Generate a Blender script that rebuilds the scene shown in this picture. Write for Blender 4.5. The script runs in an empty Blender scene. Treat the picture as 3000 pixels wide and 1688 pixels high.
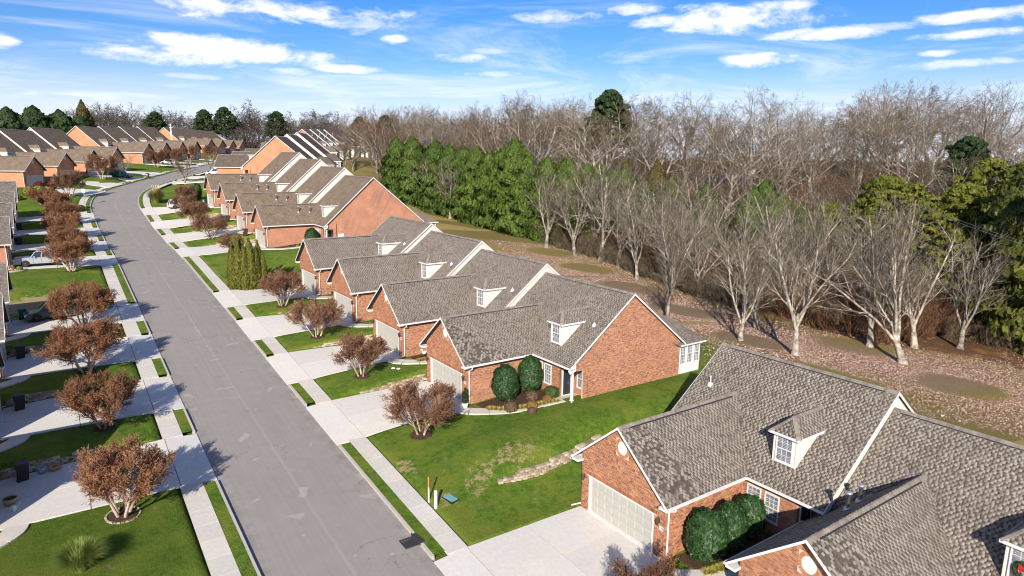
import bpy, bmesh, math, random
import numpy as np
from mathutils import Matrix, Vector
R = math.radians
scene = bpy.context.scene
col = scene.collection
random.seed(7); rng = np.random.default_rng(7)
ZO = 22.0            # camera height above the datum, metres

# ---------------------------------------------------------------- camera
YAW, PITCH_, ROLL, FPX = 0.6073, 0.1952, 0.0092, 1940.66
fw = Vector((math.sin(YAW), math.cos(YAW), 0)); rt = Vector((math.cos(YAW), -math.sin(YAW), 0)); up = Vector((0, 0, 1))
F = fw*math.cos(PITCH_) - up*math.sin(PITCH_); U = fw*math.sin(PITCH_) + up*math.cos(PITCH_)
RR = rt*math.cos(ROLL) + U*math.sin(ROLL); UU = -rt*math.sin(ROLL) + U*math.cos(ROLL)
cam_data = bpy.data.cameras.new("camera"); cam = bpy.data.objects.new("camera", cam_data); col.objects.link(cam)
cam.matrix_world = Matrix(((RR.x, UU.x, -F.x, 0), (RR.y, UU.y, -F.y, 0), (RR.z, UU.z, -F.z, ZO), (0, 0, 0, 1)))
cam_data.sensor_width = 36; cam_data.lens = FPX*36/3000; cam_data.clip_end = 6000; cam_data.clip_start = .5
scene.camera = cam

# ---------------------------------------------------------------- light and sky
SUN_AZ, SUN_EL = R(180+41), R(26.5)      # compass style: from +Y towards +X
SKY = 0.054; SUNE = 4.9
sun_data = bpy.data.lights.new("sun", 'SUN'); sun_data.energy = SUNE; sun_data.angle = R(.5); sun_data.color = (1, .93, .83)
sun = bpy.data.objects.new("sun", sun_data); col.objects.link(sun)
sd = Vector((math.sin(SUN_AZ)*math.cos(SUN_EL), math.cos(SUN_AZ)*math.cos(SUN_EL), math.sin(SUN_EL)))
sun.rotation_euler = sd.to_track_quat('Z', 'Y').to_euler()
sun.location = (0, 0, 80)
world = bpy.data.worlds.new("World"); scene.world = world; world.use_nodes = True

class NT:
    """tiny node-tree writer"""
    def __init__(s, tree): s.t = tree; s.t.nodes.clear()
    def n(s, kind, props=None, **inp):
        nd = s.t.nodes.new(kind)
        for k, v in (props or {}).items(): setattr(nd, k, v)
        for k, v in inp.items():
            key = int(k[1:]) if k[0] == 'i' and k[1:].isdigit() else k.replace('_', ' ')
            s.set(nd, key, v)
        return nd
    def set(s, nd, key, v):
        if isinstance(v, bpy.types.NodeSocket): s.t.links.new(v, nd.inputs[key])
        elif isinstance(v, tuple) and len(v) == 3 and nd.inputs[key].type == 'RGBA': nd.inputs[key].default_value = (*v, 1)
        else: nd.inputs[key].default_value = v
    def math(s, op, a, b=0., c=0., clamp=False):
        return s.n('ShaderNodeMath', dict(operation=op, use_clamp=clamp), i0=a, i1=b, i2=c).outputs[0]
    def mix(s, f, a, b, mode='MIX'):
        m = s.n('ShaderNodeMix', dict(data_type='RGBA', blend_type=mode, clamp_result=False))
        s.set(m, 0, f); s.set(m, 6, a); s.set(m, 7, b); return m.outputs[2]
    def noise(s, vec, scale, detail=3., rough=.55, dist=0.):
        return s.n('ShaderNodeTexNoise', None, Vector=vec, Scale=scale, Detail=detail, Roughness=rough, Distortion=dist).outputs[0]
    def ramp(s, f, a, b):            # smooth 0..1 between a and b
        m = s.n('ShaderNodeMapRange', dict(interpolation_type='SMOOTHSTEP'), i0=f, i1=a, i2=b, i3=0., i4=1.); return m.outputs[0]

# (azimuth deg, elevation deg, half width deg, half height deg, strength)
CLOUDS = [(11.8, 7.6, 7.1, 1.02, 1), (7.3, 7.0, 4.4, 0.61, 0.9), (16.2, 7.5, 4.3, 0.75, 0.9), (16.3, 10.7, 9.5, 0.96, 1), (11.0, 10.7, 4.7, 0.6, 0.8), (22.5, 10.1, 3.5, 0.75, 0.6), (-1.5, 7.2, 1.0, 0.68, 0.9), (25.0, 9.2, 1.2, 0.43, 0.8), (30.1, 7.9, 2.5, 0.42, 0.7), (21.0, 6.8, 2.9, 0.34, 0.8), (16.4, 6.5, 2.3, 0.41, 0.55), (32.4, 6.7, 3.4, 0.29, 0.55), (51.4, 10.5, 6.6, 1.27, 1), (47.2, 10.6, 5.3, 0.6, 0.8), (55.5, 11.3, 2.7, 0.47, 0.9), (38.5, 11.1, 4.2, 0.55, 0.7), (44.5, 11.5, 2.4, 0.55, 0.8), (57.9, 9.2, 4.5, 0.48, 0.9), (61.9, 9.4, 3.3, 0.32, 0.5), (54.6, 7.6, 3.2, 0.6, 0.95), (68.5, 9.6, 4.0, 0.43, 0.9), (68.6, 8.5, 3.7, 0.33, 0.8), (67.9, 6.6, 4.7, 0.36, 0.6), (66.2, 7.4, 1.4, 0.25, 0.8), (33.2, 8.5, 2.0, 0.24, 0.5), (70.5, 9.5, 1.6, 0.5, 0.8), (9.7, 5.7, 2.1, 0.22, 0.4), (8.8, 5.0, 1.4, 0.24, 0.35), (22.3, 4.7, 1.6, 0.37, 0.3)]
def build_world():
    t = NT(world.node_tree)
    out = t.n('ShaderNodeOutputWorld'); bg = t.n('ShaderNodeBackground', None, Strength=SKY)
    sky = t.n('ShaderNodeTexSky', dict(sky_type='NISHITA', sun_disc=False, sun_elevation=SUN_EL, sun_rotation=SUN_AZ, air_density=1.0, dust_density=.6, ozone_density=2.2, altitude=300))
    tc = t.n('ShaderNodeTexCoord').outputs['Generated']
    nrm = t.n('ShaderNodeVectorMath', dict(operation='NORMALIZE'), i0=tc).outputs[0]
    sp = t.n('ShaderNodeSeparateXYZ', None, i0=nrm)
    x, y, z = sp.outputs
    az = t.math('ARCTAN2', x, y); el = t.math('ARCSINE', z)
    den = t.math('MAXIMUM', t.math('ADD', z, .06), .03)
    flat = t.n('ShaderNodeCombineXYZ', None, i0=t.math('DIVIDE', x, den), i1=t.math('DIVIDE', y, den), i2=0.).outputs[0]
    ang = t.n('ShaderNodeCombineXYZ', None, i0=az, i1=t.math('MULTIPLY', el, 2.6), i2=0.).outputs[0]
    n1 = t.noise(ang, 8., 8., .66, .7); n2 = t.noise(flat, 1.1, 6., .6, .6); n3 = t.noise(ang, 28., 5., .6)
    nn = t.math('ADD', t.math('MULTIPLY', t.math('SUBTRACT', n1, .5), 4.6), t.math('MULTIPLY', t.math('SUBTRACT', n3, .5), 2.4))
    acc = None
    for a0, e0, w, h, st in CLOUDS:
        da = t.math('DIVIDE', t.math('SUBTRACT', az, R(a0)), R(w)); de = t.math('DIVIDE', t.math('SUBTRACT', el, R(e0)), R(h))
        # flatter bottoms, puffier tops
        r2 = t.math('ADD', t.math('MULTIPLY', da, da), t.math('MULTIPLY', de, de))
        m = t.math('MULTIPLY', t.ramp(t.math('ADD', t.math('SUBTRACT', 1., r2), nn), -.25, 1.25), st)
        acc = m if acc is None else t.math('MAXIMUM', acc, m)
    # the rest of the sky carries the same kind of broken cloud
    away = t.ramp(t.math('ABSOLUTE', t.math('SUBTRACT', az, YAW)), R(42), R(60)); high = t.ramp(el, R(17), R(30))
    gen = t.math('MULTIPLY', t.ramp(n2, .52, .68), t.math('MAXIMUM', away, high))
    gen = t.math('MULTIPLY', gen, t.math('MULTIPLY', t.ramp(el, R(1), R(8)), .85))
    wisp = t.math('MULTIPLY', t.ramp(t.noise(flat, .55, 6., .65, 1.2), .44, .74), .5)
    cl = t.math('MAXIMUM', t.math('MAXIMUM', acc, gen), wisp)
    haze = t.math('MULTIPLY', t.math('SUBTRACT', 1., t.ramp(el, R(.5), R(8.0))), .90)
    hs = t.n('ShaderNodeHueSaturation', None, Hue=.5, Saturation=SKYSAT, Value=SKYVAL, Color=t.mix(1., sky.outputs[0], (1.0, 1.0, 1.22), 'MULTIPLY'))
    c = t.mix(haze, hs.outputs[0], SKYHAZE)
    c = t.mix(t.math('MULTIPLY', cl, .95), c, SKYCLOUD)
    t.set(bg, 'Color', c); t.t.links.new(bg.outputs[0], out.inputs[0])
SKYSAT, SKYVAL, SKYHAZE, SKYCLOUD = 1.35, 1.45, (11.4, 12.2, 14.4), (15.6, 15.4, 16.0)
vs = scene.view_settings; vs.view_transform = 'Standard'; vs.look = 'None'; vs.gamma = 1; vs.use_curve_mapping = False; vs.exposure = 0.55
scene.cycles.filter_width = 1.05; scene.cycles.max_bounces = 5; scene.cycles.diffuse_bounces = 2; scene.cycles.glossy_bounces = 2; scene.cycles.transparent_max_bounces = 6
build_world()

# ---------------------------------------------------------------- lie of the land
YS = np.array([-60, 0, 24, 45, 56, 66, 77, 90, 98, 112, 128, 140, 150, 165, 180, 200, 230, 300, 2000.])
ZS = np.array([-26, -23.0, -20.85, -19.1, -18.1, -17.2, -16.2, -15.15, -14.45, -13.6, -12.2, -10.5, -9.4, -7.9, -6.5, -4.8, -3, -1.5, -1.5]) + ZO
def zt(y): return np.interp(y, YS, ZS)
def sst(a, b, x): t = np.clip((x-a)/(b-a), 0, 1); return t*t*(3-2*t)
T1 = dict(wg=6.53, he=3.18, hg=6.24, dx1=5.95, dxr=12.35, dxb=18.7, hr=8.2, dm=4.85)
T2 = dict(wg=6.4, he=3.26, hg=6.12, dx1=7.1, dxr=15.1, dxb=23.6, hr=10.4, dm=5.1)
#       name  sx   X      Y      Z      yaw   n pitch  dz   dx  type
ROWS = [('b1', 1, 24.32, -1.1, -22.35, 0., 3, 11.05, .93, 0., T1),
        ('b2', 1, 24.72, 41.5, -18.66, 0., 4, 11.25, .87, .0, T1),
        ('b3', 1, 25.9, 101.8, -13.63, 0., 4, 11.58, 1.26, -.1, T2),
        ('b4', 1, 32.8, 169., -6.15, -.505, 3, 11.4, .8, 0., T2),
        ('b5', 1, 59.6, 233.4, -2.05, -.54, 4, 11.4, .4, 0., T2),
        ('b6', 1, 86.6, 281., -1.9, -.56, 4, 11.4, .1, 0., T2),
        ('m', -1, -4.4, 40.85, -19.25, 0., 4, 11.05, .97, 0., T1),
        ('n', -1, -4.83, 100.0, -14.02, 0., 4, 11.12, 1.05, .04, T1),
        ('l1', -1, -3.71, 165.8, -6.82, -.53, 4, 11.84, .79, -.28, T2),
        ('l2', -1, 23.6, 223., -2.9, -.58, 4, 11.3, .45, -.2, T2),
        ('l3', -1, 57., 309., .4, -.66, 4, 10.8, .0, -.4, T2)]
RD = {r[0]: r for r in ROWS}
CL = [(10.5, -70), (10.5, 0), (10.5, 60), (10.5, 100), (10.2, 118), (10.0, 134), (10.1, 147), (12.0, 160.5), (16.6, 172.6), (22.4, 183.5), (29.8, 197), (36.6, 209), (44, 224), (58, 250), (76, 285), (96, 325)]
def catmull(P, step=1.5):
    P = [np.array(p, float) for p in P]; P = [2*P[0]-P[1]] + P + [2*P[-1]-P[-2]]; out = []
    for i in range(1, len(P)-2):
        a, b, c, d = P[i-1:i+3]; n = max(2, int(np.linalg.norm(c-b)/step))
        for k in range(n):
            t = k/n; t0 = 0; al = .5
            out.append(.5*((2*b)+(c-a)*t+(2*a-5*b+4*c-d)*t*t+(3*b-a-3*c+d)*t**3) if np.linalg.norm(c-b) < 22 else b+(c-b)*t)
    out.append(P[-2]); return np.array(out)
CP = catmull(CL)
def cdist(x, y):
    x = np.asarray(x, float); y = np.asarray(y, float); best = np.full(x.shape, 1e9)
    for a, b in zip(CP[:-1], CP[1:]):
        d = b-a; L2 = d@d; t = np.clip(((x-a[0])*d[0]+(y-a[1])*d[1])/L2, 0, 1)
        best = np.minimum(best, np.hypot(x-a[0]-t*d[0], y-a[1]-t*d[1]))
    return best
def row_uv(r, x, y):
    _, sx, X, Y, Z, yaw = r[:6]; c, s = math.cos(yaw), math.sin(yaw)
    dx, dy = x-X, y-Y; return (dx*c+dy*s)*sx, -dx*s+dy*c
def row_xy(r, u, v):
    _, sx, X, Y, Z, yaw = r[:6]; c, s = math.cos(yaw), math.sin(yaw)
    return X+u*sx*c-v*s, Y+u*sx*s+v*c
def gz_raw(x, y, drive=None):
    """height of the ground; drive=True gives the ramp of the driveways"""
    x = np.asarray(x, float); y = np.asarray(y, float)
    z = zt(y)+.14 - .035*np.clip(x-52, 0, 45)
    hill = ZO-9.5+0*x
    w = sst(100, 175, x)*sst(400, 250, y-x*.2); z = z*(1-w)+hill*w
    w2 = sst(-30, -120, x); z = z*(1-w2)+(np.maximum(z, ZO-14))*w2
    for r in ROWS:
        n, sx, X, Y, Z, yaw, N, p, dz, dx, T = r
        u, v = row_uv(r, x, y); wg, dm, dxb = T['wg'], T['dm'], T['dxb']
        k = np.clip(np.floor((v-wg-.35)/p)+1, 0, N-1)
        if drive is not None: k = np.clip(np.floor((v+.5)/p), 0, N-1)
        zh = Z+ZO+k*dz+.38*sst(1., 6., u)*(0 if drive is not None else 1)-.03
        zs = zt(y)+.14
        t = np.clip((u+7.9)/7.9, 0, 1); t = t if drive is not None else t**.8
        zz = zs*(1-t)+zh*t
        e = 4.5 if n == 'b1' else 9.
        w = sst(dxb+24, dxb+6, u)*sst(-12, -7.9, u)*sst(-dm-e, -dm-.5, v)*sst(N*p-dm+(4.5 if n == 'b1' else 9), N*p-dm+.3, v)
        z = z*(1-w)+zz*w
    # low garden wall between the first two buildings
    ww = sst(18.5, 23, x)*sst(44, 36, x); st = np.where(y > 32.0+.05*(x-24), 1., 0.)*sst(38, 33, y)*.5
    z = z + ww*st*(1 if drive is None else 0)
    return z
def gz(x, y):
    z = gz_raw(x, y); d = cdist(x, y)
    zr = zt(np.asarray(y, float))-.16
    w = sst(6.25, 5.9, d); z = z*(1-w)+np.minimum(z, zr)*w
    for r in ROWS:                       # the ground is kept below the driveway slabs
        n, sx, X, Y, Z, yaw, N, p, dz, dx, T = r
        u, v = row_uv(r, x, y); k = np.floor((v+.5)/p)
        vv = v-k*p; ins = (k >= 0)&(k < N)&(vv > -.12)&(vv < T['wg']+.12)&(u > -12.5)&(u < 1)
        if ins.any():
            zd = gz_raw(x[ins], y[ins], True)-.12; z[ins] = np.minimum(z[ins], zd)
    return z
# ---------------------------------------------------------------- materials
MATS = {}
def mat(name, fn=None, color=(.5, .5, .5), rough=.8, metal=0., spec=.5, bump=0., bscale=20., vary=0.):
    if name in MATS: return MATS[name]
    m = bpy.data.materials.new(name); m.use_nodes = True; t = NT(m.node_tree)
    out = t.n('ShaderNodeOutputMaterial'); b = t.n('ShaderNodeBsdfPrincipled')
    t.t.links.new(b.outputs[0], out.inputs[0])
    b.inputs['Roughness'].default_value = rough; b.inputs['Metallic'].default_value = metal; b.inputs['Specular IOR Level'].default_value = spec
    b.inputs['Base Color'].default_value = (*color, 1)
    if fn: fn(t, b)
    else:
        pos = t.n('ShaderNodeTexCoord').outputs['Object']
        if vary:
            n = t.noise(pos, bscale*.25, 4.)
            f = t.n('ShaderNodeMapRange', None, i0=n, i1=.25, i2=.75, i3=1-vary, i4=1+vary).outputs[0]
            c = t.n('ShaderNodeVectorMath', dict(operation='SCALE'), i0=color); t.set(c, 3, f)
            t.t.links.new(c.outputs[0], b.inputs['Base Color'])
        if bump:
            bp = t.n('ShaderNodeBump', None, Strength=bump, Distance=.02, Height=t.noise(pos, bscale, 4.))
            t.t.links.new(bp.outputs[0], b.inputs['Normal'])
    MATS[name] = m; return m
def lnk(t, a, node, key): t.t.links.new(a, node.inputs[key])
def scale_col(t, c, f):
    v = t.n('ShaderNodeVectorMath', dict(operation='SCALE'), i0=c); t.set(v, 3, f); return v.outputs[0]
def attr(t, name='v'): return t.n('ShaderNodeAttribute', dict(attribute_name=name)).outputs['Fac']
def bumped(t, b, h, strength=.4, dist=.02):
    bp = t.n('ShaderNodeBump', None, Strength=strength, Distance=dist, Height=h); lnk(t, bp.outputs[0], b, 'Normal')

def piece_mat(name, stops, own=False, rough=.9, bias=None):
    """colour chosen per piece: from the face attribute v, or from the object's own random number"""
    def fn(t, b):
        v = t.n('ShaderNodeObjectInfo').outputs['Random'] if own else attr(t)
        cr = t.n('ShaderNodeValToRGB', None, Fac=v); el = cr.color_ramp.elements; cr.color_ramp.interpolation = 'LINEAR'
        el[0].position = stops[0][0]; el[0].color = (*stops[0][1], 1); el[1].position = stops[-1][0]; el[1].color = (*stops[-1][1], 1)
        for p, c in stops[1:-1]: e = el.new(p); e.color = (*c, 1)
        geo = t.n('ShaderNodeNewGeometry').outputs['Position']
        n = t.noise(geo, 1.1, 3.); n2 = t.noise(geo, 38., 3.)
        f = t.math('MULTIPLY', t.n('ShaderNodeMapRange', None, i0=n, i1=.3, i2=.7, i3=.88, i4=1.1).outputs[0], t.n('ShaderNodeMapRange', None, i0=n2, i1=.3, i2=.7, i3=.82, i4=1.16).outputs[0])
        lnk(t, scale_col(t, cr.outputs[0], f), b, 'Base Color'); bumped(t, b, n2, .3, .006)
    return mat(name, fn, rough=rough, spec=.25)
GREY_SH = [(0, (.075, .060, .048)), (.34, (.115, .094, .075)), (.38, (.155, .129, .106)), (.52, (.205, .174, .143)), (1, (.305, .265, .222))]
TAN_SH = [(0, (.085, .062, .045)), (.30, (.12, .09, .065)), (.40, (.18, .137, .10)), (1, (.27, .21, .155))]
BRICKC = [(0, (.13, .05, .04)), (.12, (.24, .085, .045)), (.4, (.35, .13, .060)), (.85, (.44, .185, .085)), (1, (.48, .27, .16))]
def far_brick(name, dark=.0, c1=(.47, .16, .07), c2=(.36, .115, .055), purple=.2):
    def fn(t, b):
        tc = t.n('ShaderNodeTexCoord').outputs['Object']
        sp = t.n('ShaderNodeSeparateXYZ', None, i0=tc)
        u = t.math('ADD', sp.outputs[0], sp.outputs[1])
        vec = t.n('ShaderNodeCombineXYZ', None, i0=u, i1=sp.outputs[2], i2=0.).outputs[0]
        br = t.n('ShaderNodeTexBrick', dict(offset=.5), Vector=vec, Color1=c1, Color2=c2, Mortar=(.50, .40, .31), Scale=1., Mortar_Size=.008, Mortar_Smooth=.1, Bias=0., Brick_Width=.21, Row_Height=.075)
        # lots of paler or darker bricks run up the wall in slanting drifts
        v2 = t.n('ShaderNodeCombineXYZ', None, i0=t.math('ADD', t.math('MULTIPLY', u, 1.1), t.math('MULTIPLY', sp.outputs[2], -.55)), i1=t.math('MULTIPLY', sp.outputs[2], .16), i2=0.).outputs[0]
        drift = t.ramp(t.noise(v2, 1.25, 4., .6), .53, .63)
        spk = t.ramp(t.noise(vec, 11., 2.), .40, .6)
        f = t.math('MULTIPLY', t.math('MULTIPLY', drift, spk), purple)
        c = t.mix(f, br.outputs[0], (.20, .13, .13))
        n = t.noise(vec, .5, 4.); c = scale_col(t, c, t.n('ShaderNodeMapRange', None, i0=n, i1=.3, i2=.7, i3=.85, i4=1.12).outputs[0])
        lnk(t, c, b, 'Base Color'); bumped(t, b, br.outputs[1], -.5, .01)
    return mat(name, fn, rough=.9, spec=.2)
def far_shingle(name, a, d, streak=.25):
    def fn(t, b):
        tc = t.n('ShaderNodeUVMap').outputs[0]
        br = t.n('ShaderNodeTexBrick', dict(offset=.37, offset_frequency=3), Vector=tc, Color1=a, Color2=d, Mortar=tuple(.45*q for q in d), Scale=1., Mortar_Size=.01, Bias=-.1, Brick_Width=.27, Row_Height=.15)
        n = t.noise(tc, .7, 5., .6); n2 = t.noise(tc, 5.5, 3., .7)
        c = t.mix(t.ramp(n2, .42, .62), br.outputs[0], d)
        c = scale_col(t, c, t.n('ShaderNodeMapRange', None, i0=n, i1=.25, i2=.75, i3=1-streak, i4=1+streak).outputs[0])
        lnk(t, c, b, 'Base Color'); bumped(t, b, br.outputs[1], -.5, .02)
    return mat(name, fn, rough=.95, spec=.15)
def asphalt():
    def fn(t, b):
        p = t.n('ShaderNodeNewGeometry').outputs['Position']
        uv = t.n('ShaderNodeUVMap').outputs[0]; su = t.n('ShaderNodeSeparateXYZ', None, i0=uv)
        n = t.noise(p, .16, 5., .6); n2 = t.noise(p, 1.1, 5., .65); n3 = t.noise(p, 55., 2.)
        st = t.noise(t.n('ShaderNodeCombineXYZ', None, i0=t.math('MULTIPLY', su.outputs[0], 2.2), i1=t.math('MULTIPLY', su.outputs[1], .045), i2=0.).outputs[0], 2.2, 5., .6)
        v = t.math('ADD', t.math('ADD', t.math('MULTIPLY', n, .055), t.math('MULTIPLY', n2, .07)), t.math('ADD', t.math('MULTIPLY', st, .085), t.math('MULTIPLY', n3, .11)))
        v = t.math('ADD', v, .13)
        # dusty pale seam down the middle, dark gutters, small pale patches, hairline cracks
        seam = t.math('SUBTRACT', 1., t.ramp(t.math('ABSOLUTE', t.math('ADD', su.outputs[0], t.math('ADD', -.25, t.math('MULTIPLY', n2, .35)))), .02, .14))
        v = t.math('ADD', v, t.math('MULTIPLY', seam, .035))
        gut = t.ramp(t.math('ABSOLUTE', su.outputs[0]), 2.9, 3.8)
        v = t.math('ADD', v, t.math('MULTIPLY', t.math('MULTIPLY', gut, t.math('SUBTRACT', n2, .56)), .22))
        pat = t.ramp(t.noise(p, .9, 2., .3, .6), .70, .73); v = t.math('ADD', v, t.math('MULTIPLY', pat, .07))
        wv = t.n('ShaderNodeTexVoronoi', dict(feature='DISTANCE_TO_EDGE'), Vector=t.n('ShaderNodeVectorMath', dict(operation='ADD'), i0=p, i1=scale_col(t, t.n('ShaderNodeTexNoise', None, Vector=p, Scale=1.3, Detail=5.).outputs[1], 1.6)).outputs[0], Scale=.21).outputs[0]
        crack = t.math('SUBTRACT', 1., t.ramp(wv, .0, .006)); ck = t.math('MULTIPLY', crack, t.ramp(n, .46, .6))
        v = t.math('MULTIPLY', v, t.math('SUBTRACT', 1., t.math('MULTIPLY', ck, .5)))
        c = t.n('ShaderNodeVectorMath', dict(operation='SCALE'), i0=(.97, .87, .77)); t.set(c, 3, v)
        lnk(t, c.outputs[0], b, 'Base Color'); bumped(t, b, n3, .25, .01)
    return mat('asphalt', fn, rough=.92, spec=.3)
def concrete(name='concrete', base=(.56, .53, .475), k=1.3):
    def fn(t, b):
        p = t.n('ShaderNodeNewGeometry').outputs['Position']; r = t.n('ShaderNodeObjectInfo').outputs['Random']
        n = t.noise(p, .55, 6., .65); n2 = t.noise(p, 4.5, 5., .6); n3 = t.noise(p, 60., 2.)
        f = t.math('ADD', t.math('ADD', t.math('MULTIPLY', n, .5*k), t.math('MULTIPLY', n2, .28*k)), t.math('ADD', t.math('MULTIPLY', n3, .18), t.math('MULTIPLY', r, .10)))
        f = t.math('ADD', f, 1.-.49*k/1.25-.10)
        c = t.mix(t.ramp(n, .35, .62), scale_col(t, base, f), scale_col(t, (base[0], base[1]*.965, base[2]*.9), t.math('MULTIPLY', f, .93)))
        lnk(t, c, b, 'Base Color'); bumped(t, b, n3, .15, .01)
    return mat(name, fn, rough=.9, spec=.25)
def ground_mat():
    def fn(t, b):
        p = t.n('ShaderNodeNewGeometry').outputs['Position']
        n = t.noise(p, .35, 5., .6); n2 = t.noise(p, 2.6, 5., .7); n3 = t.noise(p, 16., 5., .85); n4 = t.noise(p, .9, 4., .7, .8); n5 = t.noise(p, 9., 3., .7)
        g = t.mix(t.ramp(n2, .38, .62), (.060, .125, .012), (.125, .19, .020))
        g = t.mix(t.math('MULTIPLY', t.ramp(n, .42, .66), .85), g, (.17, .20, .026))
        g = t.mix(t.math('MULTIPLY', t.ramp(n4, .55, .72), .55), g, (.19, .165, .065))
        g = t.mix(t.math('MULTIPLY', t.ramp(n5, .58, .75), .45), g, (.15, .17, .045))
        g = scale_col(t, g, t.n('ShaderNodeMapRange', None, i0=n3, i1=.3, i2=.72, i3=.42, i4=1.65).outputs[0])
        def m(nm): return attr(t, nm)
        nd = t.math('ADD', m('dry'), t.math('MULTIPLY', t.math('SUBTRACT', t.math('ADD', n2, n4), 1.), 1.6))
        dry = t.mix(t.ramp(n3, .35, .65), (.30, .215, .10), (.44, .34, .18)); dry = t.mix(t.ramp(n5, .52, .66), dry, (.16, .16, .045))
        g = t.mix(t.math('MULTIPLY', t.ramp(nd, .32, .62), .93), g, dry)
        olive = t.mix(t.ramp(n5, .36, .62), (.13, .125, .025), (.23, .17, .055)); olive = t.mix(t.ramp(n3, .40, .68), olive, (.30, .20, .10))
        g = t.mix(t.ramp(t.math('ADD', m('field'), t.math('MULTIPLY', t.math('SUBTRACT', n5, .5), 1.1)), .35, .75), g, olive)
        nl = t.math('ADD', m('leaf'), t.math('MULTIPLY', t.math('SUBTRACT', t.math('ADD', n5, n2), 1.), 1.3))
        leaf = t.mix(t.ramp(n3, .36, .64), (.10, .065, .03), (.42, .28, .20)); leaf = t.mix(t.ramp(n5, .5, .62), leaf, (.13, .12, .035))
        g = t.mix(t.ramp(nl, .42, .72), g, leaf)
        floor = t.mix(t.ramp(n5, .38, .66), (.055, .033, .018), (.19, .10, .045))
        floor = t.mix(t.ramp(n3, .5, .7), floor, (.26, .15, .085))
        floor = t.mix(t.math('MULTIPLY', t.ramp(n, .52, .66), .7), floor, (.33, .15, .035))
        g = t.mix(t.ramp(t.math('ADD', m('wood'), t.math('MULTIPLY', t.math('SUBTRACT', n4, .5), .45)), .35, .65), g, floor)
        lnk(t, g, b, 'Base Color'); bumped(t, b, t.math('ADD', n3, n5), .9, .07)
    return mat('ground_cover', fn, rough=.95, spec=.12)
def simple_two(name, a, c, scale=8., rough=.9, bump=.4):
    def fn(t, b):
        p = t.n('ShaderNodeNewGeometry').outputs['Position']; n = t.noise(p, scale, 5., .7)
        lnk(t, t.mix(t.ramp(n, .36, .64), a, c), b, 'Base Color'); bumped(t, b, n, bump, .03)
    return mat(name, fn, rough=rough, spec=.2)
def leaf_mat(name, stops, rough=.65, trans=.25, spec=.3, patch=.5):
    """foliage: colour per leaf cluster (attribute v) and a little per tree"""
    def fn(t, b):
        v = attr(t); r = t.n('ShaderNodeObjectInfo').outputs['Random']; p = t.n('ShaderNodeTexCoord').outputs['Object']
        n = t.noise(p, patch, 3.)
        f = t.math('ADD', t.math('MULTIPLY', v, .62), t.math('ADD', t.math('MULTIPLY', r, .16), t.math('MULTIPLY', t.math('SUBTRACT', n, .35), .6)), clamp=True)
        cr = t.n('ShaderNodeValToRGB', None, Fac=f); el = cr.color_ramp.elements
        el[0].position = stops[0][0]; el[0].color = (*stops[0][1], 1); el[1].position = stops[-1][0]; el[1].color = (*stops[-1][1], 1)
        for q, c in stops[1:-1]: e = el.new(q); e.color = (*c, 1)
        lnk(t, cr.outputs[0], b, 'Base Color')
        if trans:
            tr = t.n('ShaderNodeBsdfTranslucent', None, Color=cr.outputs[0]); mx = t.n('ShaderNodeMixShader', None, i0=trans)
            lnk(t, b.outputs[0], mx, 1); lnk(t, tr.outputs[0], mx, 2)
            o = [q for q in t.t.nodes if q.type == 'OUTPUT_MATERIAL'][0]; lnk(t, mx.outputs[0], o, 0)
    return mat(name, fn, rough=rough, spec=spec)
def bark_mat(name, a, c, top=None, zr=(4, 10)):
    def fn(t, b):
        p = t.n('ShaderNodeTexCoord').outputs['Object']; r = t.n('ShaderNodeObjectInfo').outputs['Random']
        pp = t.n('ShaderNodeVectorMath', dict(operation='ADD'), i0=p, i1=scale_col(t, (13., 7., 5.), r)).outputs[0]
        n = t.noise(pp, 1.6, 5., .7); cc = t.mix(t.ramp(n, .38, .62), a, c)
        f = t.n('ShaderNodeMapRange', None, i0=r, i1=0., i2=1., i3=.78, i4=1.2).outputs[0]
        lnk(t, scale_col(t, cc, f), b, 'Base Color')
    return mat(name, fn, rough=.9, spec=.15)
def lap_siding(name='lap_siding', c=(.74, .71, .64)):
    return mat(name, None, c, .7, bump=.05, vary=.05)
WHITE = mat('white_paint', None, (.66, .65, .62), .5, vary=.05, bscale=8)
SIDING = lap_siding(c=(.62, .59, .52)); CREAM = mat('cream_door_paint', None, (.43, .41, .36), .5, vary=.04, bscale=6)
GREYMETAL = mat('galvanised_metal', None, (.55, .56, .58), .35, metal=.7); BLACK = mat('black_plastic', None, (.02, .02, .022), .5)
MORTAR = simple_two('mortar', (.50, .41, .32), (.62, .53, .43), 14.); DECK_DARK = mat('dark_underlay', None, (.05, .045, .04), .95)  # the last one is the even dark tone of decks under the shingles
BRICK = piece_mat('fired_clay', BRICKC); BRICK1 = piece_mat('fired_clay_piece', BRICKC, True)
SHG = piece_mat('asphalt_shingle_grey', GREY_SH); SHG1 = piece_mat('asphalt_shingle_grey_piece', GREY_SH, True)
FSHG = far_shingle('far_shingle_grey', (.25, .215, .18), (.12, .10, .085)); FSHT = far_shingle('far_shingle_tan', (.27, .205, .145), (.15, .11, .08))
FSHD = far_shingle('far_shingle_dark', (.17, .135, .105), (.10, .078, .06))
FBR = far_brick('brickwork', purple=.25); FBR3 = far_brick('brickwork_drifts', purple=.8); FBR4 = far_brick('brickwork_orange', c1=(.56, .20, .075), c2=(.44, .15, .06), purple=.15)
ASPH = asphalt(); CONC = concrete(); CONCD = concrete('driveway_concrete', (.62, .595, .55), 1.1); CONCK = concrete('kerb_concrete', (.46, .435, .39)); CONCB = concrete('weathered_concrete', (.46, .43, .37), 1.5)
GROUND = ground_mat(); MULCH = simple_two('bark_mulch', (.03, .018, .012), (.10, .055, .035), 16.)
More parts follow.
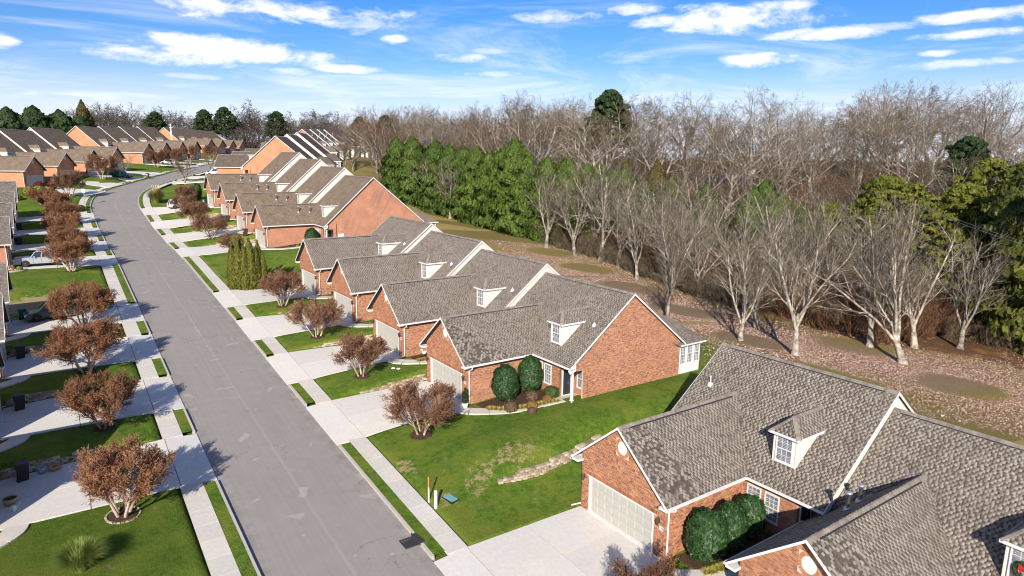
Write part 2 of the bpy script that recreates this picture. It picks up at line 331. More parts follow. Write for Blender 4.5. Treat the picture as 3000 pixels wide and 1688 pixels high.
STONE = piece_mat('wall_block', [(0, (.22, .16, .10)), (.5, (.36, .29, .20)), (1, (.50, .43, .33))], True)
def glass_fn(t, b):
    p = t.n('ShaderNodeTexCoord').outputs['Object']; z = t.n('ShaderNodeSeparateXYZ', None, i0=p).outputs[2]
    s = t.math('FRACT', t.math('MULTIPLY', z, 11.)); f = t.ramp(s, .25, .6); n = t.ramp(t.noise(p, .8, 2.), .4, .6)
    lnk(t, t.mix(f, (.045, .055, .07), t.mix(n, (.38, .40, .42), (.14, .16, .19))), b, 'Base Color')
GLASS = mat('window_glass_blinds', glass_fn, rough=.08, spec=.8); DGLASS = mat('dark_glass', None, (.03, .035, .045), .06, spec=.9)

# ---------------------------------------------------------------- mesh helpers
class MB:
    def __init__(s): s.v = []; s.f = []; s.a = []; s.uv = {}
    def poly(s, pts, a=.5, uv=None):
        i = len(s.v); s.v += [tuple(p) for p in pts]; s.f.append(tuple(range(i, i+len(pts)))); s.a.append(a)
        if uv: s.uv[len(s.f)-1] = uv
        return s
    def hexa(s, P, a=.5, skip=()):      # P: 4 bottom, 4 top corners (both counter-clockwise from above)
        i = len(s.v); s.v += [tuple(p) for p in P]
        fs = [(3, 2, 1, 0), (4, 5, 6, 7), (0, 1, 5, 4), (1, 2, 6, 5), (2, 3, 7, 6), (3, 0, 4, 7)]
        for k, q in enumerate(fs):
            if k in skip: continue
            s.f.append(tuple(i+j for j in q)); s.a.append(a)
        return s
    def box(s, x0, x1, y0, y1, z0, z1, a=.5):
        return s.hexa([(x0, y0, z0), (x1, y0, z0), (x1, y1, z0), (x0, y1, z0), (x0, y0, z1), (x1, y0, z1), (x1, y1, z1), (x0, y1, z1)], a)
    def tube(s, pts, r, n=8, a=.5, cap=True):
        pts = [Vector(p) for p in pts]; rs = r if isinstance(r, (list, tuple)) else [r]*len(pts); i0 = len(s.v)
        for k, p in enumerate(pts):
            d = (pts[min(k+1, len(pts)-1)]-pts[max(k-1, 0)]).normalized(); u = d.orthogonal().normalized()
            if abs(d.z) < .9: u = d.cross(Vector((0, 0, 1))).normalized()
            else: u = d.cross(Vector((0, 1, 0))).normalized()
            w = d.cross(u)
            for j in range(n):
                an = 2*math.pi*j/n; s.v.append(tuple(p+u*math.cos(an)*rs[k]+w*math.sin(an)*rs[k]))
        for k in range(len(pts)-1):
            for j in range(n):
                a0 = i0+k*n+j; a1 = i0+k*n+(j+1) % n; s.f.append((a0, a1, a1+n, a0+n)); s.a.append(a)
        if cap:
            s.f.append(tuple(i0+j for j in range(n))[::-1]); s.a.append(a); s.f.append(tuple(i0+(len(pts)-1)*n+j for j in range(n))); s.a.append(a)
        return s
    def lathe(s, prof, n=16, c=(0, 0, 0), a=.5):
        i0 = len(s.v)
        for r, z in prof:
            for j in range(n):
                an = 2*math.pi*j/n; s.v.append((c[0]+r*math.cos(an), c[1]+r*math.sin(an), c[2]+z))
        for k in range(len(prof)-1):
            for j in range(n):
                a0 = i0+k*n+j; a1 = i0+k*n+(j+1) % n; s.f.append((a0, a1, a1+n, a0+n)); s.a.append(a)
        if prof[0][0] > .001: s.f.append(tuple(i0+j for j in range(n))[::-1]); s.a.append(a)
        if prof[-1][0] > .001: s.f.append(tuple(i0+(len(prof)-1)*n+j for j in range(n))); s.a.append(a)
        return s
    def mesh(s, name, m, smooth=False):
        me = bpy.data.meshes.new(name); me.from_pydata(s.v, [], s.f)
        at = me.attributes.new('v', 'FLOAT', 'FACE'); at.data.foreach_set('value', np.array(s.a, dtype=np.float32))
        if s.uv:
            ul = me.uv_layers.new(name='uv')
            for fi, uv in s.uv.items():
                for li, q in zip(me.polygons[fi].loop_indices, uv): ul.data[li].uv = q
        if m: me.materials.append(m)
        if smooth: me.polygons.foreach_set('use_smooth', [True]*len(me.polygons))
        return me
def ob(name, me, parent=None, loc=None, kind=None):
    o = bpy.data.objects.new(name, me); col.objects.link(o)
    if parent: o.parent = parent
    if loc is not None: o.location = loc
    if kind: o['kind'] = kind
    return o
def thing(name, label, cat, loc=(0, 0, 0), rz=0, group=None, me=None, sc=None):
    o = bpy.data.objects.new(name, me); col.objects.link(o); o.location = loc; o.rotation_euler = (0, 0, rz)
    o['label'] = label; o['category'] = cat
    if group: o['group'] = group
    if sc: o.scale = sc
    return o
def fastmesh(name, V, Fq, m, a=None, smooth=False):
    """V (n,3), Fq (m,k) all faces with k corners"""
    me = bpy.data.meshes.new(name); k = Fq.shape[1]; n = len(Fq)
    me.vertices.add(len(V)); me.vertices.foreach_set('co', np.asarray(V, np.float32).ravel())
    me.loops.add(n*k); me.loops.foreach_set('vertex_index', np.asarray(Fq, np.int32).ravel())
    me.polygons.add(n); me.polygons.foreach_set('loop_start', np.arange(0, n*k, k, dtype=np.int32)); me.polygons.foreach_set('loop_total', np.full(n, k, np.int32))
    me.update(calc_edges=True)
    if a is not None: at = me.attributes.new('v', 'FLOAT', 'FACE'); at.data.foreach_set('value', np.asarray(a, np.float32))
    if m: me.materials.append(m)
    if smooth: me.polygons.foreach_set('use_smooth', np.ones(n, bool))
    return me
def quads(C, N, Upv, w, h, rnd=None):
    """leaf quads: centres, normals, up vectors, half sizes -> V, F"""
    N = N/np.linalg.norm(N, axis=1, keepdims=True); T = np.cross(N, Upv); T /= np.linalg.norm(T, axis=1, keepdims=True)+1e-9; B = np.cross(T, N)
    w = np.reshape(w, (-1, 1)); h = np.reshape(h, (-1, 1))
    V = np.stack([C-T*w-B*h, C+T*w-B*h*.6, C+T*w*.35+B*h, C-T*w*.7+B*h*.8], 1).reshape(-1, 3)
    return V, np.arange(len(V)).reshape(-1, 4)
# ---------------------------------------------------------------- townhouses
CAMP = Vector((0, 0, ZO))
def scan(poly, z):
    xs = []
    for (a0, z0), (a1, z1) in zip(poly, poly[1:]+poly[:1]):
        if (z0 <= z < z1) or (z1 <= z < z0): xs.append(a0+(a1-a0)*(z-z0)/(z1-z0))
    xs.sort(); return list(zip(xs[::2], xs[1::2]))
def brick_list(poly, holes=(), seed=1):
    rr = random.Random(seed); out = []; zs = [p[1] for p in poly]; z = min(zs); row = 0
    while z < max(zs):
        zm = z+.034
        for a0, a1 in scan(poly, zm):
            spans = [(a0+.012, a1-.012)]
            for h0, h1, g0, g1 in holes:
                if g0-.03 < zm < g1+.03:
                    ns = []
                    for s0, s1 in spans:
                        if h1 <= s0 or h0 >= s1: ns.append((s0, s1)); continue
                        if h0 > s0: ns.append((s0, h0))
                        if h1 < s1: ns.append((h1, s1))
                    spans = ns
            for s0, s1 in spans:
                a = s0-(.105 if row % 2 else 0)-((s0*7.3) % .03)
                while a < s1:
                    b0, b1 = max(a, s0), min(a+.197, s1)
                    if b1-b0 > .03: out.append((b0, b1, z, z+.060, rr.random()*.9+.1*rr.random(), b1-b0 > .196))
                    a += .212
        z += .0755; row += 1
    return out
def frame_mat(o, ux, uz, n):    # local axes: x along wall, y = into the wall, z up
    return Matrix(((ux.x, -n.x, uz.x, o.x), (ux.y, -n.y, uz.y, o.y), (ux.z, -n.z, uz.z, o.z), (0, 0, 0, 1)))
ONE_BRICK = None
def one_brick():
    global ONE_BRICK
    if not ONE_BRICK:
        b = MB(); b.box(0, .197, -.010, .02, 0, .060); ONE_BRICK = b.mesh('brick', BRICK1)
    return ONE_BRICK
TOOTH_W = (.14, .155, .17, .19)
TOOTH = {}
def tooth_mesh(w, m):
    if (w, m.name) not in TOOTH:
        b = MB(); b.hexa([(0, 0, 0), (w, 0, 0), (w, .175, -.004), (0, .175, -.004), (0, 0, .014), (w, 0, .014), (w, .175, .003), (0, .175, .003)]); TOOTH[(w, m.name)] = b.mesh('shingle', m)
    return TOOTH[(w, m.name)]
def wall_faces(mb, poly, M, thick=.12):
    """prism from a 2-D outline (a, z) set in the wall frame M"""
    i = len(mb.v); n = len(poly)
    for d in (0, thick):
        for a, z in poly: mb.v.append(tuple(M @ Vector((a, d, z))))
    mb.f.append(tuple(range(i, i+n))); mb.a.append(.5); mb.f.append(tuple(range(i+2*n-1, i+n-1, -1))); mb.a.append(.5)
    for k in range(n): mb.f.append((i+k, i+n+k, i+n+(k+1) % n, i+(k+1) % n)); mb.a.append(.5)
def face_frame(kind, c):
    """frames whose outer face looks to -x, -y, +y or +x; c is the plane's coordinate"""
    ex, ey, ez = Vector((1, 0, 0)), Vector((0, 1, 0)), Vector((0, 0, 1))
    if kind == '-x': return frame_mat(Vector((c, 0, 0)), ey, ez, -ex)
    if kind == '+x': return frame_mat(Vector((c, 0, 0)), ey, ez, ex)
    if kind == '-y': return frame_mat(Vector((0, c, 0)), ex, ez, -ey)
    return frame_mat(Vector((0, c, 0)), ex, ez, ey)
MC = {}
def cached(key, fn):
    if key not in MC: MC[key] = fn()
    return MC[key]
def make_wall(root, key, poly, kind, c, lvl, m_far, pick, holes=(), extra=None, seed=1, name='wall'):
    M = face_frame(kind, c)
    if lvl < 2:
        def f():
            b = MB(); wall_faces(b, poly, M); return b.mesh('wall', m_far)
        return ob(name, cached(key+(m_far.name,), f), root)
    def f():
        b = MB(); wall_faces(b, poly, M); return b.mesh('wall', MORTAR)
    w = ob(name, cached(key+('mortar',), f), root)
    bl = cached(key+('bl',), lambda: brick_list(poly, holes, seed))
    finish_bricks(w, M, bl, set(), extra, key)
    return w
def finish_bricks(w, M, bl, sel, extra, key):
    def f():
        mb = MB()
        for i, (a0, a1, z0, z1, v, full) in enumerate(bl):
            if i in sel: continue
            j = len(mb.v); d = -.010+.003*(v-.5)
            for (aa, dd, zz) in ((a0, 0, z0), (a1, 0, z0), (a1, d, z0), (a0, d, z0), (a0, 0, z1), (a1, 0, z1), (a1, d, z1), (a0, d, z1)): mb.v.append(tuple(M @ Vector((aa, dd, zz))))
            for q in ((3, 2, 6, 7), (0, 3, 7, 4), (2, 1, 5, 6), (7, 6, 5, 4), (0, 1, 2, 3)): mb.f.append(tuple(j+k for k in q)); mb.a.append(v)
        if extra: extra(mb, M)
        return mb.mesh('brick_courses', BRICK)
    ob('brick_courses', f() if sel else cached(key+('bm',), f), w, kind='stuff')
    for i in sel:
        a0, a1, z0, z1, v, full = bl[i]; o = bpy.data.objects.new('brick', one_brick()); col.objects.link(o); o.parent = w
        o.matrix_local = M @ Matrix.Translation((a0, .001*(v-.5)*4, z0))
def settle_bricks(pick, n=300):
    pick['c'].sort(); chosen = {}
    for d, wi, i in pick['c'][:n]: chosen.setdefault(wi, set()).add(i)
    for wi, (w, M, bl, extra, key) in enumerate(pick['w']): finish_bricks(w, M, bl, chosen.get(wi, set()), extra, key)
def slope_frame(o, u, v):
    """o corner at the eave, u along the eave, v up the slope"""
    n = u.cross(v).normalized(); return Matrix(((u.x, v.x, n.x, o.x), (u.y, v.y, n.y, o.y), (u.z, v.z, n.z, o.z), (0, 0, 0, 1)))
def shingle_list(poly, seed, expo=.138):
    """laminated shingles: pale tabs with a short dark notch between them, staggered from course to course"""
    rr = random.Random(seed); out = []; zs = [p[1] for p in poly]; t = min(zs); t1 = max(zs); r = 0; per = .265
    while t < t1-.02:
        ph = per*(0, .5, .17, .67, .33, .83)[(r*5+int(seed)) % 6]
        for s0, s1 in scan(poly, min(t+.07, t1-.01)):
            k = int((s0-ph)/per)-1; edges = []
            while ph+k*per < s1:
                w = TOOTH_W[int(abs(math.sin(k*12.9+r*78.2+seed)*4371)) % 4]
                edges.append((ph+k*per, ph+k*per+w, True)); edges.append((ph+k*per+w, ph+(k+1)*per, False)); k += 1
            for e0, e1, tooth in edges:
                a, e = max(e0, s0), min(e1, s1)
                if e-a < .006: continue
                full = tooth and a == e0 and e == e1
                n = .5+.5*math.sin(a*.55+t*.8+seed)*math.cos(a*.3-t*.9)
                if tooth: v = (.50+.34*rr.random()+.16*n) if rr.random() < .80 else .37+.14*rr.random()
                else: v = .02+rr.random()*.30 if rr.random() < .86 else .42  # notches coloured dark: the lower layer with its shade painted in
                out.append((a, e, t, v, tooth, full))
        t += expo; r += 1
    return out
def make_roof_plane(roof, key, poly, M, lvl, far_m, seed, pick=None, own_m=None, sh_m=None, name='roof_deck'):
    """poly in the slope frame (s along the eave, t up the slope)"""
    if lvl < 2:
        def f():
            b = MB(); i = 0
            b.poly([M @ Vector((s, t, .012)) for s, t in poly], uv=[(s, t) for s, t in poly])
            me = b.mesh('slope', far_m); return me
        ob('slope', cached(key+(far_m.name, 'f'), f), roof); return
    sl = cached(key+('sl',), lambda: shingle_list(poly, seed))
    sel = set()
    if pick:
        mw = pick['mw'] @ M; c = []
        for i, q in enumerate(sl):
            if q[5]: c.append(((mw @ Vector((q[0], q[2], 0))-CAMP).length, i))
        c.sort(); sel = set(i for d, i in c[:300])
    def f():
        V = []; Fq = []; A = []; i = 0
        for k, (s, e, t, v, tooth, full) in enumerate(sl):
            if k in sel: continue
            h = .019 if tooth else .006
            for p in ((s, t, 0), (e, t, 0), (e, t+.175, .001), (s, t+.175, .001), (s, t, h), (e, t, h), (e, t+.175, .004), (s, t+.175, .004)): V.append(tuple(M @ Vector(p)))
            for q in ((4, 5, 6, 7), (0, 1, 5, 4), (1, 2, 6, 5), (3, 0, 4, 7)): Fq.append([i+j for j in q]); A.append(v)
            i += 8
        return fastmesh('shingle_courses', np.array(V), np.array(Fq), sh_m, A)
    ob('shingle_courses', f() if sel else cached(key+('sm', sh_m.name), f), roof, kind='stuff')
    for k in sel:
        s, e, t, v, tooth, full = sl[k]; w = min(TOOTH_W, key=lambda q: abs(q-(e-s)))
        o = bpy.data.objects.new('shingle', tooth_mesh(w, own_m)); col.objects.link(o); o.parent = roof; o.matrix_local = M @ Matrix.Translation((s, t, .003))
def window(parent, M, a0, a1, z0, z1, cols=3, rows=2, lvl=2, name='window', glass=None):
    """double-hung window standing 3 cm proud of the wall frame M"""
    glass = glass or GLASS; w, h = a1-a0, z1-z0; key = ('win', round(w, 2), round(h, 2), cols, rows, lvl)
    def f():
        b = MB(); fr = .07
        for x0, x1, y0, y1, d in ((0, fr, 0, h, .05), (w-fr, w, 0, h, .05), (fr, w-fr, 0, fr, .05), (fr, w-fr, h-fr, h, .05), (fr, w-fr, h/2-.03, h/2+.03, .04)): b.box(x0, x1, -d, .0, y0, y1)
        if lvl > 0:
            for s0, s1 in ((fr, h/2-.03), (h/2+.03, h-fr)):
                for i in range(1, cols): x = fr+(w-2*fr)*i/cols; b.box(x-.011, x+.011, -.022, -.008, s0, s1)
                for i in range(1, rows): z = s0+(s1-s0)*i/rows; b.box(fr, w-fr, -.021, -.008, z-.011, z+.011)
        b.box(-.04, w+.04, -.08, 0, -.06, 0)
        return b.mesh('window', WHITE)
    o = ob(name, cached(key, f), parent); o.matrix_local = M @ Matrix.Translation((a0, -.012, z0))
    def g():
        b = MB(); b.box(.07, w-.07, -.010, .002, 0, h/2-.10); return b.mesh('pane', glass)
    me = cached(key+(glass.name, 'p'), g)
    if parent.parent is None or name == 'window':
        tgt = o if parent.parent is None else parent
        for zz in (.07, h/2+.03):
            p = ob('pane', me, tgt); p.matrix_local = Matrix.Translation((0, 0, zz)) if tgt is o else M @ Matrix.Translation((a0, -.012, z0+zz))
    return o
DOOR_W = 4.88
def garage_door(root, T, lvl, split):
    wg = T['wg']; y0 = wg/2-DOOR_W/2+.06; y1 = y0+DOOR_W; H = 2.16; M = face_frame('-x', .0)
    def f():
        b = MB(); b.box(.10, .14, y0, y1, .03, H)
        if not split:
            for r in range(4):
                for c in range(8):
                    b.box(.085, .10, y0+.1+c*.60, y0+.1+c*.60+.47, .12+r*.52, .12+r*.52+.36)
        for r in range(1, 4): b.box(.088, .101, y0, y1, r*.535-.006+.03, r*.535+.004+.03)
        return b.mesh('garage_door', CREAM)
    d = ob('garage_door', cached(('gd', split, wg), f), root)
    if split:
        def g():
            b = MB(); w, h = .47, .36
            b.poly([(0, 0, 0), (0, w, 0), (-.015, w-.03, .03), (-.015, .03, .03)][::-1]); b.poly([(0, 0, h), (0, w, h), (-.015, w-.03, h-.03), (-.015, .03, h-.03)])
            b.poly([(0, 0, 0), (-.015, .03, .03), (-.015, .03, h-.03), (0, 0, h)][::-1]); b.poly([(0, w, 0), (-.015, w-.03, .03), (-.015, w-.03, h-.03), (0, w, h)])
            b.poly([(-.015, .03, .03), (-.015, w-.03, .03), (-.015, w-.03, h-.03), (-.015, .03, h-.03)][::-1])
            b.box(-.022, -.012, .06, w-.06, .06, h-.06); return b.mesh('panel', CREAM)
        me = cached(('gp',), g)
        for r in range(4):
            for c in range(8): ob('panel', me, d, (.10, y0+.1+c*.60, .12+r*.52))
    def h():
        b = MB(); b.box(.0, .13, y0-.12, y0, -.02, H+.09); b.box(.0, .13, y1, y1+.12, -.02, H+.09); b.box(.0, .13, y0, y1, H, H+.09); b.box(-.12, .12, y0-.1, y1+.1, -.06, .025)
        return b.mesh('door_frame', WHITE)
    ob('door_frame', cached(('gf', wg), h), root)
def lamp(root, y, z):
    def f():
        b = MB(); b.box(-.03, 0, y-.05, y+.05, -.05, .22); b.tube([(-.02, y, .18), (-.1, y, .3), (-.17, y, .26)], .012, 6)
        b.lathe([(.02, .27), (.03, .25), (.10, .18), (.10, .16), (.075, .15), (.055, -.1), (.02, -.14), (.001, -.17)], 8, (-.17, y, 0)); return b.mesh('wall_lamp', mat('bronze', None, (.10, .07, .05), .5, metal=.4))
    ob('wall_lamp', cached(('lamp', y), f), root, (0, 0, z))
def unit(row, k, lvl, label, brick_m=FBR, roof_m=None, split=False, number=None, gable_m=None, group=None, far_roof=None, vents=(), sunroom=True, rear_dormer=False, plain=False):
    n_, sx, X, Y, Z, yaw, N, p, dz, dx, T = row
    x0, y0 = row_xy(row, k*dx*sx, k*p); tan = roof_m == 'tan'
    root = thing('townhouse', label, 'townhouse', (x0, y0, Z+ZO+k*dz), yaw, group, sc=(sx, 1, 1) if sx < 0 else None)
    MW = Matrix.Translation((x0, y0, Z+ZO+k*dz)) @ Matrix.Rotation(yaw, 4, 'Z') @ Matrix.Diagonal((sx, 1, 1, 1))
    class RW(dict): pass
    wg, he, hg, dx1, xr, dxb, hr, dm = (T[q] for q in ('wg', 'he', 'hg', 'dx1', 'dxr', 'dxb', 'hr', 'dm'))
    o = .44; sm = (hr-he)/(xr-dx1); sg = (hg-he)/(wg/2+o); xw = dx1+.42; xb = dxb-.4; b = -1.2
    end0 = k == 0; last = k == N-1; tk = ('T1' if T is T1 else 'T2',)
    srear = (hr-he)/(dxb-xr)
    pick = dict(w=[], c=[]) if split else None
    root_mw[root.name] = MW
    dy0 = wg/2-DOOR_W/2-.06; dy1 = dy0+DOOR_W+.24; dh = 2.27
    # -- walls
    gtop = he+sg*o-.05
    poly = [(0, b), (dy0, b), (dy0, dh), (dy1, dh), (dy1, b), (wg, b), (wg, gtop), (wg/2, hg-.07), (0, gtop)]
    def soldier(mb, M):
        a = dy0-.18
        while a < dy1+.14:
            P = [(a, 0, dh+.01), (a+.062, 0, dh+.01), (a+.062, -.016, dh+.01), (a, -.016, dh+.01)]
            mb.hexa([M @ Vector(q) for q in P]+[M @ Vector((q[0], q[1], dh+.215)) for q in P], random.Random(a).random()*.6+.1); a += .0735
        for j in range(26):     # ring of bricks round the vent
            an = 2*math.pi*j/26; r0, r1 = .36, .52; q = []
            for r_, t_ in ((r0, -.1), (r1, -.085), (r1, .085), (r0, .1)): q.append((wg/2+math.sin(an+t_)*r_, 4.93+math.cos(an+t_)*r_*1.12))
            mb.hexa([M @ Vector((a_, 0, z_)) for a_, z_ in q]+[M @ Vector((a_, -.025, z_)) for a_, z_ in q], .75+.25*random.Random(j).random())
    holes = [(dy0-.19, dy1+.19, dh-.02, dh+.20), (wg/2-.5, wg/2+.5, 4.42, 5.44)]
    make_wall_(root, tk+('gfront',), poly, '-x', 0, lvl, brick_m, pick, holes, soldier, 3)
    if lvl >= 1: 
        def f():
            mb = MB(); c = (wg/2, 4.93)
            pts = [(c[0]+.33*math.sin(a*math.pi/12), c[1]+.37*math.cos(a*math.pi/12)) for a in range(24)]
            M = face_frame('-x', -.012); wall_faces(mb, pts, M, .04)
            for i in range(-4, 5):
                w_ = .27*math.sqrt(max(0, 1-(i*.075/.36)**2)); mb.hexa([(-.03, c[0]-w_, c[1]+i*.075-.02), (-.03, c[0]+w_, c[1]+i*.075-.02), (-.012, c[0]+w_, c[1]+i*.075+.02), (-.012, c[0]-w_, c[1]+i*.075+.02), (-.036, c[0]-w_, c[1]+i*.075-.02), (-.036, c[0]+w_, c[1]+i*.075-.02), (-.02, c[0]+w_, c[1]+i*.075+.026), (-.02, c[0]-w_, c[1]+i*.075+.026)])
            return mb.mesh('gable_vent', WHITE)
        ob('gable_vent', cached(tk+('vent',), f), root)
    sidep = [(.0, b), (xw, b), (xw, he+.25), (0, he+.25)]
    make_wall_(root, tk+('gnear',), sidep, '-y', 0, lvl, brick_m, pick, seed=5)
    make_wall_(root, tk+('gfar',), sidep, '+y', wg, min(lvl, 1), brick_m, None)
    ztop = he+sm*.42-.04; rc = 1.5; lint = 2.75
    make_wall_(root, tk+('front',), [(-dm+rc, b), (0, b), (0, ztop), (-dm, ztop), (-dm, lint), (-dm+rc*.1, lint), (-dm+rc*.5, lint+.12), (-dm+rc*.9, lint), (-dm+rc, lint-.1)], '-x', xw, lvl, brick_m, pick, [(-1.2, -.28, 1.0, 2.62), (-2.35, -1.43, 1.0, 2.62)], seed=7)
    make_wall_(root, tk+('porch_back',), [(-dm, b), (-dm+rc, b), (-dm+rc, ztop), (-dm, ztop)], '-x', xw+1.5, min(lvl, 1), brick_m, None)
    make_wall_(root, tk+('porch_side',), [(xw, b), (xw+1.5, b), (xw+1.5, ztop), (xw, ztop)], '-y', -dm+rc, min(lvl, 1), brick_m, None)
    gp = [(xw+1.05, b), (xb, b), (xb, he+srear*.4-.05), (xr, hr-.09), (xw, ztop-.02), (xw, lint), (xw+1.05, lint)]
    if end0:
        make_wall_(root, tk+('gable',), gp, '-y', -dm, lvl, gable_m or brick_m, pick, seed=11)
    else:
        def f():
            mb = MB(); M = face_frame('-y', -dm+.02); wall_faces(mb, gp, M)
            z = he
            while z < hr-.1:
                for a0, a1 in scan(gp, z+.02): mb.hexa([M @ Vector(q) for q in ((a0, 0, z), (a1, 0, z), (a1, -.02, z), (a0, -.02, z), (a0, 0, z+.16), (a1, 0, z+.16), (a1, -.002, z+.16), (a0, -.002, z+.16))])
                z += .165
            return mb.mesh('party_wall', SIDING)
        ob('party_wall', cached(tk+('party',), f), root)
    make_wall_(root, tk+('gfarside', p), [(xw, b), (xb, b), (xb, he+srear*.4-.05), (xr, hr-.09), (xw, ztop-.02)], '+y', p-dm-.02, min(lvl, 1), brick_m, None)
    make_wall_(root, tk+('rear', p), [(-dm+.01, b), (p-dm-.03, b), (p-dm-.03, he+.2), (-dm+.01, he+.2)], '+x', xb, min(lvl, 1), brick_m, None)
    if pick: settle_bricks(pick)
    # -- roofs
    far_m = {'tan': FSHT, None: FSHG, 'dark': FSHD}[roof_m]
    sh_m, own_m = (SHG, SHG_OWN)
    roof = ob('roof', None, root)
    e0 = .27 if end0 else .16; e1 = p-dm+(.27 if last else -.01)
    def slab(mb, P, th=.09): mb.hexa([(q[0], q[1], q[2]-th) for q in P]+P)
    def f():
        mb = MB()
        slab(mb, [(dx1, -dm-e0, he), (xr, -dm-e0, hr), (xr, e1, hr), (dx1, e1, he)]); slab(mb, [(xr, -dm-e0, hr), (dxb, -dm-e0, he), (dxb, e1, he), (xr, e1, hr)])
        xg = dx1+(hg-he)/sm+.25
        slab(mb, [(-o, -o, he), (dx1+.3, -o, he), (xg, wg/2, hg), (-o, wg/2, hg)]); slab(mb, [(-o, wg/2, hg), (xg, wg/2, hg), (dx1+.3, wg+o, he), (-o, wg+o, he)])
        return mb.mesh('deck', DECK_DARK if lvl > 1 else far_m)
    ob('deck', cached(tk+('deck', e0, round(e1, 2), lvl > 1, far_m.name), f), roof)
    Ls = math.hypot(xr-dx1, hr-he); Lr = math.hypot(dxb-xr, hr-he); W = e1+dm+e0; sp = dict(mw=MW) if split else None
    # front slope (eave runs along +y: u = -y so that the normal looks up and to the street)
    Mf = slope_frame(Vector((dx1, e1, he)), Vector((0, -1, 0)), Vector((xr-dx1, 0, hr-he)).normalized())
    make_roof_plane(roof, tk+('fs', round(W, 2)), [(0, 0), (W, 0), (W, Ls), (0, Ls)], Mf, lvl, far_m, 21, None, own_m, sh_m)
    Mr = slope_frame(Vector((dxb, -dm-e0, he)), Vector((0, 1, 0)), Vector((xr-dxb, 0, hr-he)).normalized())
    make_roof_plane(roof, tk+('rs', round(W, 2)), [(0, 0), (W, 0), (W, Lr), (0, Lr)], Mr, min(lvl, 1), far_m, 22, None, own_m, sh_m)
    xg = dx1+(hg-he)/sm; Lg = math.hypot(wg/2+o, hg-he)
    Mg = slope_frame(Vector((-o, -o, he)), Vector((1, 0, 0)), Vector((0, wg/2+o, hg-he)).normalized())
    make_roof_plane(roof, tk+('gs',), [(0, 0), (dx1+o, 0), (xg+o, Lg), (0, Lg)], Mg, lvl, far_m, 23, sp, own_m, sh_m)
    Mh = slope_frame(Vector((dx1, wg+o, he)), Vector((-1, 0, 0)), Vector((0, -wg/2-o, hg-he)).normalized())
    make_roof_plane(roof, tk+('gh',), [(0, 0), (dx1+o, 0), (dx1+o, Lg), (dx1-xg, Lg)], Mh, min(lvl, 1) if n_ != 'b1' else lvl, far_m, 24, None, own_m, sh_m)
    if lvl >= 1:
        def f():   # ridge caps: one folded piece after another
            mb = MB(); rr = random.Random(5)
            y = -dm-e0
            while y < e1-.05:
                for sgn, s_ in ((-1, sm), (1, srear)): mb.hexa([(xr, y, hr+.03), (xr+sgn*.17, y, hr+.03-.17*s_), (xr+sgn*.17, y+.2, hr+.02-.17*s_), (xr, y+.2, hr+.02), (xr, y, hr+.055), (xr+sgn*.17, y, hr+.055-.17*s_), (xr+sgn*.17, y+.2, hr+.04-.17*s_), (xr, y+.2, hr+.04)], .45+.4*rr.random())
                y += .2
            x = -o
            while x < xg-.05:
                for sgn in (-1, 1): mb.hexa([(x, wg/2, hg+.03), (x, wg/2+sgn*.16, hg+.03-.16*sg), (x+.2, wg/2+sgn*.16, hg+.02-.16*sg), (x+.2, wg/2, hg+.02), (x, wg/2, hg+.055), (x, wg/2+sgn*.16, hg+.055-.16*sg), (x+.2, wg/2+sgn*.16, hg+.04-.16*sg), (x+.2, wg/2, hg+.04)], .45+.4*rr.random())
                x += .2
            return mb.mesh('ridge_cap', sh_m if roof_m != 'tan' else SHT)
        ob('ridge_cap', cached(tk+('cap', e0, round(e1, 2), roof_m), f), roof, kind='stuff')
        def f():
            mb = MB()
            for sgn, s_ in ((-1, sm), (1, srear)): mb.hexa([(xr+sgn*.15, -dm+.5, hr-.17*s_), (xr+sgn*.21, -dm+.5, hr-.21*s_), (xr+sgn*.21, p-dm-.4, hr-.21*s_), (xr+sgn*.15, p-dm-.4, hr-.17*s_), (xr+sgn*.15, -dm+.5, hr+.05-.17*s_), (xr+sgn*.21, -dm+.5, hr+.035-.21*s_), (xr+sgn*.21, p-dm-.4, hr+.035-.21*s_), (xr+sgn*.15, p-dm-.4, hr+.05-.17*s_)])
            for sgn in (-1, 1): mb.hexa([(.3, wg/2+sgn*.15, hg-.15*sg), (xg-.8, wg/2+sgn*.15, hg-.15*sg), (xg-.8, wg/2+sgn*.2, hg-.2*sg), (.3, wg/2+sgn*.2, hg-.2*sg), (.3, wg/2+sgn*.15, hg-.15*sg+.05), (xg-.8, wg/2+sgn*.15, hg-.15*sg+.05), (xg-.8, wg/2+sgn*.2, hg-.2*sg+.035), (.3, wg/2+sgn*.2, hg-.2*sg+.035)])
            return mb.mesh('ridge_vent', BLACK)
        ob('ridge_vent', cached(tk+('rv', p), f), roof)
    # -- white trim: rakes, eaves, cornice returns
    def f():
        mb = MB(); y = -dm-e0
        def board(P, Q, dxy, h=.15): mb.hexa([(P[0], P[1], P[2]-h), (Q[0], Q[1], Q[2]-h), (Q[0]+dxy[0], Q[1]+dxy[1], Q[2]-h), (P[0]+dxy[0], P[1]+dxy[1], P[2]-h), (P[0], P[1], P[2]+.015), (Q[0], Q[1], Q[2]+.015), (Q[0]+dxy[0], Q[1]+dxy[1], Q[2]+.015), (P[0]+dxy[0], P[1]+dxy[1], P[2]+.015)])
        board((dx1-.02, y-.032, he), (xr, y-.032, hr), (0, .03)); board((xr, y-.032, hr), (dxb+.02, y-.032, he), (0, .03))
        board((-o-.032, -o, he), (-o-.032, wg/2, hg), (.03, 0), .13); board((-o-.032, wg/2, hg), (-o-.032, wg+o, he), (.03, 0), .13)
        # soffits and returns
        mb.box(-o, .0, -o, .1, he-.22, he-.09); mb.box(-o, .0, wg-.1, wg+o, he-.22, he-.09)
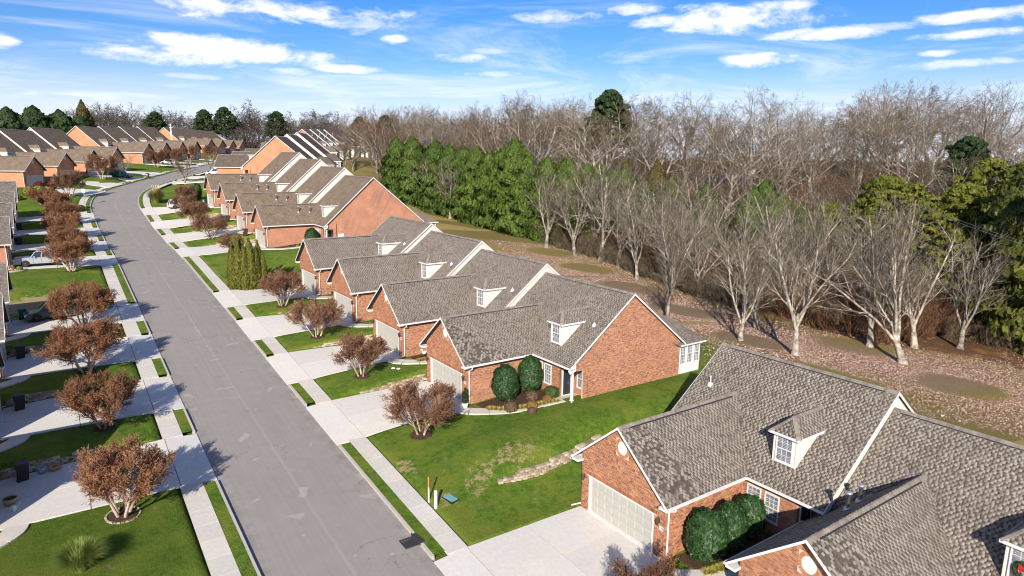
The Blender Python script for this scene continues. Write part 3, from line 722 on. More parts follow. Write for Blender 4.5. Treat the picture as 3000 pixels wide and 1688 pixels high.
        for a, c in ((-o, -.02), (wg+.02, wg+o)): mb.box(-.02 if lvl < 0 else 0, dx1+.2, a, c, he-.17, he-.12)
        mb.box(dx1, xw, -dm-e0, -o, he-.16, he-.11)
        if end0: mb.hexa([(dx1, y, he-.5), (dx1+.55, y, he-.28), (dx1+.55, -dm, he-.28), (dx1, -dm, he-.3), (dx1, y, he-.12), (dx1+.55, y, he+.2), (dx1+.55, -dm, he+.2), (dx1, -dm, he-.1)])
        if last:
            y = e1+.002; board((dx1-.02, y, he), (xr, y, hr), (0, .03)); board((xr, y, hr), (dxb+.02, y, he), (0, .03))
        return mb.mesh('trim', WHITE)
    ob('trim', cached(tk+('trim', e0, last, round(p, 2)), f), root)
    def gut(which):
        mb = MB(); g = .11
        for a, x0_, x1_ in (((-o-g, -o, dx1+.02), (wg+o, -o, dx1))[which:which+1] if which < 2 else ()):
            mb.box(x0_, x1_, a, a+g, he-.13, he-.105); mb.box(x0_, x1_, a, a+.015, he-.105, he-.01); mb.box(x0_, x1_, a+g-.015, a+g, he-.105, he-.01); mb.box(x0_, x0_+.015, a+.015, a+g-.015, he-.105, he-.01)
        if which == 2: mb.box(dx1-g, dx1, -dm-e0, -o-g, he-.13, he-.105); mb.box(dx1-g, dx1-g+.015, -dm-e0, -o-g, he-.105, he-.01); mb.box(dx1-.015, dx1, -dm-e0, -o-g, he-.105, he-.01)
        return mb.mesh('gutter', WHITE)
    for w_ in range(3): ob('gutter', cached(tk+('gut', e0, w_), lambda: gut(w_)), root)
    def f():
        mb = MB(); mb.tube([(.2, -o-.05, he-.14), (.2, -o-.03, he-.3), (.18, -.07, he-.52), (.18, -.07, .22), (.14, -.12, .1), (-.35, -.35, .06)], .05, 6)
        return mb.mesh('downspout', WHITE)
    ob('downspout', cached(tk+('dsp',), f), root)
    if lvl >= 1:
        def f():
            mb = MB(); mb.tube([(.2, wg+o+.05, he-.14), (.2, wg+o, he-.3), (.18, wg+.07, he-.52), (.18, wg+.07, .22), (.14, wg+.12, .1), (-.5, wg+.3, .06)], .05, 6); return mb.mesh('downspout', WHITE)
        ob('downspout', cached(tk+('dsp2',), f), root)
    garage_door(root, T, lvl, split)
    # -- porch
    def f():
        mb = MB(); mb.box(xw-.35, xw+1.5, -dm-.12, -dm+rc, b, .36); return mb.mesh('porch_floor', CONCB)
    ob('porch_floor', cached(tk+('pf',), f), root)
    def f():
        mb = MB(); mb.box(xw-.02, xw+.16, -dm, -dm+.18, .36, lint+.02); mb.box(xw-.05, xw+.19, -dm-.03, -dm+.21, .36, .5); return mb.mesh('porch_post', WHITE)
    ob('porch_post', cached(tk+('pp',), f), root)
    if lvl >= 1 and not plain:
        Mx = face_frame('-x', xw)
        window(root, Mx, -1.2, -.3, 1.02, 2.6, 3, 3, lvl); window(root, Mx, -2.33, -1.43, 1.02, 2.6, 3, 3, lvl)
        window(root, face_frame('-x', xw+1.5), -dm+.35, -dm+1.15, 1.0, 2.5, 3, 3, 0)
        def f():
            mb = MB(); mb.box(.0, .95, -.06, 0, .0, 2.1); mb.box(.1, .85, -.075, -.06, .1, 2.0); return mb.mesh('front_door', DGLASS)
        d = ob('front_door', cached(('fd',), f), root); d.matrix_local = face_frame('-y', -dm+rc) @ Matrix.Translation((xw+.3, -.0, .37))
        def f():
            mb = MB()
            for q in ((-.06, .0, 0, 2.16), (.95, 1.01, 0, 2.16), (0, .95, 2.1, 2.16), (0, .95, .0, .06)): mb.box(q[0], q[1], -.09, 0, q[2], q[3])
            return mb.mesh('frame', WHITE)
        ob('frame', cached(('fdf',), f), d)
        if end0:
            def f():
                mb = MB(); x_ = xw-.1; y_ = -dm-.14; mb.tube([(dx1-.05, -dm-e0+.1, he-.14), (x_-.1, y_-.06, he-.35), (x_+.06, y_, he-.5), (x_+.06, y_, .75), (x_-.1, y_-.1, .5), (x_-.35, y_-.6, .22), (x_-.5, y_-.9, .12)], .05, 6); return mb.mesh('downspout', WHITE)
            ob('downspout', cached(tk+('dsp3',), f), root)
        lamp(root, .38, 1.95); lamp(root, wg-.28, 1.95)
        if number:
            def f():
                mb = MB(); mb.box(-.015, -.0, .07, .36, 1.55, 1.78); return mb.mesh('number_plate', WHITE)
            npl = ob('number_plate', cached(('np',), f), root)
            cu = bpy.data.curves.new('numerals', 'FONT'); cu.body = number; cu.size = .17; cu.align_x = 'CENTER'; cu.extrude = .003; cu.materials.append(BLACK)
            tmp = bpy.data.objects.new('tmp', cu); me_n = bpy.data.meshes.new_from_object(tmp); bpy.data.objects.remove(tmp); me_n.name = 'numerals'
            t_ = ob('numerals', me_n, npl); t_.matrix_local = Matrix(((0, 0, -1, -.02), (-1, 0, 0, .215), (0, 1, 0, 1.60), (0, 0, 0, 1)))
    # -- dormer
    def dormer(rear=False):
        fx = dx1+1.2; ya, yb_ = -2.55, -1.17; zb = he+sm*1.2-.06; ze = zb+1.84; zr_ = ze+.88; ym = (ya+yb_)/2
        xe = dx1+(ze-he)/sm; xq = dx1+(zr_-he)/sm
        d = ob('dormer', None, root)
        def f():
            mb = MB(); mb.box(fx, fx+.1, ya, yb_, zb, ze)
            for yy in (ya, yb_-.1): mb.hexa([(fx+.1, yy, zb), (fx+.15, yy, zb), (fx+.15, yy+.1, zb), (fx+.1, yy+.1, zb), (fx+.1, yy, ze), (xe, yy, ze), (xe, yy+.1, ze), (fx+.1, yy+.1, ze)])
            for yy in (ya-.015, yb_-.06): mb.box(fx-.02, fx+.0, yy, yy+.075, zb, ze)
            mb.box(fx-.014, fx+.06, ya-.012, ya, zb, ze)
            return mb.mesh('face', SIDING)
        ob('face', cached(tk+('dface',), f), d)
        nb = 11; hh = (ze-zb)/nb
        def plank(i):
            def g():
                mb = MB(); z0 = zb+i*hh; x1 = fx+(z0-zb)/sm+.12
                mb.hexa([(fx+.0, ya-.022, z0), (x1, ya-.022, z0), (x1, ya, z0), (fx+.0, ya, z0), (fx+.0, ya-.004, z0+hh+.01), (x1+hh/sm, ya-.004, z0+hh+.01), (x1+hh/sm, ya, z0+hh+.01), (fx+.0, ya, z0+hh+.01)]); return mb.mesh('plank', SIDING)
            return g
        if lvl >= 1:
            for i in range(nb): ob('plank', cached(tk+('plank', i), plank(i)), d)
        # hipped roof
        def f():
            mb = MB(); ov = .2; h1 = (fx-ov, ya-ov, ze); h2 = (fx-ov, yb_+ov, ze); hp = (fx+.62, ym, zr_)
            e1_ = (xe+.1, ya-ov, ze); e2_ = (xe+.1, yb_+ov, ze); q = (xq, ym, zr_)
            c = far_m
            def uvp(P, o_, u_, v_): return [((Vector(a)-Vector(o_)).dot(u_), (Vector(a)-Vector(o_)).dot(v_)) for a in P]
            for P, u_ in (([h2, h1, hp], Vector((0, -1, 0))), ([h1, e1_, q, hp], Vector((1, 0, 0))), ([hp, q, e2_, h2], Vector((-1, 0, 0)))):
                n_ = (Vector(P[1])-Vector(P[0])).cross(Vector(P[2])-Vector(P[0])).normalized()
                if n_.z < 0: n_ = -n_
                v_ = n_.cross(u_); mb.poly(P, uv=uvp(P, h1, u_, v_ if v_.z > 0 else -v_))
            mb.poly([h1, h2, e2_, e1_], uv=[(0, 0)]*4)
            return mb.mesh('dormer_roof', DECK_DARK if lvl > 1 else c)
        dr = ob('dormer_roof', cached(tk+('droof', far_m.name, lvl > 1), f), d)
        ov = .2; h1 = Vector((fx-ov, ya-ov, ze)); h2 = Vector((fx-ov, yb_+ov, ze)); hp = Vector((fx+.62, ym, zr_)); e1v = Vector((xe+.1, ya-ov, ze)); q = Vector((xq, ym, zr_)); e2v = Vector((xe+.1, yb_+ov, ze))
        if lvl > 1:
            def pl(nm, O, u, up_pt, pts, seed):
                u = u.normalized(); v = (up_pt-O); v = (v-u*v.dot(u)).normalized(); M = slope_frame(O, u, v)
                if M.col[2][2] < 0: M = slope_frame(O, u, v)
                poly = [((P-O).dot(u), (P-O).dot(v)) for P in pts]; make_roof_plane(d, tk+('d', nm), poly, M, 2, far_m, seed, None, own_m, sh_m)
            pl('a', h2, h1-h2, hp, [h2, h1, hp], 31); pl('b', h1, e1v-h1, hp, [h1, e1v, q, hp], 32); pl('c', e2v, h2-e2v, hp, [e2v, h2, hp, q], 33)
            def f():
                mb = MB(); rr = random.Random(2)
                for A, B in ((h1, hp), (h2, hp), (hp, q)):
                    L = (B-A).length; n = int(L/.2); dd = (B-A)/n; sd_ = dd.cross(Vector((0, 0, 1))).normalized()*.13
                    for i in range(n):
                        P = A+dd*i; Q = P+dd; Z1 = Vector((0, 0, .05)); Z0 = Vector((0, 0, -.02)); Z2 = Vector((0, 0, .035))
                        for s_ in (-1, 1): mb.hexa([P, P+sd_*s_+Z0*2, Q+sd_*s_+Z0*2, Q, P+Z1, P+sd_*s_+Z0*.2, Q+sd_*s_+Z0*.5, Q+Z2] if s_ > 0 else [P+sd_*s_+Z0*2, P, Q, Q+sd_*s_+Z0*2, P+sd_*s_+Z0*.2, P+Z1, Q+Z2, Q+sd_*s_+Z0*.5], .5+.4*rr.random())
                return mb.mesh('ridge_cap', sh_m)
            ob('ridge_cap', cached(tk+('dcap',), f), d, kind='stuff')
        def f():
            mb = MB(); ov = .2
            mb.box(fx-ov-.03, fx-ov, ya-ov, yb_+ov, ze-.13, ze+.01); mb.box(fx-ov-.03, xe+.1, ya-ov-.03, ya-ov, ze-.13, ze+.01); mb.box(fx-ov-.03, xe+.1, yb_+ov, yb_+ov+.03, ze-.13, ze+.01); mb.box(fx-ov, xe, ya-ov, yb_+ov, ze-.12, ze-.1)
            return mb.mesh('fascia', WHITE)
        ob('fascia', cached(tk+('dfas',), f), d)
        window(d, face_frame('-x', fx-.0), ya+.2, yb_-.17, zb+.2, ze-.1, 3, 2, lvl)
        return d
    d = dormer()
    if rear_dormer:
        d2 = bpy.data.objects.new('dormer', None); col.objects.link(d2); d2.parent = root
        for c in list(d.children): q = c.copy(); col.objects.link(q); q.parent = d2
        d2.matrix_local = Matrix.Translation((2*xr, 0, 0)) @ Matrix.Diagonal((-1, 1, 1, 1)); d2.location.z = -.35
    # -- sunroom at the back
    if sunroom:
        def f():
            mb = MB(); mb.box(xb, xb+2.7, -dm+.08, -dm+4.9, b, .25); return mb.mesh('sunroom_base', brick_m)
        ob('sunroom_base', cached(tk+('sb', brick_m.name), f), root)
        def f():
            mb = MB(); mb.box(xb, xb+2.68, -dm+.1, -dm+4.88, .25, 3.02)
            for i in range(5): mb.box(xb, xb+2.7, -dm+.085, -dm+.1, .25+i*.18, .25+i*.18+.17)
            for x_ in (xb+.02, xb+.86, xb+1.74, xb+2.6): mb.box(x_, x_+.1, -dm+.06, -dm+.1, 1.1, 3.02)
            return mb.mesh('sunroom', SIDING if n_ != 'b2' else WHITE)
        ob('sunroom', cached(tk+('sr', n_ == 'b2'), f), root)
        if lvl >= 1:
            for i in range(3): window(root, face_frame('-y', -dm+.085), xb+.13+i*.88, xb+.85+i*.88, 1.2, 2.95, 3, 3, lvl)
            for i in range(3): window(root, face_frame('+x', xb+2.69), -dm+.4+i*1.45, -dm+1.4+i*1.45, 1.2, 2.95, 3, 3, 0)
        def f():
            mb = MB(); ov = .35; A = (xb-.5, -dm-.25, 3.05); B = (xb+2.7+ov, -dm-.25, 3.05); C_ = (xb+2.7+ov, -dm+5.2, 3.05); D_ = (xb-.5, -dm+5.2, 3.05); hz = 5.0; P = (xb+.9, -dm+2.5, hz); Q = (xr+(hr-hz)/srear, -dm+2.5, hz)
            def uv(*p): return [(a[0]*1.0, a[1]*1.0+a[2]*.6) for a in p]
            for pp in ([A, B, P, Q], [B, C_, P], [C_, D_, Q, P], [A, D_, C_, B]): mb.poly(pp, uv=uv(*pp))
            return mb.mesh('sunroom_roof', far_m)
        ob('sunroom_roof', cached(tk+('srr', far_m.name), f), root)
        def f():
            mb = MB(); mb.box(xb-.2, xb+3.07, -dm-.28, -dm-.25, 2.93, 3.06); mb.box(xb+3.04, xb+3.07, -dm-.25, -dm+5.2, 2.93, 3.06); mb.box(xb, xb+3.04, -dm-.25, -dm+5.2, 3.0, 3.03); return mb.mesh('eave_board', WHITE)
        ob('eave_board', cached(tk+('seb',), f), root)
    # -- vent pipes: list of (x, y on plan, height, kind)
    for vx, vy, vh, vk in vents:
        if vy < wg/2 and vy > -o and vx < xg: vz = he+(vy+o)*sg
        elif vy < wg+o and vy >= wg/2 and vx < xg-(vy-wg/2): vz = hg-(vy-wg/2)*sg
        else: vz = he+(vx-dx1)*sm if vx < xr else hr-(vx-xr)*srear
        def f():
            mb = MB(); mb.lathe([(.22, -.12), (.14, .1), (.09, .14)], 10); mb.lathe([(.085, .1), (.085, vh), (.12, vh), (.17, vh+.03), (.17, vh+.09), (.1, vh+.13), (.001, vh+.14)] if vk else [(.045, 0), (.045, vh), (.001, vh)], 12); return mb.mesh('vent_pipe', GREYMETAL if vk else WHITE, True)
        ob('vent_pipe', cached(('vp', vh, vk), f), root, (vx, vy, vz))
    return root
root_mw = {}
def make_wall_(root, key, poly, kind, c, lvl, m_far, pick, holes=(), extra=None, seed=1):
    class Q: pass
    global _cur; M = face_frame(kind, c)
    if lvl < 2 or pick is None: return make_wall(root, key, poly, kind, c, lvl, m_far, None, holes, extra, seed)
    def f():
        b = MB(); wall_faces(b, poly, M); return b.mesh('wall', MORTAR)
    w = ob('wall', cached(key+('mortar',), f), root)
    bl = cached(key+('bl',), lambda: brick_list(poly, holes, seed)); mw = root_mw[root.name] @ M
    for i, q in enumerate(bl):
        if q[5] and q[2] > .1: pick['c'].append(((mw @ Vector((q[0], 0, q[2]))-CAMP).length, len(pick['w']), i))
    pick['w'].append((w, M, bl, extra, key)); return w
SHT = piece_mat('asphalt_shingle_tan', TAN_SH)
SHG_OWN = piece_mat('asphalt_shingle_grey_piece', [(0, (.175, .148, .122)), (.15, (.225, .192, .158)), (.75, (.28, .242, .202)), (1, (.305, .265, .222))], True)
# ---------------------------------------------------------------- ground sheet
def lines(lo, hi, fine, ext, extra=()):
    a = list(np.arange(lo, hi, fine))+list(extra)
    st, x = fine*1.6, lo
    while x > ext[0]: x -= st; a.append(x); st = min(st*1.12, 60)
    st, x = fine*1.6, hi
    while x < ext[1]: x += st; a.append(x); st = min(st*1.12, 60)
    return np.unique(np.round(a, 3))
ex_x = [4.3, 4.5, 4.62, 6.5, 14.5, 16.36, 16.5, 16.7]
ex_y = []
for rn in ('b1', 'b2', 'b3', 'm', 'n'):
    r = RD[rn]; T = r[10]
    for k in range(r[6]): y = r[3]*0+r[3]+k*r[7]; ex_y += [y-.13, y-.11, y+T['wg']+.11, y+T['wg']+.13, y+T['wg']+.33, y+T['wg']+.36]
GX = lines(-14, 52, .5, (-700, 1500), ex_x); GY = lines(2, 156, .45, (-120, 2000), ex_y)
XX, YY = np.meshgrid(GX, GY, indexing='ij'); ZZ = gz(XX.ravel(), YY.ravel()).reshape(XX.shape)
# small unevenness away from the built parts
ZZ += np.where((XX > 50), .12*np.sin(XX*.35+YY*.21)*np.sin(YY*.3-XX*.13), 0)
V = np.stack([XX.ravel(), YY.ravel(), ZZ.ravel()], 1); nx, ny = XX.shape
I = np.arange(nx*ny).reshape(nx, ny)
Q = np.stack([I[:-1, :-1].ravel(), I[1:, :-1].ravel(), I[1:, 1:].ravel(), I[:-1, 1:].ravel()], 1)
ground = ob('ground', fastmesh('ground', V, Q, GROUND, smooth=False), kind='structure')
def wattr(name, vals):
    at = ground.data.attributes.new(name, 'FLOAT', 'POINT'); at.data.foreach_set('value', vals.astype(np.float32).ravel())
X_, Y_ = XX, YY
edge = 57+.0*Y_+np.where(Y_ > 60, (Y_-60)*.12, 0)+np.where(Y_ < 40, (40-Y_)*.35, 0)      # where the open lawn stops
woodx = np.interp(Y_, [-60, 15, 30, 36, 60, 80, 100, 120, 150, 200, 240], [92, 84, 80, 74, 70, 73, 72, 72, 66, 92, 120])
wood = sst(-2, 5, X_-woodx)*sst(-60, 0, Y_+60)
clear = np.exp(-(((X_-100)/14)**2+((Y_-47)/11)**2))+np.exp(-(((X_-145)/14)**2+((Y_-80)/10)**2))
wattr('wood', np.maximum(wood, 0)*(1-.55*np.clip(clear, 0, 1))+sst(-25, -60, X_)*.8)
wattr('field', sst(47, 60, X_)*.75+sst(140, 170, Y_)*.0)
lf = np.exp(-(((X_-(woodx-9))/9.)**2))*sst(20, 27, Y_)*sst(84, 66, Y_)*1.1
wattr('leaf', np.clip(lf, 0, 1.1))
dry = np.zeros_like(X_)
for cx, cy, rx, ry, st in ((23.0, 32.9, 3.2, 1.0, .5), (19.5, 32.0, 1.2, .9, .42), (17.0, 36.3, .7, 1.2, .6), (17.6, 31.9, .9, .9, .55), (-1.5, 84.6, 5.5, 2.6, 1.2), (57, 90, 9, 4, .9), (62, 105, 9, 6, .7), (19.2, 104.6, 3.2, 2.4, .6), (64, 60, 14, 10, .45), (52, 70, 6, 12, .35), (66, 78, 5, 9, .6)):
    dry = np.maximum(dry, st*np.exp(-(((X_-cx)/rx)**2+((Y_-cy)/ry)**2)**1.5))
wattr('dry', dry)

# ---------------------------------------------------------------- road, kerbs, pavements
def offset_line(P, d):
    T = np.gradient(P, axis=0); T /= np.linalg.norm(T, axis=1, keepdims=True); N = np.stack([T[:, 1], -T[:, 0]], 1); return P+N*d
S_ = np.concatenate([[0], np.cumsum(np.linalg.norm(np.diff(CP, axis=0), axis=1))])
def ribbon(name, d0, d1, m, dz, a=0, b=None, crown=0., n=2, kind='structure', parent=None, thick=0.):
    """strip between two offsets of the centre line; a..b run along it in metres"""
    b = S_[-1] if b is None else b; ss = np.unique(np.concatenate([[a, b], S_[(S_ > a) & (S_ < b)]])); P = np.stack([np.interp(ss, S_, CP[:, 0]), np.interp(ss, S_, CP[:, 1])], 1)
    T = np.stack([np.interp(ss, S_, np.gradient(CP[:, 0])), np.interp(ss, S_, np.gradient(CP[:, 1]))], 1); T /= np.linalg.norm(T, axis=1, keepdims=True); N = np.stack([T[:, 1], -T[:, 0]], 1)
    offs = np.linspace(d0, d1, n); mb = MB(); rows_ = []
    for o_ in offs:
        p = P+N*o_; c = zt(P[:, 1]) + (dz if np.isscalar(dz) else np.interp(o_, [d0, d1], dz)) - crown*(o_/3.9)**2; rows_.append(np.column_stack([p, c]))
    if thick:
        lo = [q-np.array([0, 0, thick]) for q in rows_]
        for i in range(len(ss)-1): mb.hexa([lo[0][i], lo[-1][i], lo[-1][i+1], lo[0][i+1], rows_[0][i], rows_[-1][i], rows_[-1][i+1], rows_[0][i+1]], skip=(0,))
    else:
        for j in range(n-1):
            for i in range(len(ss)-1): mb.poly([rows_[j][i], rows_[j+1][i], rows_[j+1][i+1], rows_[j][i+1]], uv=[(offs[j], ss[i]), (offs[j+1], ss[i]), (offs[j+1], ss[i+1]), (offs[j], ss[i+1])])
    return ob(name, mb.mesh(name, m), parent, kind=kind if parent is None else None)
SY = lambda y: float(np.interp(y, CP[:, 1], S_))       # distance along the road at a given y (straight part)
ribbon('road', -3.9, 3.9, ASPH, .0, crown=.05, n=9)
def drives(side):
    """intervals of s covered by driveways on one side"""
    out = []
    for r in ROWS:
        if r[1] != side: continue
        for k in range(r[6]):
            u0 = -9.5; xa, ya = row_xy(r, -9.0, k*r[7]-.02); xb_, yb_ = row_xy(r, -9.0, k*r[7]+r[10]['wg']+.02)
            sa = S_[np.argmin(np.hypot(CP[:, 0]-xa, CP[:, 1]-ya))]; sb = S_[np.argmin(np.hypot(CP[:, 0]-xb_, CP[:, 1]-yb_))]
            if r[5] == 0: sa, sb = SY(ya), SY(yb_)
            out.append((sa, sb))
    return sorted(out)
pave = ob('pavement', None, kind='structure')
sdr = {}
for side in (1, -1):
    dv = drives(side); cur = 0.; gaps = []
    for a, b in dv:
        if a-cur > .6: gaps.append((cur, a))
        cur = max(cur, b)
    gaps.append((cur, S_[-1])); sdr[side] = gaps
    for a, b in gaps:
        if b > SY(156)+170: b = SY(156)+170
        if b < SY(4) or b-a < .8: continue
        a = max(a, SY(-2))
        k0, k1 = (3.9, 4.06); i0, i1 = (4.06, 4.72); w0, w1 = (4.72, 5.93)
        ribbon('kerb', side*k0, side*k1, CONCK, .125, a+.25, b-.25, thick=.3)
        ribbon('grass_verge', side*i0, side*i1, GROUND, (.12, .135), a+.3, b-.3, n=3)
        far = a > SY(156)+40
        if far: ribbon('paving', side*w0, side*w1, CONC, .14, a, b, thick=.1, parent=pave, kind=None); continue
        n = max(1, round((b-a)/1.55)); L = (b-a)/n
        for i in range(n):
            ribbon('slab', side*w0, side*w1, CONC, .14+random.uniform(-.004, .006), a+i*L+.018, a+(i+1)*L-.018, thick=.1, parent=pave, kind=None)
# driveways: concrete slabs between sawn joints
def driveway(r, k, far=False):
    n_, sx, X, Y, Z, yaw, N, p, dz, dx, T = r; wg = T['wg']; d = ob('driveway', None, kind='structure')
    # find how far the kerb is along -u
    us = np.arange(0, 16, .05); xs, ys = row_xy(r, -us+k*dx*0, np.full_like(us, k*p+wg/2)); cd = cdist(xs, ys); ue = us[np.argmax(cd < 3.9)] if (cd < 3.9).any() else 10.
    uw = ue-2.0; us_ = [-.02, -uw*.5, -uw, -ue]; va = [-.02, wg*.5, wg+.02]
    xo = k*dx
    def zf(u, v, apron):
        x, y = row_xy(r, u, v+k*p)
        if apron: return float(zt(y))+.015
        if u <= -uw+.001: return float(zt(y))+.15
        z0 = float(zt(row_xy(r, -uw, v+k*p)[1]))+.15; z1 = Z+ZO+k*dz+.0; t = 1+u/uw; return z0*(1-t)+z1*t
    def slab(u0, u1, v0, v1, ap):
        g = .02; mb = MB(); m_ = 3; c = []
        for i in range(m_+1):
            for j in range(m_+1):
                u = u0-g+(u1+g-u0+g)*i/m_ if u0 > u1 else u0; v = v0+g+(v1-v0-2*g)*j/m_
                zz = zf(u, v, ap and i == m_) if ap else zf(u, v, False)
                if ap: zz = (1-i/m_)*zf(u0, v, False)+(i/m_)*zf(u1, v, True); 
                # the kerb line is not quite parallel to the garage on the bend
                x, y = row_xy(r, u, v+k*p); c.append((x, y, zz))
        q = lambda i, j: c[i*(m_+1)+j]
        for i in range(m_):
            for j in range(m_):
                P = [q(i, j), q(i+1, j), q(i+1, j+1), q(i, j+1)]
                if sx > 0: P = P[::-1]
                mb.poly(P)
        for e in ([q(i, 0) for i in range(m_+1)], [q(i, m_) for i in range(m_+1)], [q(0, j) for j in range(m_+1)], [q(m_, j) for j in range(m_+1)]):
            for A, B in zip(e[:-1], e[1:]): mb.poly([A, B, (B[0], B[1], B[2]-.12), (A[0], A[1], A[2]-.12)])
        ob('slab', mb.mesh('slab', CONCD), d)
    if far: slab(us_[0], us_[3]+2, va[0], va[2], False); slab(us_[2], us_[3], va[0], va[2], True); return
    for i in range(2):
        for j in range(2): slab(us_[i], us_[i+1], va[j], va[j+1], False)
    slab(us_[2], us_[3], va[0], va[2], True)
for r in ROWS:
    if r[0] == 'b6' or r[0] == 'l3': continue
    for k in range(r[6]): driveway(r, k, r[0] in ('b4', 'b5', 'l1', 'l2'))
# curved front walks from driveway to porch
def walk(r, k):
    n_, sx, X, Y, Z, yaw, N, p, dz, dx, T = r; w = ob('front_walk', None, kind='structure'); dm = T['dm']
    pts = [(-1.2, -.1), (-1.0, -.9), (-.2, -1.65), (1.2, -2.5), (3.0, -3.3), (5.0, -3.9), (T['dx1']+.1, -4.1)]
    P = catmull(pts, .4); L = np.concatenate([[0], np.cumsum(np.linalg.norm(np.diff(P, axis=0), axis=1))]); n = 6
    for i in range(n):
        ss = np.linspace(L[-1]*i/n+.01, L[-1]*(i+1)/n-.01, 5); a = np.stack([np.interp(ss, L, P[:, 0]), np.interp(ss, L, P[:, 1])], 1); Tt = np.gradient(a, axis=0); Tt /= np.linalg.norm(Tt, axis=1, keepdims=True); Nn = np.stack([Tt[:, 1], -Tt[:, 0]], 1)*.55
        A, B = a-Nn, a+Nn; mb = MB(); rw = []
        for q in (A, B):
            x, y = row_xy(r, q[:, 0], q[:, 1]+k*p); z0 = Z+ZO+k*dz+.04; z = np.maximum(gz(x, y), np.where(q[:, 0] < .5, z0-.06, -99))+.07; rw.append(np.column_stack([x, y, z]))
        for j in range(4):
            lo0, lo1 = rw[0].copy(), rw[1].copy(); lo0[:, 2] -= .12; lo1[:, 2] -= .12
            mb.hexa([lo0[j], lo1[j], lo1[j+1], lo0[j+1], rw[0][j], rw[1][j], rw[1][j+1], rw[0][j+1]])
        ob('slab', mb.mesh('slab', CONC), w)
for rn in ('b1', 'b2', 'b3', 'm', 'n'):
    for k in range(RD[rn][6]):
        if rn != 'b1' or k: walk(RD[rn], k)
# retaining walls of tumbled blocks
BLK = {}
def block_mesh(i):
    if i not in BLK:
        rr = random.Random(i); b = MB(); w = .40; f = lambda: rr.uniform(-.008, .008)
        b.hexa([(.0+f(), .0+f(), 0), (w*.5, -.045+f(), 0), (w+f(), .0+f(), 0), (w, .26, 0)][:0] or [(0+f(), f(), 0), (w+f(), f(), 0), (w, .26, 0), (0, .26, 0), (.012+f(), .012+f(), .145), (w-.012+f(), .012+f(), .145), (w-.01, .25, .145), (.01, .25, .145)])
        b.hexa([(.03, .0, .01), (.1, -.04+f(), .012), (w-.1, -.04+f(), .012), (w-.03, .0, .01), (.035, .006, .135), (.11, -.03+f(), .13), (w-.11, -.03, .13), (w-.035, .006, .135)])
        BLK[i] = b.mesh('block', STONE)
    return BLK[i]
def block_wall(P, courses, label, cap=False, batter=.03, single=True):
    """P: plan points of the foot; courses(t) gives how many courses stand at t in 0..1"""
    P = catmull(P, .3); L = np.concatenate([[0], np.cumsum(np.linalg.norm(np.diff(P, axis=0), axis=1))]); Lt = L[-1]
    zb = np.array([float(gz(np.array([p[0]]), np.array([p[1]]))[0]) for p in P])
    base = zb.min()-.02
    t = thing('retaining_wall', label, 'garden wall', (P[0][0], P[0][1], base), 0, 'block retaining walls beside the driveways')
    mbj = None if single else MB(); nmax = max(courses(q/20) for q in range(21))
    T = np.gradient(P, axis=0); T /= np.linalg.norm(T, axis=1, keepdims=True)
    for c in range(int(nmax)):
        s = -.2 if c % 2 else 0.
        while s < Lt-.1:
            q = min(max(s/Lt, 0), 1)
            if courses(q) > c:
                sx_ = max(s, 0); x = np.interp(sx_, L, P[:, 0]); y = np.interp(sx_, L, P[:, 1]); tx = np.interp(sx_, L, T[:, 0]); ty = np.interp(sx_, L, T[:, 1]); a = math.atan2(ty, tx)
                nx_, ny_ = -ty, tx; lift = np.interp(sx_, L, zb)-base; z = base+c*.15+ (round(lift/.15)*.15)
                o = bpy.data.objects.new('block', block_mesh(random.randrange(6))); col.objects.link(o); o.parent = t
                o.matrix_local = Matrix.Translation((x+nx_*batter*c-P[0][0], y+ny_*batter*c-P[0][1], z-base)) @ Matrix.Rotation(a, 4, 'Z')
            s += .41
    return t
gy = lambda x, y: float(gz(np.array([float(x)]), np.array([float(y)]))[0])
block_wall([(20.9, 31.35), (22.4, 31.0), (24.2, 30.85), (26.5, 31.1), (29.5, 31.5)], lambda q: 2 if q < .12 else 4, 'tan block retaining wall in the open lawn beside the nearest grey garage')
GW = [('b1', 1, 'tan block retaining wall at the bottom edge of the photo'), ('b2', 0, 'tan block retaining wall beside the driveway of the end house with holly bushes'), ('b2', 1, 'tan block retaining wall under the second street tree of the grey-roofed row'), ('b2', 2, 'short tan block wall above the driveway nearest the yellow-green evergreens'), ('b3', 0, 'long low block wall beside the nearest driveway of the tan-roofed row'), ('b3', 1, 'reddish block wall two driveways beyond the yellow-green evergreens'), ('b3', 2, 'low block wall beside the driveway with the white vehicle')]
for rn, k, lab in GW:
    r = RD[rn]; y = r[3]+k*r[7]+r[10]['wg']+.16
    block_wall([(18.8, y+.02), (20.5, y), (22.3, y), (r[2]-.1, y)], lambda q: 1 if q < .15 else 2 if q < .4 else 3 if q < .75 else 4, lab)
for k, lab in ((0, 'dark block wall in shade beside the lowest left driveway'), (1, 'pale capped block wall in shade between the two lower left driveways'), (2, 'block wall in shade behind the dark car'), (3, 'block wall in shade beside the dark car')):
    r = RD['m']; y = r[3]+k*r[7]+r[10]['wg']+.16
    if k < 3: block_wall([(-4.2, y), (-2, y), (0, y), (1.6, y+.05)], lambda q: 4 if q < .5 else 3 if q < .8 else 2, lab)
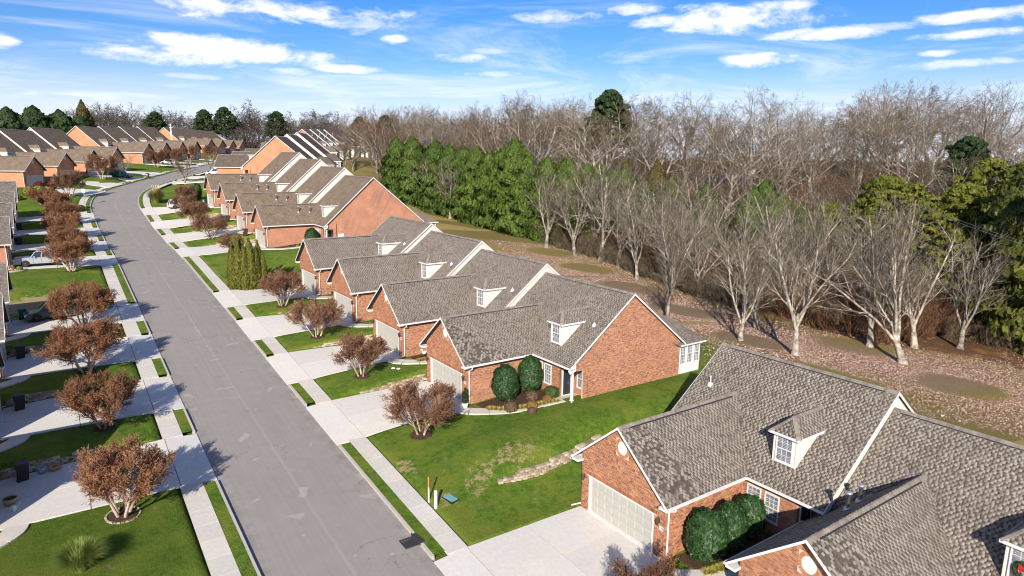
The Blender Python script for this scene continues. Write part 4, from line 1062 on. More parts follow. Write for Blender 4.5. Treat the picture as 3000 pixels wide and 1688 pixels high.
# ---------------------------------------------------------------- the rows
V2 = ((5.6, 4.9, .75, 1), (7.4, 4.7, .75, 1))
G1, G2, G3 = 'townhouses of the near grey-roofed row', 'townhouses of the second grey-roofed row', 'townhouses of the tan-roofed row'
unit(RD['b1'], 0, 1, 'brick townhouse cut off by the lower right corner of the photo', vents=(), group=G1)
unit(RD['b1'], 1, 2, 'brick townhouse at bottom right with the wreath in its dormer window', split=True, number='176', group=G1, vents=((5.3, 4.6, .8, 1), (7.0, 4.9, .8, 1), (9.3, -3.4, .55, 0)))
unit(RD['b1'], 2, 2, 'near brick townhouse with a full view of its garage door and three dark bushes', split=True, number='174', group=G1, vents=((9.7, 5.3, .6, 0),))
for k, lab in enumerate(('end brick townhouse with the big brick gable and two trimmed holly bushes', 'second grey-roofed townhouse counted from the big pale brick gable', 'third grey-roofed townhouse counted from the big pale brick gable', 'last grey-roofed townhouse of its row, beside the yellow-green evergreens')):
    unit(RD['b2'], k, 2, lab, split=k == 0, number=('172', '170', '168', '166')[k], group=G2, sunroom=k in (0, 3), vents=((9.3, -3.9, .25, 0),))
for k, lab in enumerate(('tan-roofed end townhouse with the streaky brick gable wall', 'second tan-roofed townhouse counted from the streaky gable', 'third tan-roofed townhouse counted from the streaky gable', 'farthest townhouse of the tan-roofed row')):
    unit(RD['b3'], k, 1, lab, FBR, 'tan', gable_m=FBR3, group=G3, vents=((5.6, 1.7, .8, 1), (7.3, 1.6, .8, 1)))
for k, lab in enumerate(('brick end townhouse with wide orange gable rising behind the tan roofs', 'dark-roofed townhouse right behind the wide orange gable', 'third dark-roofed townhouse behind the tan roofs')):
    unit(RD['b4'], k, 1, lab, FBR4, 'dark', gable_m=FBR4, group='townhouses just beyond the tan-roofed row', plain=True)
for k in range(4):
    unit(RD['b5'], k, 1 if k < 2 else 0, ('brick-gabled end house of the far row with white rear dormers', 'second house of the far row with white rear dormers', 'third house of the far row with white rear dormers', 'last house of the far row with white rear dormers')[k], FBR4, None, group='far townhouses on the right of the bend', plain=True, rear_dormer=True, vents=((17.5, -2, .9, 0), (18.5, 1., .9, 0)))
for k in range(4):
    unit(RD['b6'], k, 0, ('brick-gabled end house of the farthest right-hand row', 'second house of the farthest right-hand row', 'third house of the farthest right-hand row', 'last house of the farthest right-hand row')[k], FBR4, None, group='farthest townhouses on the right', plain=True, rear_dormer=True)
for k in range(4):
    unit(RD['m'], k, 1, ('shaded brick garage house at the bottom of the left edge', 'second house up the left edge, above the shaded planters', 'third house up the left edge, beside the lower black bin', 'house at the left edge beside the dark blue car')[k], FBR, None, group='townhouses along the left edge', plain=True, sunroom=False, vents=())
for k in range(4):
    unit(RD['n'], k, 1, ('brick house at the left edge beside the silver pickup', 'second house beyond the silver pickup at the left edge', 'third house beyond the silver pickup at the left edge', 'farthest house of the left edge row beside the big lawn')[k], FBR, None, group='upper townhouses along the left edge', plain=True, sunroom=False)
for k in range(4):
    unit(RD['l1'], k, 1, ('leftmost house across the bend, with red shrubs by the garage', 'second house across the bend counted from the left', 'house across the bend behind the dark green vehicle', 'fourth house across the bend counted from the left')[k], FBR4, 'tan', group='first row of townhouses across the bend', plain=True, sunroom=False, vents=((6., 4.9, .8, 1),))
for k in range(4):
    unit(RD['l2'], k, 1, ('orange-gabled house across the bend by the white parked car', 'second house of the middle row across the bend', 'third house of the middle row across the bend', 'fourth house of the middle row across the bend')[k], FBR4, 'tan', group='second row of townhouses across the bend', plain=True, sunroom=False)
for k in range(4):
    unit(RD['l3'], k, 0, ('first house of the farthest row across the bend', 'second house of the farthest row across the bend', 'third house of the farthest row across the bend', 'last house of the farthest row across the bend')[k], FBR4, 'tan', group='farthest row of townhouses across the bend', plain=True, sunroom=False)
# ---------------------------------------------------------------- vegetation
def seg_mesh(name, segs, m, k=3):
    """tapered prisms from (x0,y0,z0,r0,x1,y1,z1,r1)"""
    S = np.array(segs, float); P0, R0, P1, R1 = S[:, 0:3], S[:, 3], S[:, 4:7], S[:, 7]
    D = P1-P0; D /= np.linalg.norm(D, axis=1, keepdims=True)+1e-9
    A = np.where(np.abs(D[:, 2:3]) > .9, np.array([[1., 0, 0]]), np.array([[0, 0, 1.]])); Uv = np.cross(D, A); Uv /= np.linalg.norm(Uv, axis=1, keepdims=True); W = np.cross(D, Uv)
    rings = []
    for P, Rr in ((P0, R0), (P1, R1)):
        for j in range(k):
            an = 2*math.pi*j/k; rings.append(P+(Uv*math.cos(an)+W*math.sin(an))*Rr[:, None])
    V = np.stack(rings, 1).reshape(-1, 3); n = len(S); base = np.arange(n)[:, None]*2*k; Fq = []
    for j in range(k): Fq.append(base+np.array([[j, (j+1) % k, k+(j+1) % k, k+j]]))
    return fastmesh(name, V, np.concatenate(Fq), m, smooth=k > 3)
def grow(segs, rnd, p, d, L, r, lvl, P, tips=None):
    """P[lvl] = (steps, wobble, upward pull, children, child angle, child length ratio, radius ratio, first child at)"""
    n, wob, upl, nch, ang, lr, rr_, first = P[lvl]
    px, py, pz = p; dx, dy, dz = d; pts = []
    for i in range(n):
        dx += rnd.gauss(0, wob); dy += rnd.gauss(0, wob); dz += rnd.gauss(0, wob)+upl
        q = math.sqrt(dx*dx+dy*dy+dz*dz)+1e-9; dx /= q; dy /= q; dz /= q
        s = L/n; r1 = r*(1-.62*(i+1)/n) if lvl < len(P)-1 else r*(1-.8*(i+1)/n); r0 = r*(1-.62*i/n) if lvl < len(P)-1 else r*(1-.8*i/n)
        nx_, ny_, nz_ = px+dx*s, py+dy*s, pz+dz*s
        segs[lvl].append((px, py, pz, r0, nx_, ny_, nz_, r1)); pts.append((px, py, pz, nx_, ny_, nz_, dx, dy, dz, r1)); px, py, pz = nx_, ny_, nz_
    if tips is not None and lvl >= len(P)-2: tips.append((px, py, pz, dx, dy, dz))
    if lvl >= len(P)-1: return
    off = rnd.random()*6.28
    for c in range(nch):
        f = first+(1-first)*(c+.6*rnd.random())/nch; f = min(f, .999); i = int(f*n); a = pts[i]; t = f*n-i
        x, y, z = a[0]+(a[3]-a[0])*t, a[1]+(a[4]-a[1])*t, a[2]+(a[5]-a[2])*t; ddx, ddy, ddz = a[6:9]
        az = off+c*2.4+rnd.gauss(0, .3); th = ang*rnd.uniform(.75, 1.25)
        # perpendicular basis
        if abs(ddz) < .95: ux, uy, uz = ddy, -ddx, 0.
        else: ux, uy, uz = 1., 0., 0.
        q = math.sqrt(ux*ux+uy*uy+uz*uz); ux /= q; uy /= q; uz /= q
        wx, wy, wz = ddy*uz-ddz*uy, ddz*ux-ddx*uz, ddx*uy-ddy*ux
        ca, sa, ct, st = math.cos(az), math.sin(az), math.cos(th), math.sin(th)
        nd = (ddx*ct+(ux*ca+wx*sa)*st, ddy*ct+(uy*ca+wy*sa)*st, ddz*ct+(uz*ca+wz*sa)*st)
        grow(segs, rnd, (x, y, z), nd, L*lr*(1.15-.55*f)*rnd.uniform(.8, 1.2), max(a[9]*rr_, .006), lvl+1, P, tips)
BARK_PALE = bark_mat('pale_bark', (.15, .125, .10), (.42, .37, .30)); TWIG_PALE = bark_mat('pale_twigs', (.075, .06, .038), (.23, .185, .13))
BARK_BROWN = bark_mat('brown_bark', (.07, .055, .038), (.30, .25, .18)); TWIG_BROWN = bark_mat('brown_twigs', (.06, .042, .026), (.19, .14, .09)); TWIG_RED = bark_mat('reddish_twigs', (.075, .04, .022), (.23, .12, .065))
BARK_MYRTLE = bark_mat('myrtle_bark', (.30, .21, .15), (.60, .48, .38)); BARK_DARK = bark_mat('dark_bark', (.05, .04, .03), (.12, .09, .07))
def bare_tree(seed, H, style):
    rnd = random.Random(seed); 
    if style == 'vase':      # several long leaders sweeping up
        P = [(3, .05, .0, rnd.choice((5, 6)), .40, 2.9, .78, .30), (8, .06, .02, 9, .55, .42, .55, .12), (5, .10, .03, 6, .55, .55, .6, .15), (4, .14, .02, 5, .6, .6, .6, .15), (2, .18, .0, 0, .6, .5, .5, .2)]; L = H*.17
    elif style == 'round':   # oak-like, broad head
        P = [(4, .06, .0, 6, .75, 1.15, .66, .45), (6, .13, .05, 6, .7, .56, .62, .25), (5, .16, .03, 4, .7, .58, .6, .2), (4, .18, .02, 5, .7, .6, .6, .15), (3, .2, 0, 0, .6, .5, .5, .2)]; L = H*.40
    else:                    # tall narrow forest tree
        P = [(9, .035, .01, 13, .62, .40, .45, .30), (5, .11, .06, 6, .6, .52, .6, .25), (4, .14, .03, 5, .65, .55, .6, .2), (3, .18, .02, 4, .6, .6, .6, .2), (2, .2, 0, 0, .5, .5, .5, .2)]; L = H*.86
    segs = [[] for _ in P]; r0 = H*.0165 if style != 'tall' else H*.0125
    segs[0].append((0, 0, -.4, r0*1.5, 0, 0, .35, r0*1.05))
    grow(segs, rnd, (0, 0, .3), (rnd.uniform(-.06, .06), rnd.uniform(-.06, .06), 1), L, r0, 0, P)
    allz = max(s[6] for l in segs for s in l); k = H/allz
    sc_ = lambda l: [tuple(v*k for v in s) for s in l]
    return sc_(segs[0]+segs[1]), sc_(segs[2]+segs[3]), sc_(segs[4])
def tree_meshes(tag_, seed, H, style, bark, twig, tw=1., drop=1.):
    a, b, c = bare_tree(seed, H, style)
    c = [(s[0], s[1], s[2], max(s[3], .010)*tw, s[4], s[5], s[6], .005*tw) for s in c]
    me1 = seg_mesh(tag_+'_trunk', a, bark, 5); me2 = seg_mesh(tag_+'_crown', b+c, twig, 3); me2.materials.append(bark)
    # the heavier limbs of the crown keep the colour of the bark
    n = len(b)+len(c); thick = np.zeros(n, np.int32); thick[:len(b)] = 1; me2.polygons.foreach_set('material_index', np.tile(thick, 3)); 
    return me1, me2
def plant(name, meshes, x, y, label, cat='tree', group=None, s=1., rz=None, z=None, lean=(0, 0), parts=('trunk', 'crown'), sz=None):
    z = gy(x, y)-.03 if z is None else z
    t = thing(name, label, cat, (x, y, z), random.random()*6.28 if rz is None else rz, group, sc=(s, s, sz or s)); t.rotation_euler[0] = lean[0]; t.rotation_euler[1] = lean[1]
    for n, m in zip(parts, meshes): ob(n, m, t)
    return t
def leaves(name, C, N, w, h, m, seed=0, upj=.5, vr=None):
    g = np.random.default_rng(seed); n = len(C); up_ = np.tile([0, 0, 1.], (n, 1))+g.normal(0, upj, (n, 3))
    V, Fq = quads(C, N+g.normal(0, .35, (n, 3)), up_, w*g.uniform(.6, 1.3, n), h*g.uniform(.6, 1.3, n))
    v = g.random(n) if vr is None else vr
    return fastmesh(name, V, Fq, m, v)
# crape myrtles along the kerb
SEED = leaf_mat('myrtle_seed_heads', [(0, (.10, .035, .016)), (.45, (.27, .10, .040)), (1, (.42, .17, .07))], trans=.15, patch=.9)
SEED_D = leaf_mat('myrtle_seed_heads_dark', [(0, (.055, .022, .014)), (.5, (.16, .06, .032)), (1, (.30, .13, .07))], trans=.1, patch=.9)
def myrtle(seed, spread, dens, m, sz=.05):
    rnd = random.Random(seed); segs = [[] for _ in range(6)]; tips = []
    P = [(4, .05, .0, 6, .40, .85, .70, .34), (5, .07, .0, 7, .42, .60, .62, .15), (4, .09, .01, 6, .45, .62, .62, .1), (3, .12, .02, 5, .45, .62, .6, .1), (2, .15, .02, 0, .5, .5, .5, .2)]
    ns = rnd.choice((4, 5, 6))
    for i in range(ns):
        a = 2*math.pi*i/ns+rnd.uniform(-.3, .3); ti = rnd.uniform(.22, .48)*spread
        grow(segs, rnd, (.11*math.cos(a), .11*math.sin(a), -.1), (math.cos(a)*ti, math.sin(a)*ti, 1), 1.45, rnd.uniform(.045, .07), 0, P, tips)
    me1 = seg_mesh('trunk', segs[0]+segs[1], BARK_MYRTLE, 5)
    tw = [(s[0], s[1], s[2], max(s[3], .0075), s[4], s[5], s[6], max(s[7], .004)) for s in segs[2]+segs[3]+segs[4]]
    me2 = seg_mesh('crown', tw, TWIG_MYR, 3)
    T = np.array(tips); g = np.random.default_rng(seed); idx = g.integers(0, len(T), int(dens)); C = T[idx, :3]-T[idx, 3:]*g.uniform(-.04, .34, (len(idx), 1))+g.normal(0, .02, (len(idx), 3))
    me3 = leaves('seed_heads', C, g.normal(0, 1, (len(idx), 3)), sz*.6, sz*1.25, m, seed, .8)
    zmax = max(T[:, 2]); return (me1, me2, me3), float(zmax)
TWIG_MYR = bark_mat('myrtle_twigs', (.15, .075, .04), (.33, .20, .12))
MY = [myrtle(11, 1.35, 15000, SEED, .024), myrtle(12, 1.25, 14000, SEED, .024), myrtle(13, 1.4, 15000, SEED, .024), myrtle(14, 1.05, 10000, SEED_D, .023), myrtle(15, 1.15, 10000, SEED_D, .023)]
MYL = [(1.52, 39.2, 0, 4.7, 'crape myrtle in the stone-edged bed at bottom left'), (1.44, 50.7, 1, 4.3, 'second crape myrtle up the left kerb'), (1.0, 61.8, 2, 4.8, 'third crape myrtle up the left kerb, before the dark car'), (1.5, 74.4, 2, 4.9, 'crape myrtle partly hiding the dark blue car'),
       (1.3, 96.9, 1, 4.9, 'crape myrtle beside the rear of the silver pickup'), (1.2, 108.3, 0, 4.6, 'first crape myrtle beyond the silver pickup'), (1.2, 119.5, 2, 4.6, 'second crape myrtle beyond the silver pickup'), (1.2, 130.5, 1, 4.4, 'third crape myrtle beyond the silver pickup'), (.8, 141.5, 0, 4.6, 'last crape myrtle before the left lawn at the bend'), (-1.2, 148.2, 2, 3.6, 'wide low crape myrtle on the lawn at the bend')]
MYR = [(19.9, 17.4, 3, 3.9, 'dark crape myrtle rising from the bottom edge before the garage'), (19.7, 39.3, 4, 4.3, 'dark crape myrtle in a round mulch bed on the open lawn'), (20.0, 50.7, 3, 4.2, 'dark crape myrtle above the second retaining wall on the right kerb'), (19.9, 61.5, 4, 4.3, 'third dark crape myrtle up the right kerb'), (19.8, 72.6, 3, 4.5, 'dark crape myrtle beside the yellow-green evergreens'),
       (20.9, 100.5, 4, 3.2, 'low dark crape myrtle behind the yellow-green evergreens'), (20.2, 112.2, 4, 4.6, 'crape myrtle in front of the tan-roofed row with pale trunk'), (19.9, 123.8, 3, 4.9, 'crape myrtle just right of the white vehicle'), (20.6, 137, 4, 3.6, 'red-brown crape myrtle behind the white vehicle'), (22.5, 148, 3, 4.0, 'crape myrtle on the lawn behind the pampas grass')]
for i, (x, y, k, h, lab) in enumerate(MYL+MYR):
    s = h*.93/MY[k][1]; plant('crape_myrtle', MY[k][0], x, y, lab, 'tree', 'crape myrtles along the street', s, parts=('trunk', 'crown', 'seed_heads'), rz=i*1.3)
CR = [(-3+8.5, 176+2.2, 'red-leaved small tree left of the green vehicle')]
FARMY = [(3.25, 156.5, 5.6, 3, 'thin reddish tree before the leftmost house across the bend'), (10.5, 180.5, 6, 4, 'reddish tree in front of the second house across the bend'), (25.5, 211.3, 5.5, 3, 'reddish tree beside the white car across the bend'), (31., 221., 5.5, 4, 'reddish tree right of the white car across the bend'), (38, 236, 5.5, 3, 'small reddish tree far along the bend'), (48, 254, 5.5, 4, 'farthest small reddish tree on the street')]
for i, (x, y, h, k, lab) in enumerate(FARMY):
    s = h/MY[k][1]; plant('crape_myrtle', MY[k][0], x, y, lab, 'tree', 'small street trees across the bend', s*.85, sz=s, parts=('trunk', 'crown', 'seed_heads'), rz=i*1.7)

# bare trees
BARK_DARKER = bark_mat('far_bark', (.045, .035, .028), (.14, .11, .085))
T_VASE = [tree_meshes('vase', s, 16, 'vase', BARK_PALE, TWIG_PALE, 1.4) for s in (101, 102, 103)]
T_ROUND = [tree_meshes('round', s, 20, 'round', BARK_PALE, TWIG_BROWN, 2.2) for s in (201, 202, 203)]
T_TALL = [tree_meshes('tall', s, 22, 'tall', BARK_BROWN, TWIG_BROWN, 2.4) for s in (301, 302)]
T_FAR = [tree_meshes('far', s, 20, 'round', BARK_DARKER, BARK_DARKER, 6.) for s in (251, 252, 253)]
T_RED = tree_meshes('redtwig', 303, 18, 'vase', BARK_BROWN, TWIG_RED, 2.2)
T_SMALL = tree_meshes('sapling', 304, 8, 'vase', BARK_PALE, TWIG_PALE)
FRONT = [(60.3, 36.6, 15, 0, 0, (0, .0), 'bare pale tree with a forked trunk, foremost behind the nearest roof'), (58.5, 41.8, 12, 1, 1.2, (0, 0), 'smaller bare tree in the leaf litter left of the foremost one'), (71.6, 31.3, 17.5, 2, 2., (.0, .28), 'bare tree with many pale limbs leaning right'), (73.6, 35.8, 18, 1, 3.9, (0, 0), 'tall forked bare tree beside the leaning one'), (68.7, 60.6, 14, 0, .4, (0, 0), 'slim bare tree right of the sunroom roof'), (71.7, 58.6, 13, 2, 5., (0, 0), 'slim bare tree at the wood edge behind the sunroom'),
         (77.2, 70.7, 16, 1, 2.2, (0, -.18), 'bare tree with a pale trunk leaning left'), (73.8, 80.5, 19, 0, 4.4, (0, .0), 'tall many-stemmed pale tree right of the evergreen hedge'), (76.1, 85.1, 16, 2, .9, (0, 0), 'thin bare tree next to the many-stemmed one'), (71.3, 84.3, 16.5, 1, 5.6, (0, -.08), 'spreading pale tree at the right end of the hedge'), (68.5, 121.5, 14.5, 0, 3.1, (0, 0), 'pale bare tree against the middle of the hedge'), (67.5, 127.5, 13.5, 2, 1.7, (0, 0), 'pale bare tree at the left part of the hedge'), (65., 146, 13, 1, 2.5, (0, 0), 'first bare tree left of the hedge behind the tan roofs'), (66.5, 143, 12, 0, .3, (0, 0), 'second bare tree left of the hedge behind the tan roofs'),
         (56.5, 50.2, 11, 1, .3, (0, 0), 'small bare tree at the left margin of the leaf litter'), (66.5, 45.5, 14.5, 2, 2.4, (0, .05), 'bare tree between the foremost one and the wood'), (75, 54, 15.5, 0, .9, (0, 0), 'bare tree in the brush above the leaf litter'), (70, 68.5, 13.5, 1, 4.1, (0, -.1), 'bare tree leaning over the olive grass at the wood edge'), (74, 63.5, 15, 2, 1.9, (0, .06), 'bare tree just inside the brush behind the sunroom'), (72.5, 75, 15, 0, 3.9, (0, 0), 'bare tree at the wood edge below the leaning one'), (79.5, 73, 16, 2, .2, (0, .1), 'bare tree against the green evergreens of mid wood'), (70.5, 91, 15.5, 1, 1.2, (0, 0), 'bare tree in front of the right half of the hedge'), (82.5, 54, 17, 1, 2.9, (0, -.05), 'bare tree above the olive clearing, left one'), (88, 49.5, 17, 2, 5.2, (0, 0), 'bare tree above the olive clearing, right one'), (79, 33.5, 15, 0, 2.2, (.0, .12), 'bare tree right of the leaning one'), (84.5, 31, 15, 1, .7, (0, .1), 'last bare tree before the big right evergreen'),
         (79, 48, 16, 2, 3.3, (0, 0), 'bare tree deeper in the wood above the foremost one'), (84, 40, 17, 0, 1.1, (0, .1), 'bare tree standing in the olive clearing'), (82, 66, 15, 1, .2, (0, 0), 'pale bare tree within the brush, mid wood')]
for x, y, h, k, rz, ln, lab in FRONT: plant('bare_tree', T_VASE[k], x, y, lab, 'tree', 'bare pale trees along the wood edge', h/16, rz, lean=ln)
for x, y, h, lab in ((26.5, 172.9, 8.5, 'round-headed bare tree in the middle of the bend'), (38.1, 204.1, 7, 'small bare tree by the white car beyond the bend'), (15.5, 187.4, 6, 'pale small bare tree behind the green vehicle')):
    plant('bare_tree', T_RED if h > 6.5 else T_SMALL, x, y, lab, 'tree', None, h/18 if h > 6.5 else h/8)
WOOD = []
import ast
WOOD_TXT = """[(78,98,17,'v'),(87,100,17,'R'),(90,95,17,'r'),(81,82,15,'r'),(97,87,15,'R'),(86,72,19,'r'),(93,72,15,'r'),(107,78,16,'r'),(117,79,16,'t'),(102,65,15,'r'),(116,69,19,'t'),(117,65,17,'r'),(114,60,21,'t'),(114,53,21,'r'),(128,56,19,'t'),(126,52,19,'r'),(137,52,18,'t'),(137,48,15,'t'),(144,47,13,'r'),(149,44,12,'r'),(100,104,24,'v'),(102,100,20,'t'),(110,102,20,'R'),(111,97,24,'t'),(108,88,24,'t'),(112,86,23,'r'),(126,90,20,'r'),(123,83,20,'r'),(136,89,20,'r'),(127,76,21,'r'),(134,76,23,'t'),(130,70,20,'t'),(144,73,23,'t'),(146,68,20,'r'),(147,64,23,'r'),(162,67,19,'v'),(170,66,19,'r'),(164,58,17,'v'),(159,54,18,'r'),(160,50,16,'r'),(180,52,15,'t'),(68,151,20,'R'),(74,158,18,'t'),(84,161,24,'v'),(86,159,22,'r'),(84,143,22,'t'),(90,139,21,'r'),(90,131,26,'R'),(97,131,25,'r'),(102,130,23,'t'),(107,127,23,'t'),(108,121,25,'t'),(110,114,25,'R'),(119,117,29,'t'),(121,113,26,'t'),(138,120,25,'r'),(137,109,24,'t'),(136,104,24,'r'),(140,100,23,'t'),(147,104,24,'r'),(152,99,25,'v'),(160,97,25,'r'),(173,97,23,'t'),(163,87,24,'r'),(175,89,28,'r'),(173,84,29,'r'),(177,80,29,'t'),(189,78,26,'t'),(195,75,27,'r'),(183,65,25,'r'),(204,68,20,'r'),(205,64,19,'r'),(209,61,18,'r'),(82,190,19,'r'),(89,186,20,'r'),(95,186,21,'r'),(97,173,21,'r'),(102,175,20,'R'),(104,164,23,'t'),(106,158,23,'t'),(113,160,27,'t'),(116,151,27,'r'),(122,149,22,'t'),(131,151,25,'R'),(133,147,26,'r'),(140,150,27,'r'),(141,141,28,'t'),(141,130,29,'r'),(153,134,30,'r'),(163,134,29,'r'),(169,135,25,'t'),(166,123,25,'t'),(177,123,30,'t'),(182,118,27,'r'),(176,111,24,'r'),(187,108,27,'r'),(191,104,28,'t'),(195,103,28,'t'),(195,95,32,'r'),(209,97,29,'t'),(204,87,27,'r'),(212,84,29,'v'),(239,91,28,'t'),(219,78,27,'t'),(229,74,21,'r'),(250,77,21,'t'),(244,71,24,'r'),(92,218,17,'R'),(102,217,20,'R'),(114,226,22,'R'),(119,218,22,'r'),(117,197,20,'t'),(135,202,23,'r'),(134,187,30,'r'),(142,185,26,'r'),(156,192,27,'t'),(156,178,29,'r'),(160,170,31,'r'),(172,167,29,'r'),(186,172,34,'r'),(190,166,29,'r'),(203,163,28,'r'),(204,152,32,'r'),(198,140,28,'v'),(224,143,30,'v'),(226,137,31,'v'),(233,135,31,'r'),(225,122,30,'v'),(253,127,38,'v'),(242,113,33,'r'),(267,116,38,'r'),(268,110,31,'t'),(263,98,32,'r'),(272,94,27,'r'),(302,96,26,'r'),(301,88,24,'v'),(78,205,17,'t'),(80,204,15,'R'),(90,213,17,'R'),(95,211,21,'R'),(90,194,18,'v'),(92,191,22,'t'),(102,195,21,'R'),(105,190,18,'R'),(114,197,18,'R'),(111,186,21,'R'),(121,191,22,'R'),(116,176,21,'R'),(121,174,22,'r'),(129,180,28,'R'),(129,171,27,'r'),(141,183,25,'v'),(143,175,25,'t'),(136,161,23,'R'),(144,164,24,'t'),(95,253,14,'R'),(106,263,18,'r'),(103,244,19,'t'),(106,240,21,'R'),(119,251,25,'v'),(119,243,24,'v'),(128,248,25,'r'),(127,236,27,'v'),(133,235,26,'R'),(131,221,24,'r'),(142,229,28,'t'),(149,228,29,'r'),(142,212,24,'R'),(153,215,31,'t'),(167,220,34,'r'),(160,203,29,'t'),(173,210,27,'R'),(166,193,33,'v'),(175,198,32,'r'),(118,309,19,'R'),(122,307,22,'v'),(128,300,25,'r'),(129,290,25,'R'),(142,301,29,'R'),(137,277,29,'t'),(153,291,32,'t'),(156,286,32,'R'),(157,274,30,'R'),(161,264,32,'r'),(165,264,33,'R'),(169,257,32,'R'),(187,267,38,'r'),(189,260,40,'R'),(201,260,39,'v'),(198,245,36,'v'),(200,239,34,'v'),(214,245,39,'r'),(8,499,24,'r'),(18,477,19,'t'),(23,490,29,'r'),(30,453,17,'p'),(38,451,22,'p'),(43,445,19,'t'),(54,456,29,'r'),(59,431,15,'t'),(71,448,15,'r'),(78,440,25,'r'),(87,437,25,'r'),(92,411,18,'t'),(103,422,26,'t'),(110,402,26,'r'),(117,398,24,'r'),(131,401,28,'r'),(132,380,23,'t'),(7,538,22,'r'),(16,558,27,'r'),(25,553,31,'t'),(35,542,31,'t'),(45,531,30,'p'),(47,524,31,'t'),(58,501,29,'r'),(65,511,31,'t'),(71,493,31,'r'),(82,494,29,'t'),(89,502,32,'r'),(96,490,24,'t'),(108,482,28,'r'),(115,482,33,'r'),(120,472,32,'p'),(133,482,24,'t'),(143,475,27,'t'),(151,470,28,'r'),(158,459,34,'t'),(161,444,31,'t'),(12,617,32,'r'),(21,591,33,'t'),(38,577,37,'t'),(48,597,28,'t'),(61,570,28,'t'),(70,560,37,'p'),(85,546,31,'r'),(102,551,32,'p'),(117,556,32,'r'),(121,541,30,'p'),(136,523,29,'t'),(146,502,35,'r'),(165,521,32,'p'),(166,489,36,'t'),(187,502,30,'t'),(83,116,28,'F'),(89,97,29,'F'),(102,97,29,'F'),(132,95,30,'F'),(160,75,29,'F'),(163,61,27,'F'),(165,84,28,'F'),(34,473,32,'F'),(100,427,36,'F')]"""
WOOD = ast.literal_eval(WOOD_TXT)
WOOD = [q for i, q in enumerate(WOOD) if not (q[0] > 100 and 190 < math.hypot(q[0], q[1]) < 260 and i % 2)]
KM = dict(r=T_ROUND, t=T_TALL, v=T_VASE, R=[T_RED], p=T_TALL, F=T_ROUND)
KH = dict(r=20, t=22, v=16, R=18, p=22, F=20)
KL = dict(r='bare broad-crowned tree', t='tall narrow bare tree', v='bare tree with upswept pale limbs', R='bare tree with reddish twigs', p='tall narrow bare tree', F='high round-crowned bare tree topping the others')
def area(x, y):
    if y > 330: return 'on the left skyline behind the roofs'
    if x < 150 and y > 150: return 'beyond the far end of the tan-roofed row'
    if math.hypot(x, y) < 150: return 'in the wood right of the green hedge'
    return 'along the right skyline'
for i, (x, y, h, k) in enumerate(WOOD):
    ms = KM[k] if y < 330 else T_FAR; m = ms[i % len(ms)]
    big = k in 'rF'; s = h/(KH[k] if y < 330 else 20)
    plant('forest_tree', m, x, y, KL[k]+' '+area(x, y), 'tree', 'bare forest trees '+area(x, y), s, i*2.1, lean=(random.uniform(-.04, .04), random.uniform(-.04, .04)))

GREEN = leaf_mat('cypress_sprays', [(0, (.018, .038, .007)), (.4, (.05, .09, .011)), (.75, (.11, .155, .018)), (1, (.21, .23, .032))], patch=.35)
PINEG = leaf_mat('pine_needles', [(0, (.04, .05, .008)), (.45, (.11, .125, .015)), (.8, (.20, .20, .022)), (1, (.30, .24, .04))], patch=.25)
DARKG = leaf_mat('dark_needles', [(0, (.010, .022, .008)), (.5, (.028, .055, .014)), (1, (.07, .11, .025))], patch=.35)
OLIVE = leaf_mat('cedar_sprays', [(0, (.035, .030, .010)), (.5, (.10, .08, .02)), (1, (.19, .14, .035))], patch=.35)
YEWG = leaf_mat('arborvitae_sprays', [(0, (.05, .055, .008)), (.5, (.13, .13, .015)), (1, (.24, .215, .03))], patch=1.5)
HOLLY = leaf_mat('holly_leaves', [(0, (.008, .022, .006)), (.5, (.02, .055, .012)), (.9, (.05, .11, .025)), (1, (.12, .18, .07))], rough=.5, spec=.4, trans=.08, patch=2.)
def conifer(seed, H, Rm, n, m, w=.24, h=.42, shape=1.5, base=.02, lump=.22, core=True, low=.75):
    g = np.random.default_rng(seed); z = g.random(n)**.85*H*(1-base)+base*H; t = z/H; th = g.random(n)*2*math.pi
    ph = g.random(6)*6.28
    lumps = 1+lump*(np.sin(th*3+ph[0]+z*.8)*.5+np.sin(th*5+ph[1]-z*1.7)*.35+np.sin(z*2.6+ph[2]+th*2)*.4)
    Rz = Rm*np.clip(1-t**shape, 0, 1)**.85*(low+(1-low)*np.clip(t*6, 0, 1))*lumps*(g.random(n)**.22)
    C = np.stack([Rz*np.cos(th), Rz*np.sin(th), z+g.normal(0, .12, n)], 1); N = np.stack([np.cos(th), np.sin(th), .25+0*th], 1)
    me = leaves('foliage', C, N, w, h, m, seed, .35)
    b = MB(); b.tube([(0, 0, -.3), (0, 0, H*.5), (0, 0, H*.93)], [Rm*.07, Rm*.05, .03], 6)
    tr = b.mesh('trunk', BARK_DARK)
    if core:
        k = MB(); prof = [(Rm*.55*low, .3)]+[(Rm*.62*max(0, 1-q**shape)**.85, q*H) for q in (.15, .35, .55, .75, .9)]; k.lathe(prof+[(.01, H*.96)], 10); k_ = k.mesh('inner_growth', m)
        return tr, me, k_
    return tr, me
LEY = [conifer(s, 15, 3.7, 13000, GREEN, .16, .36, 4.2, lump=.36) for s in (1, 2, 3)]
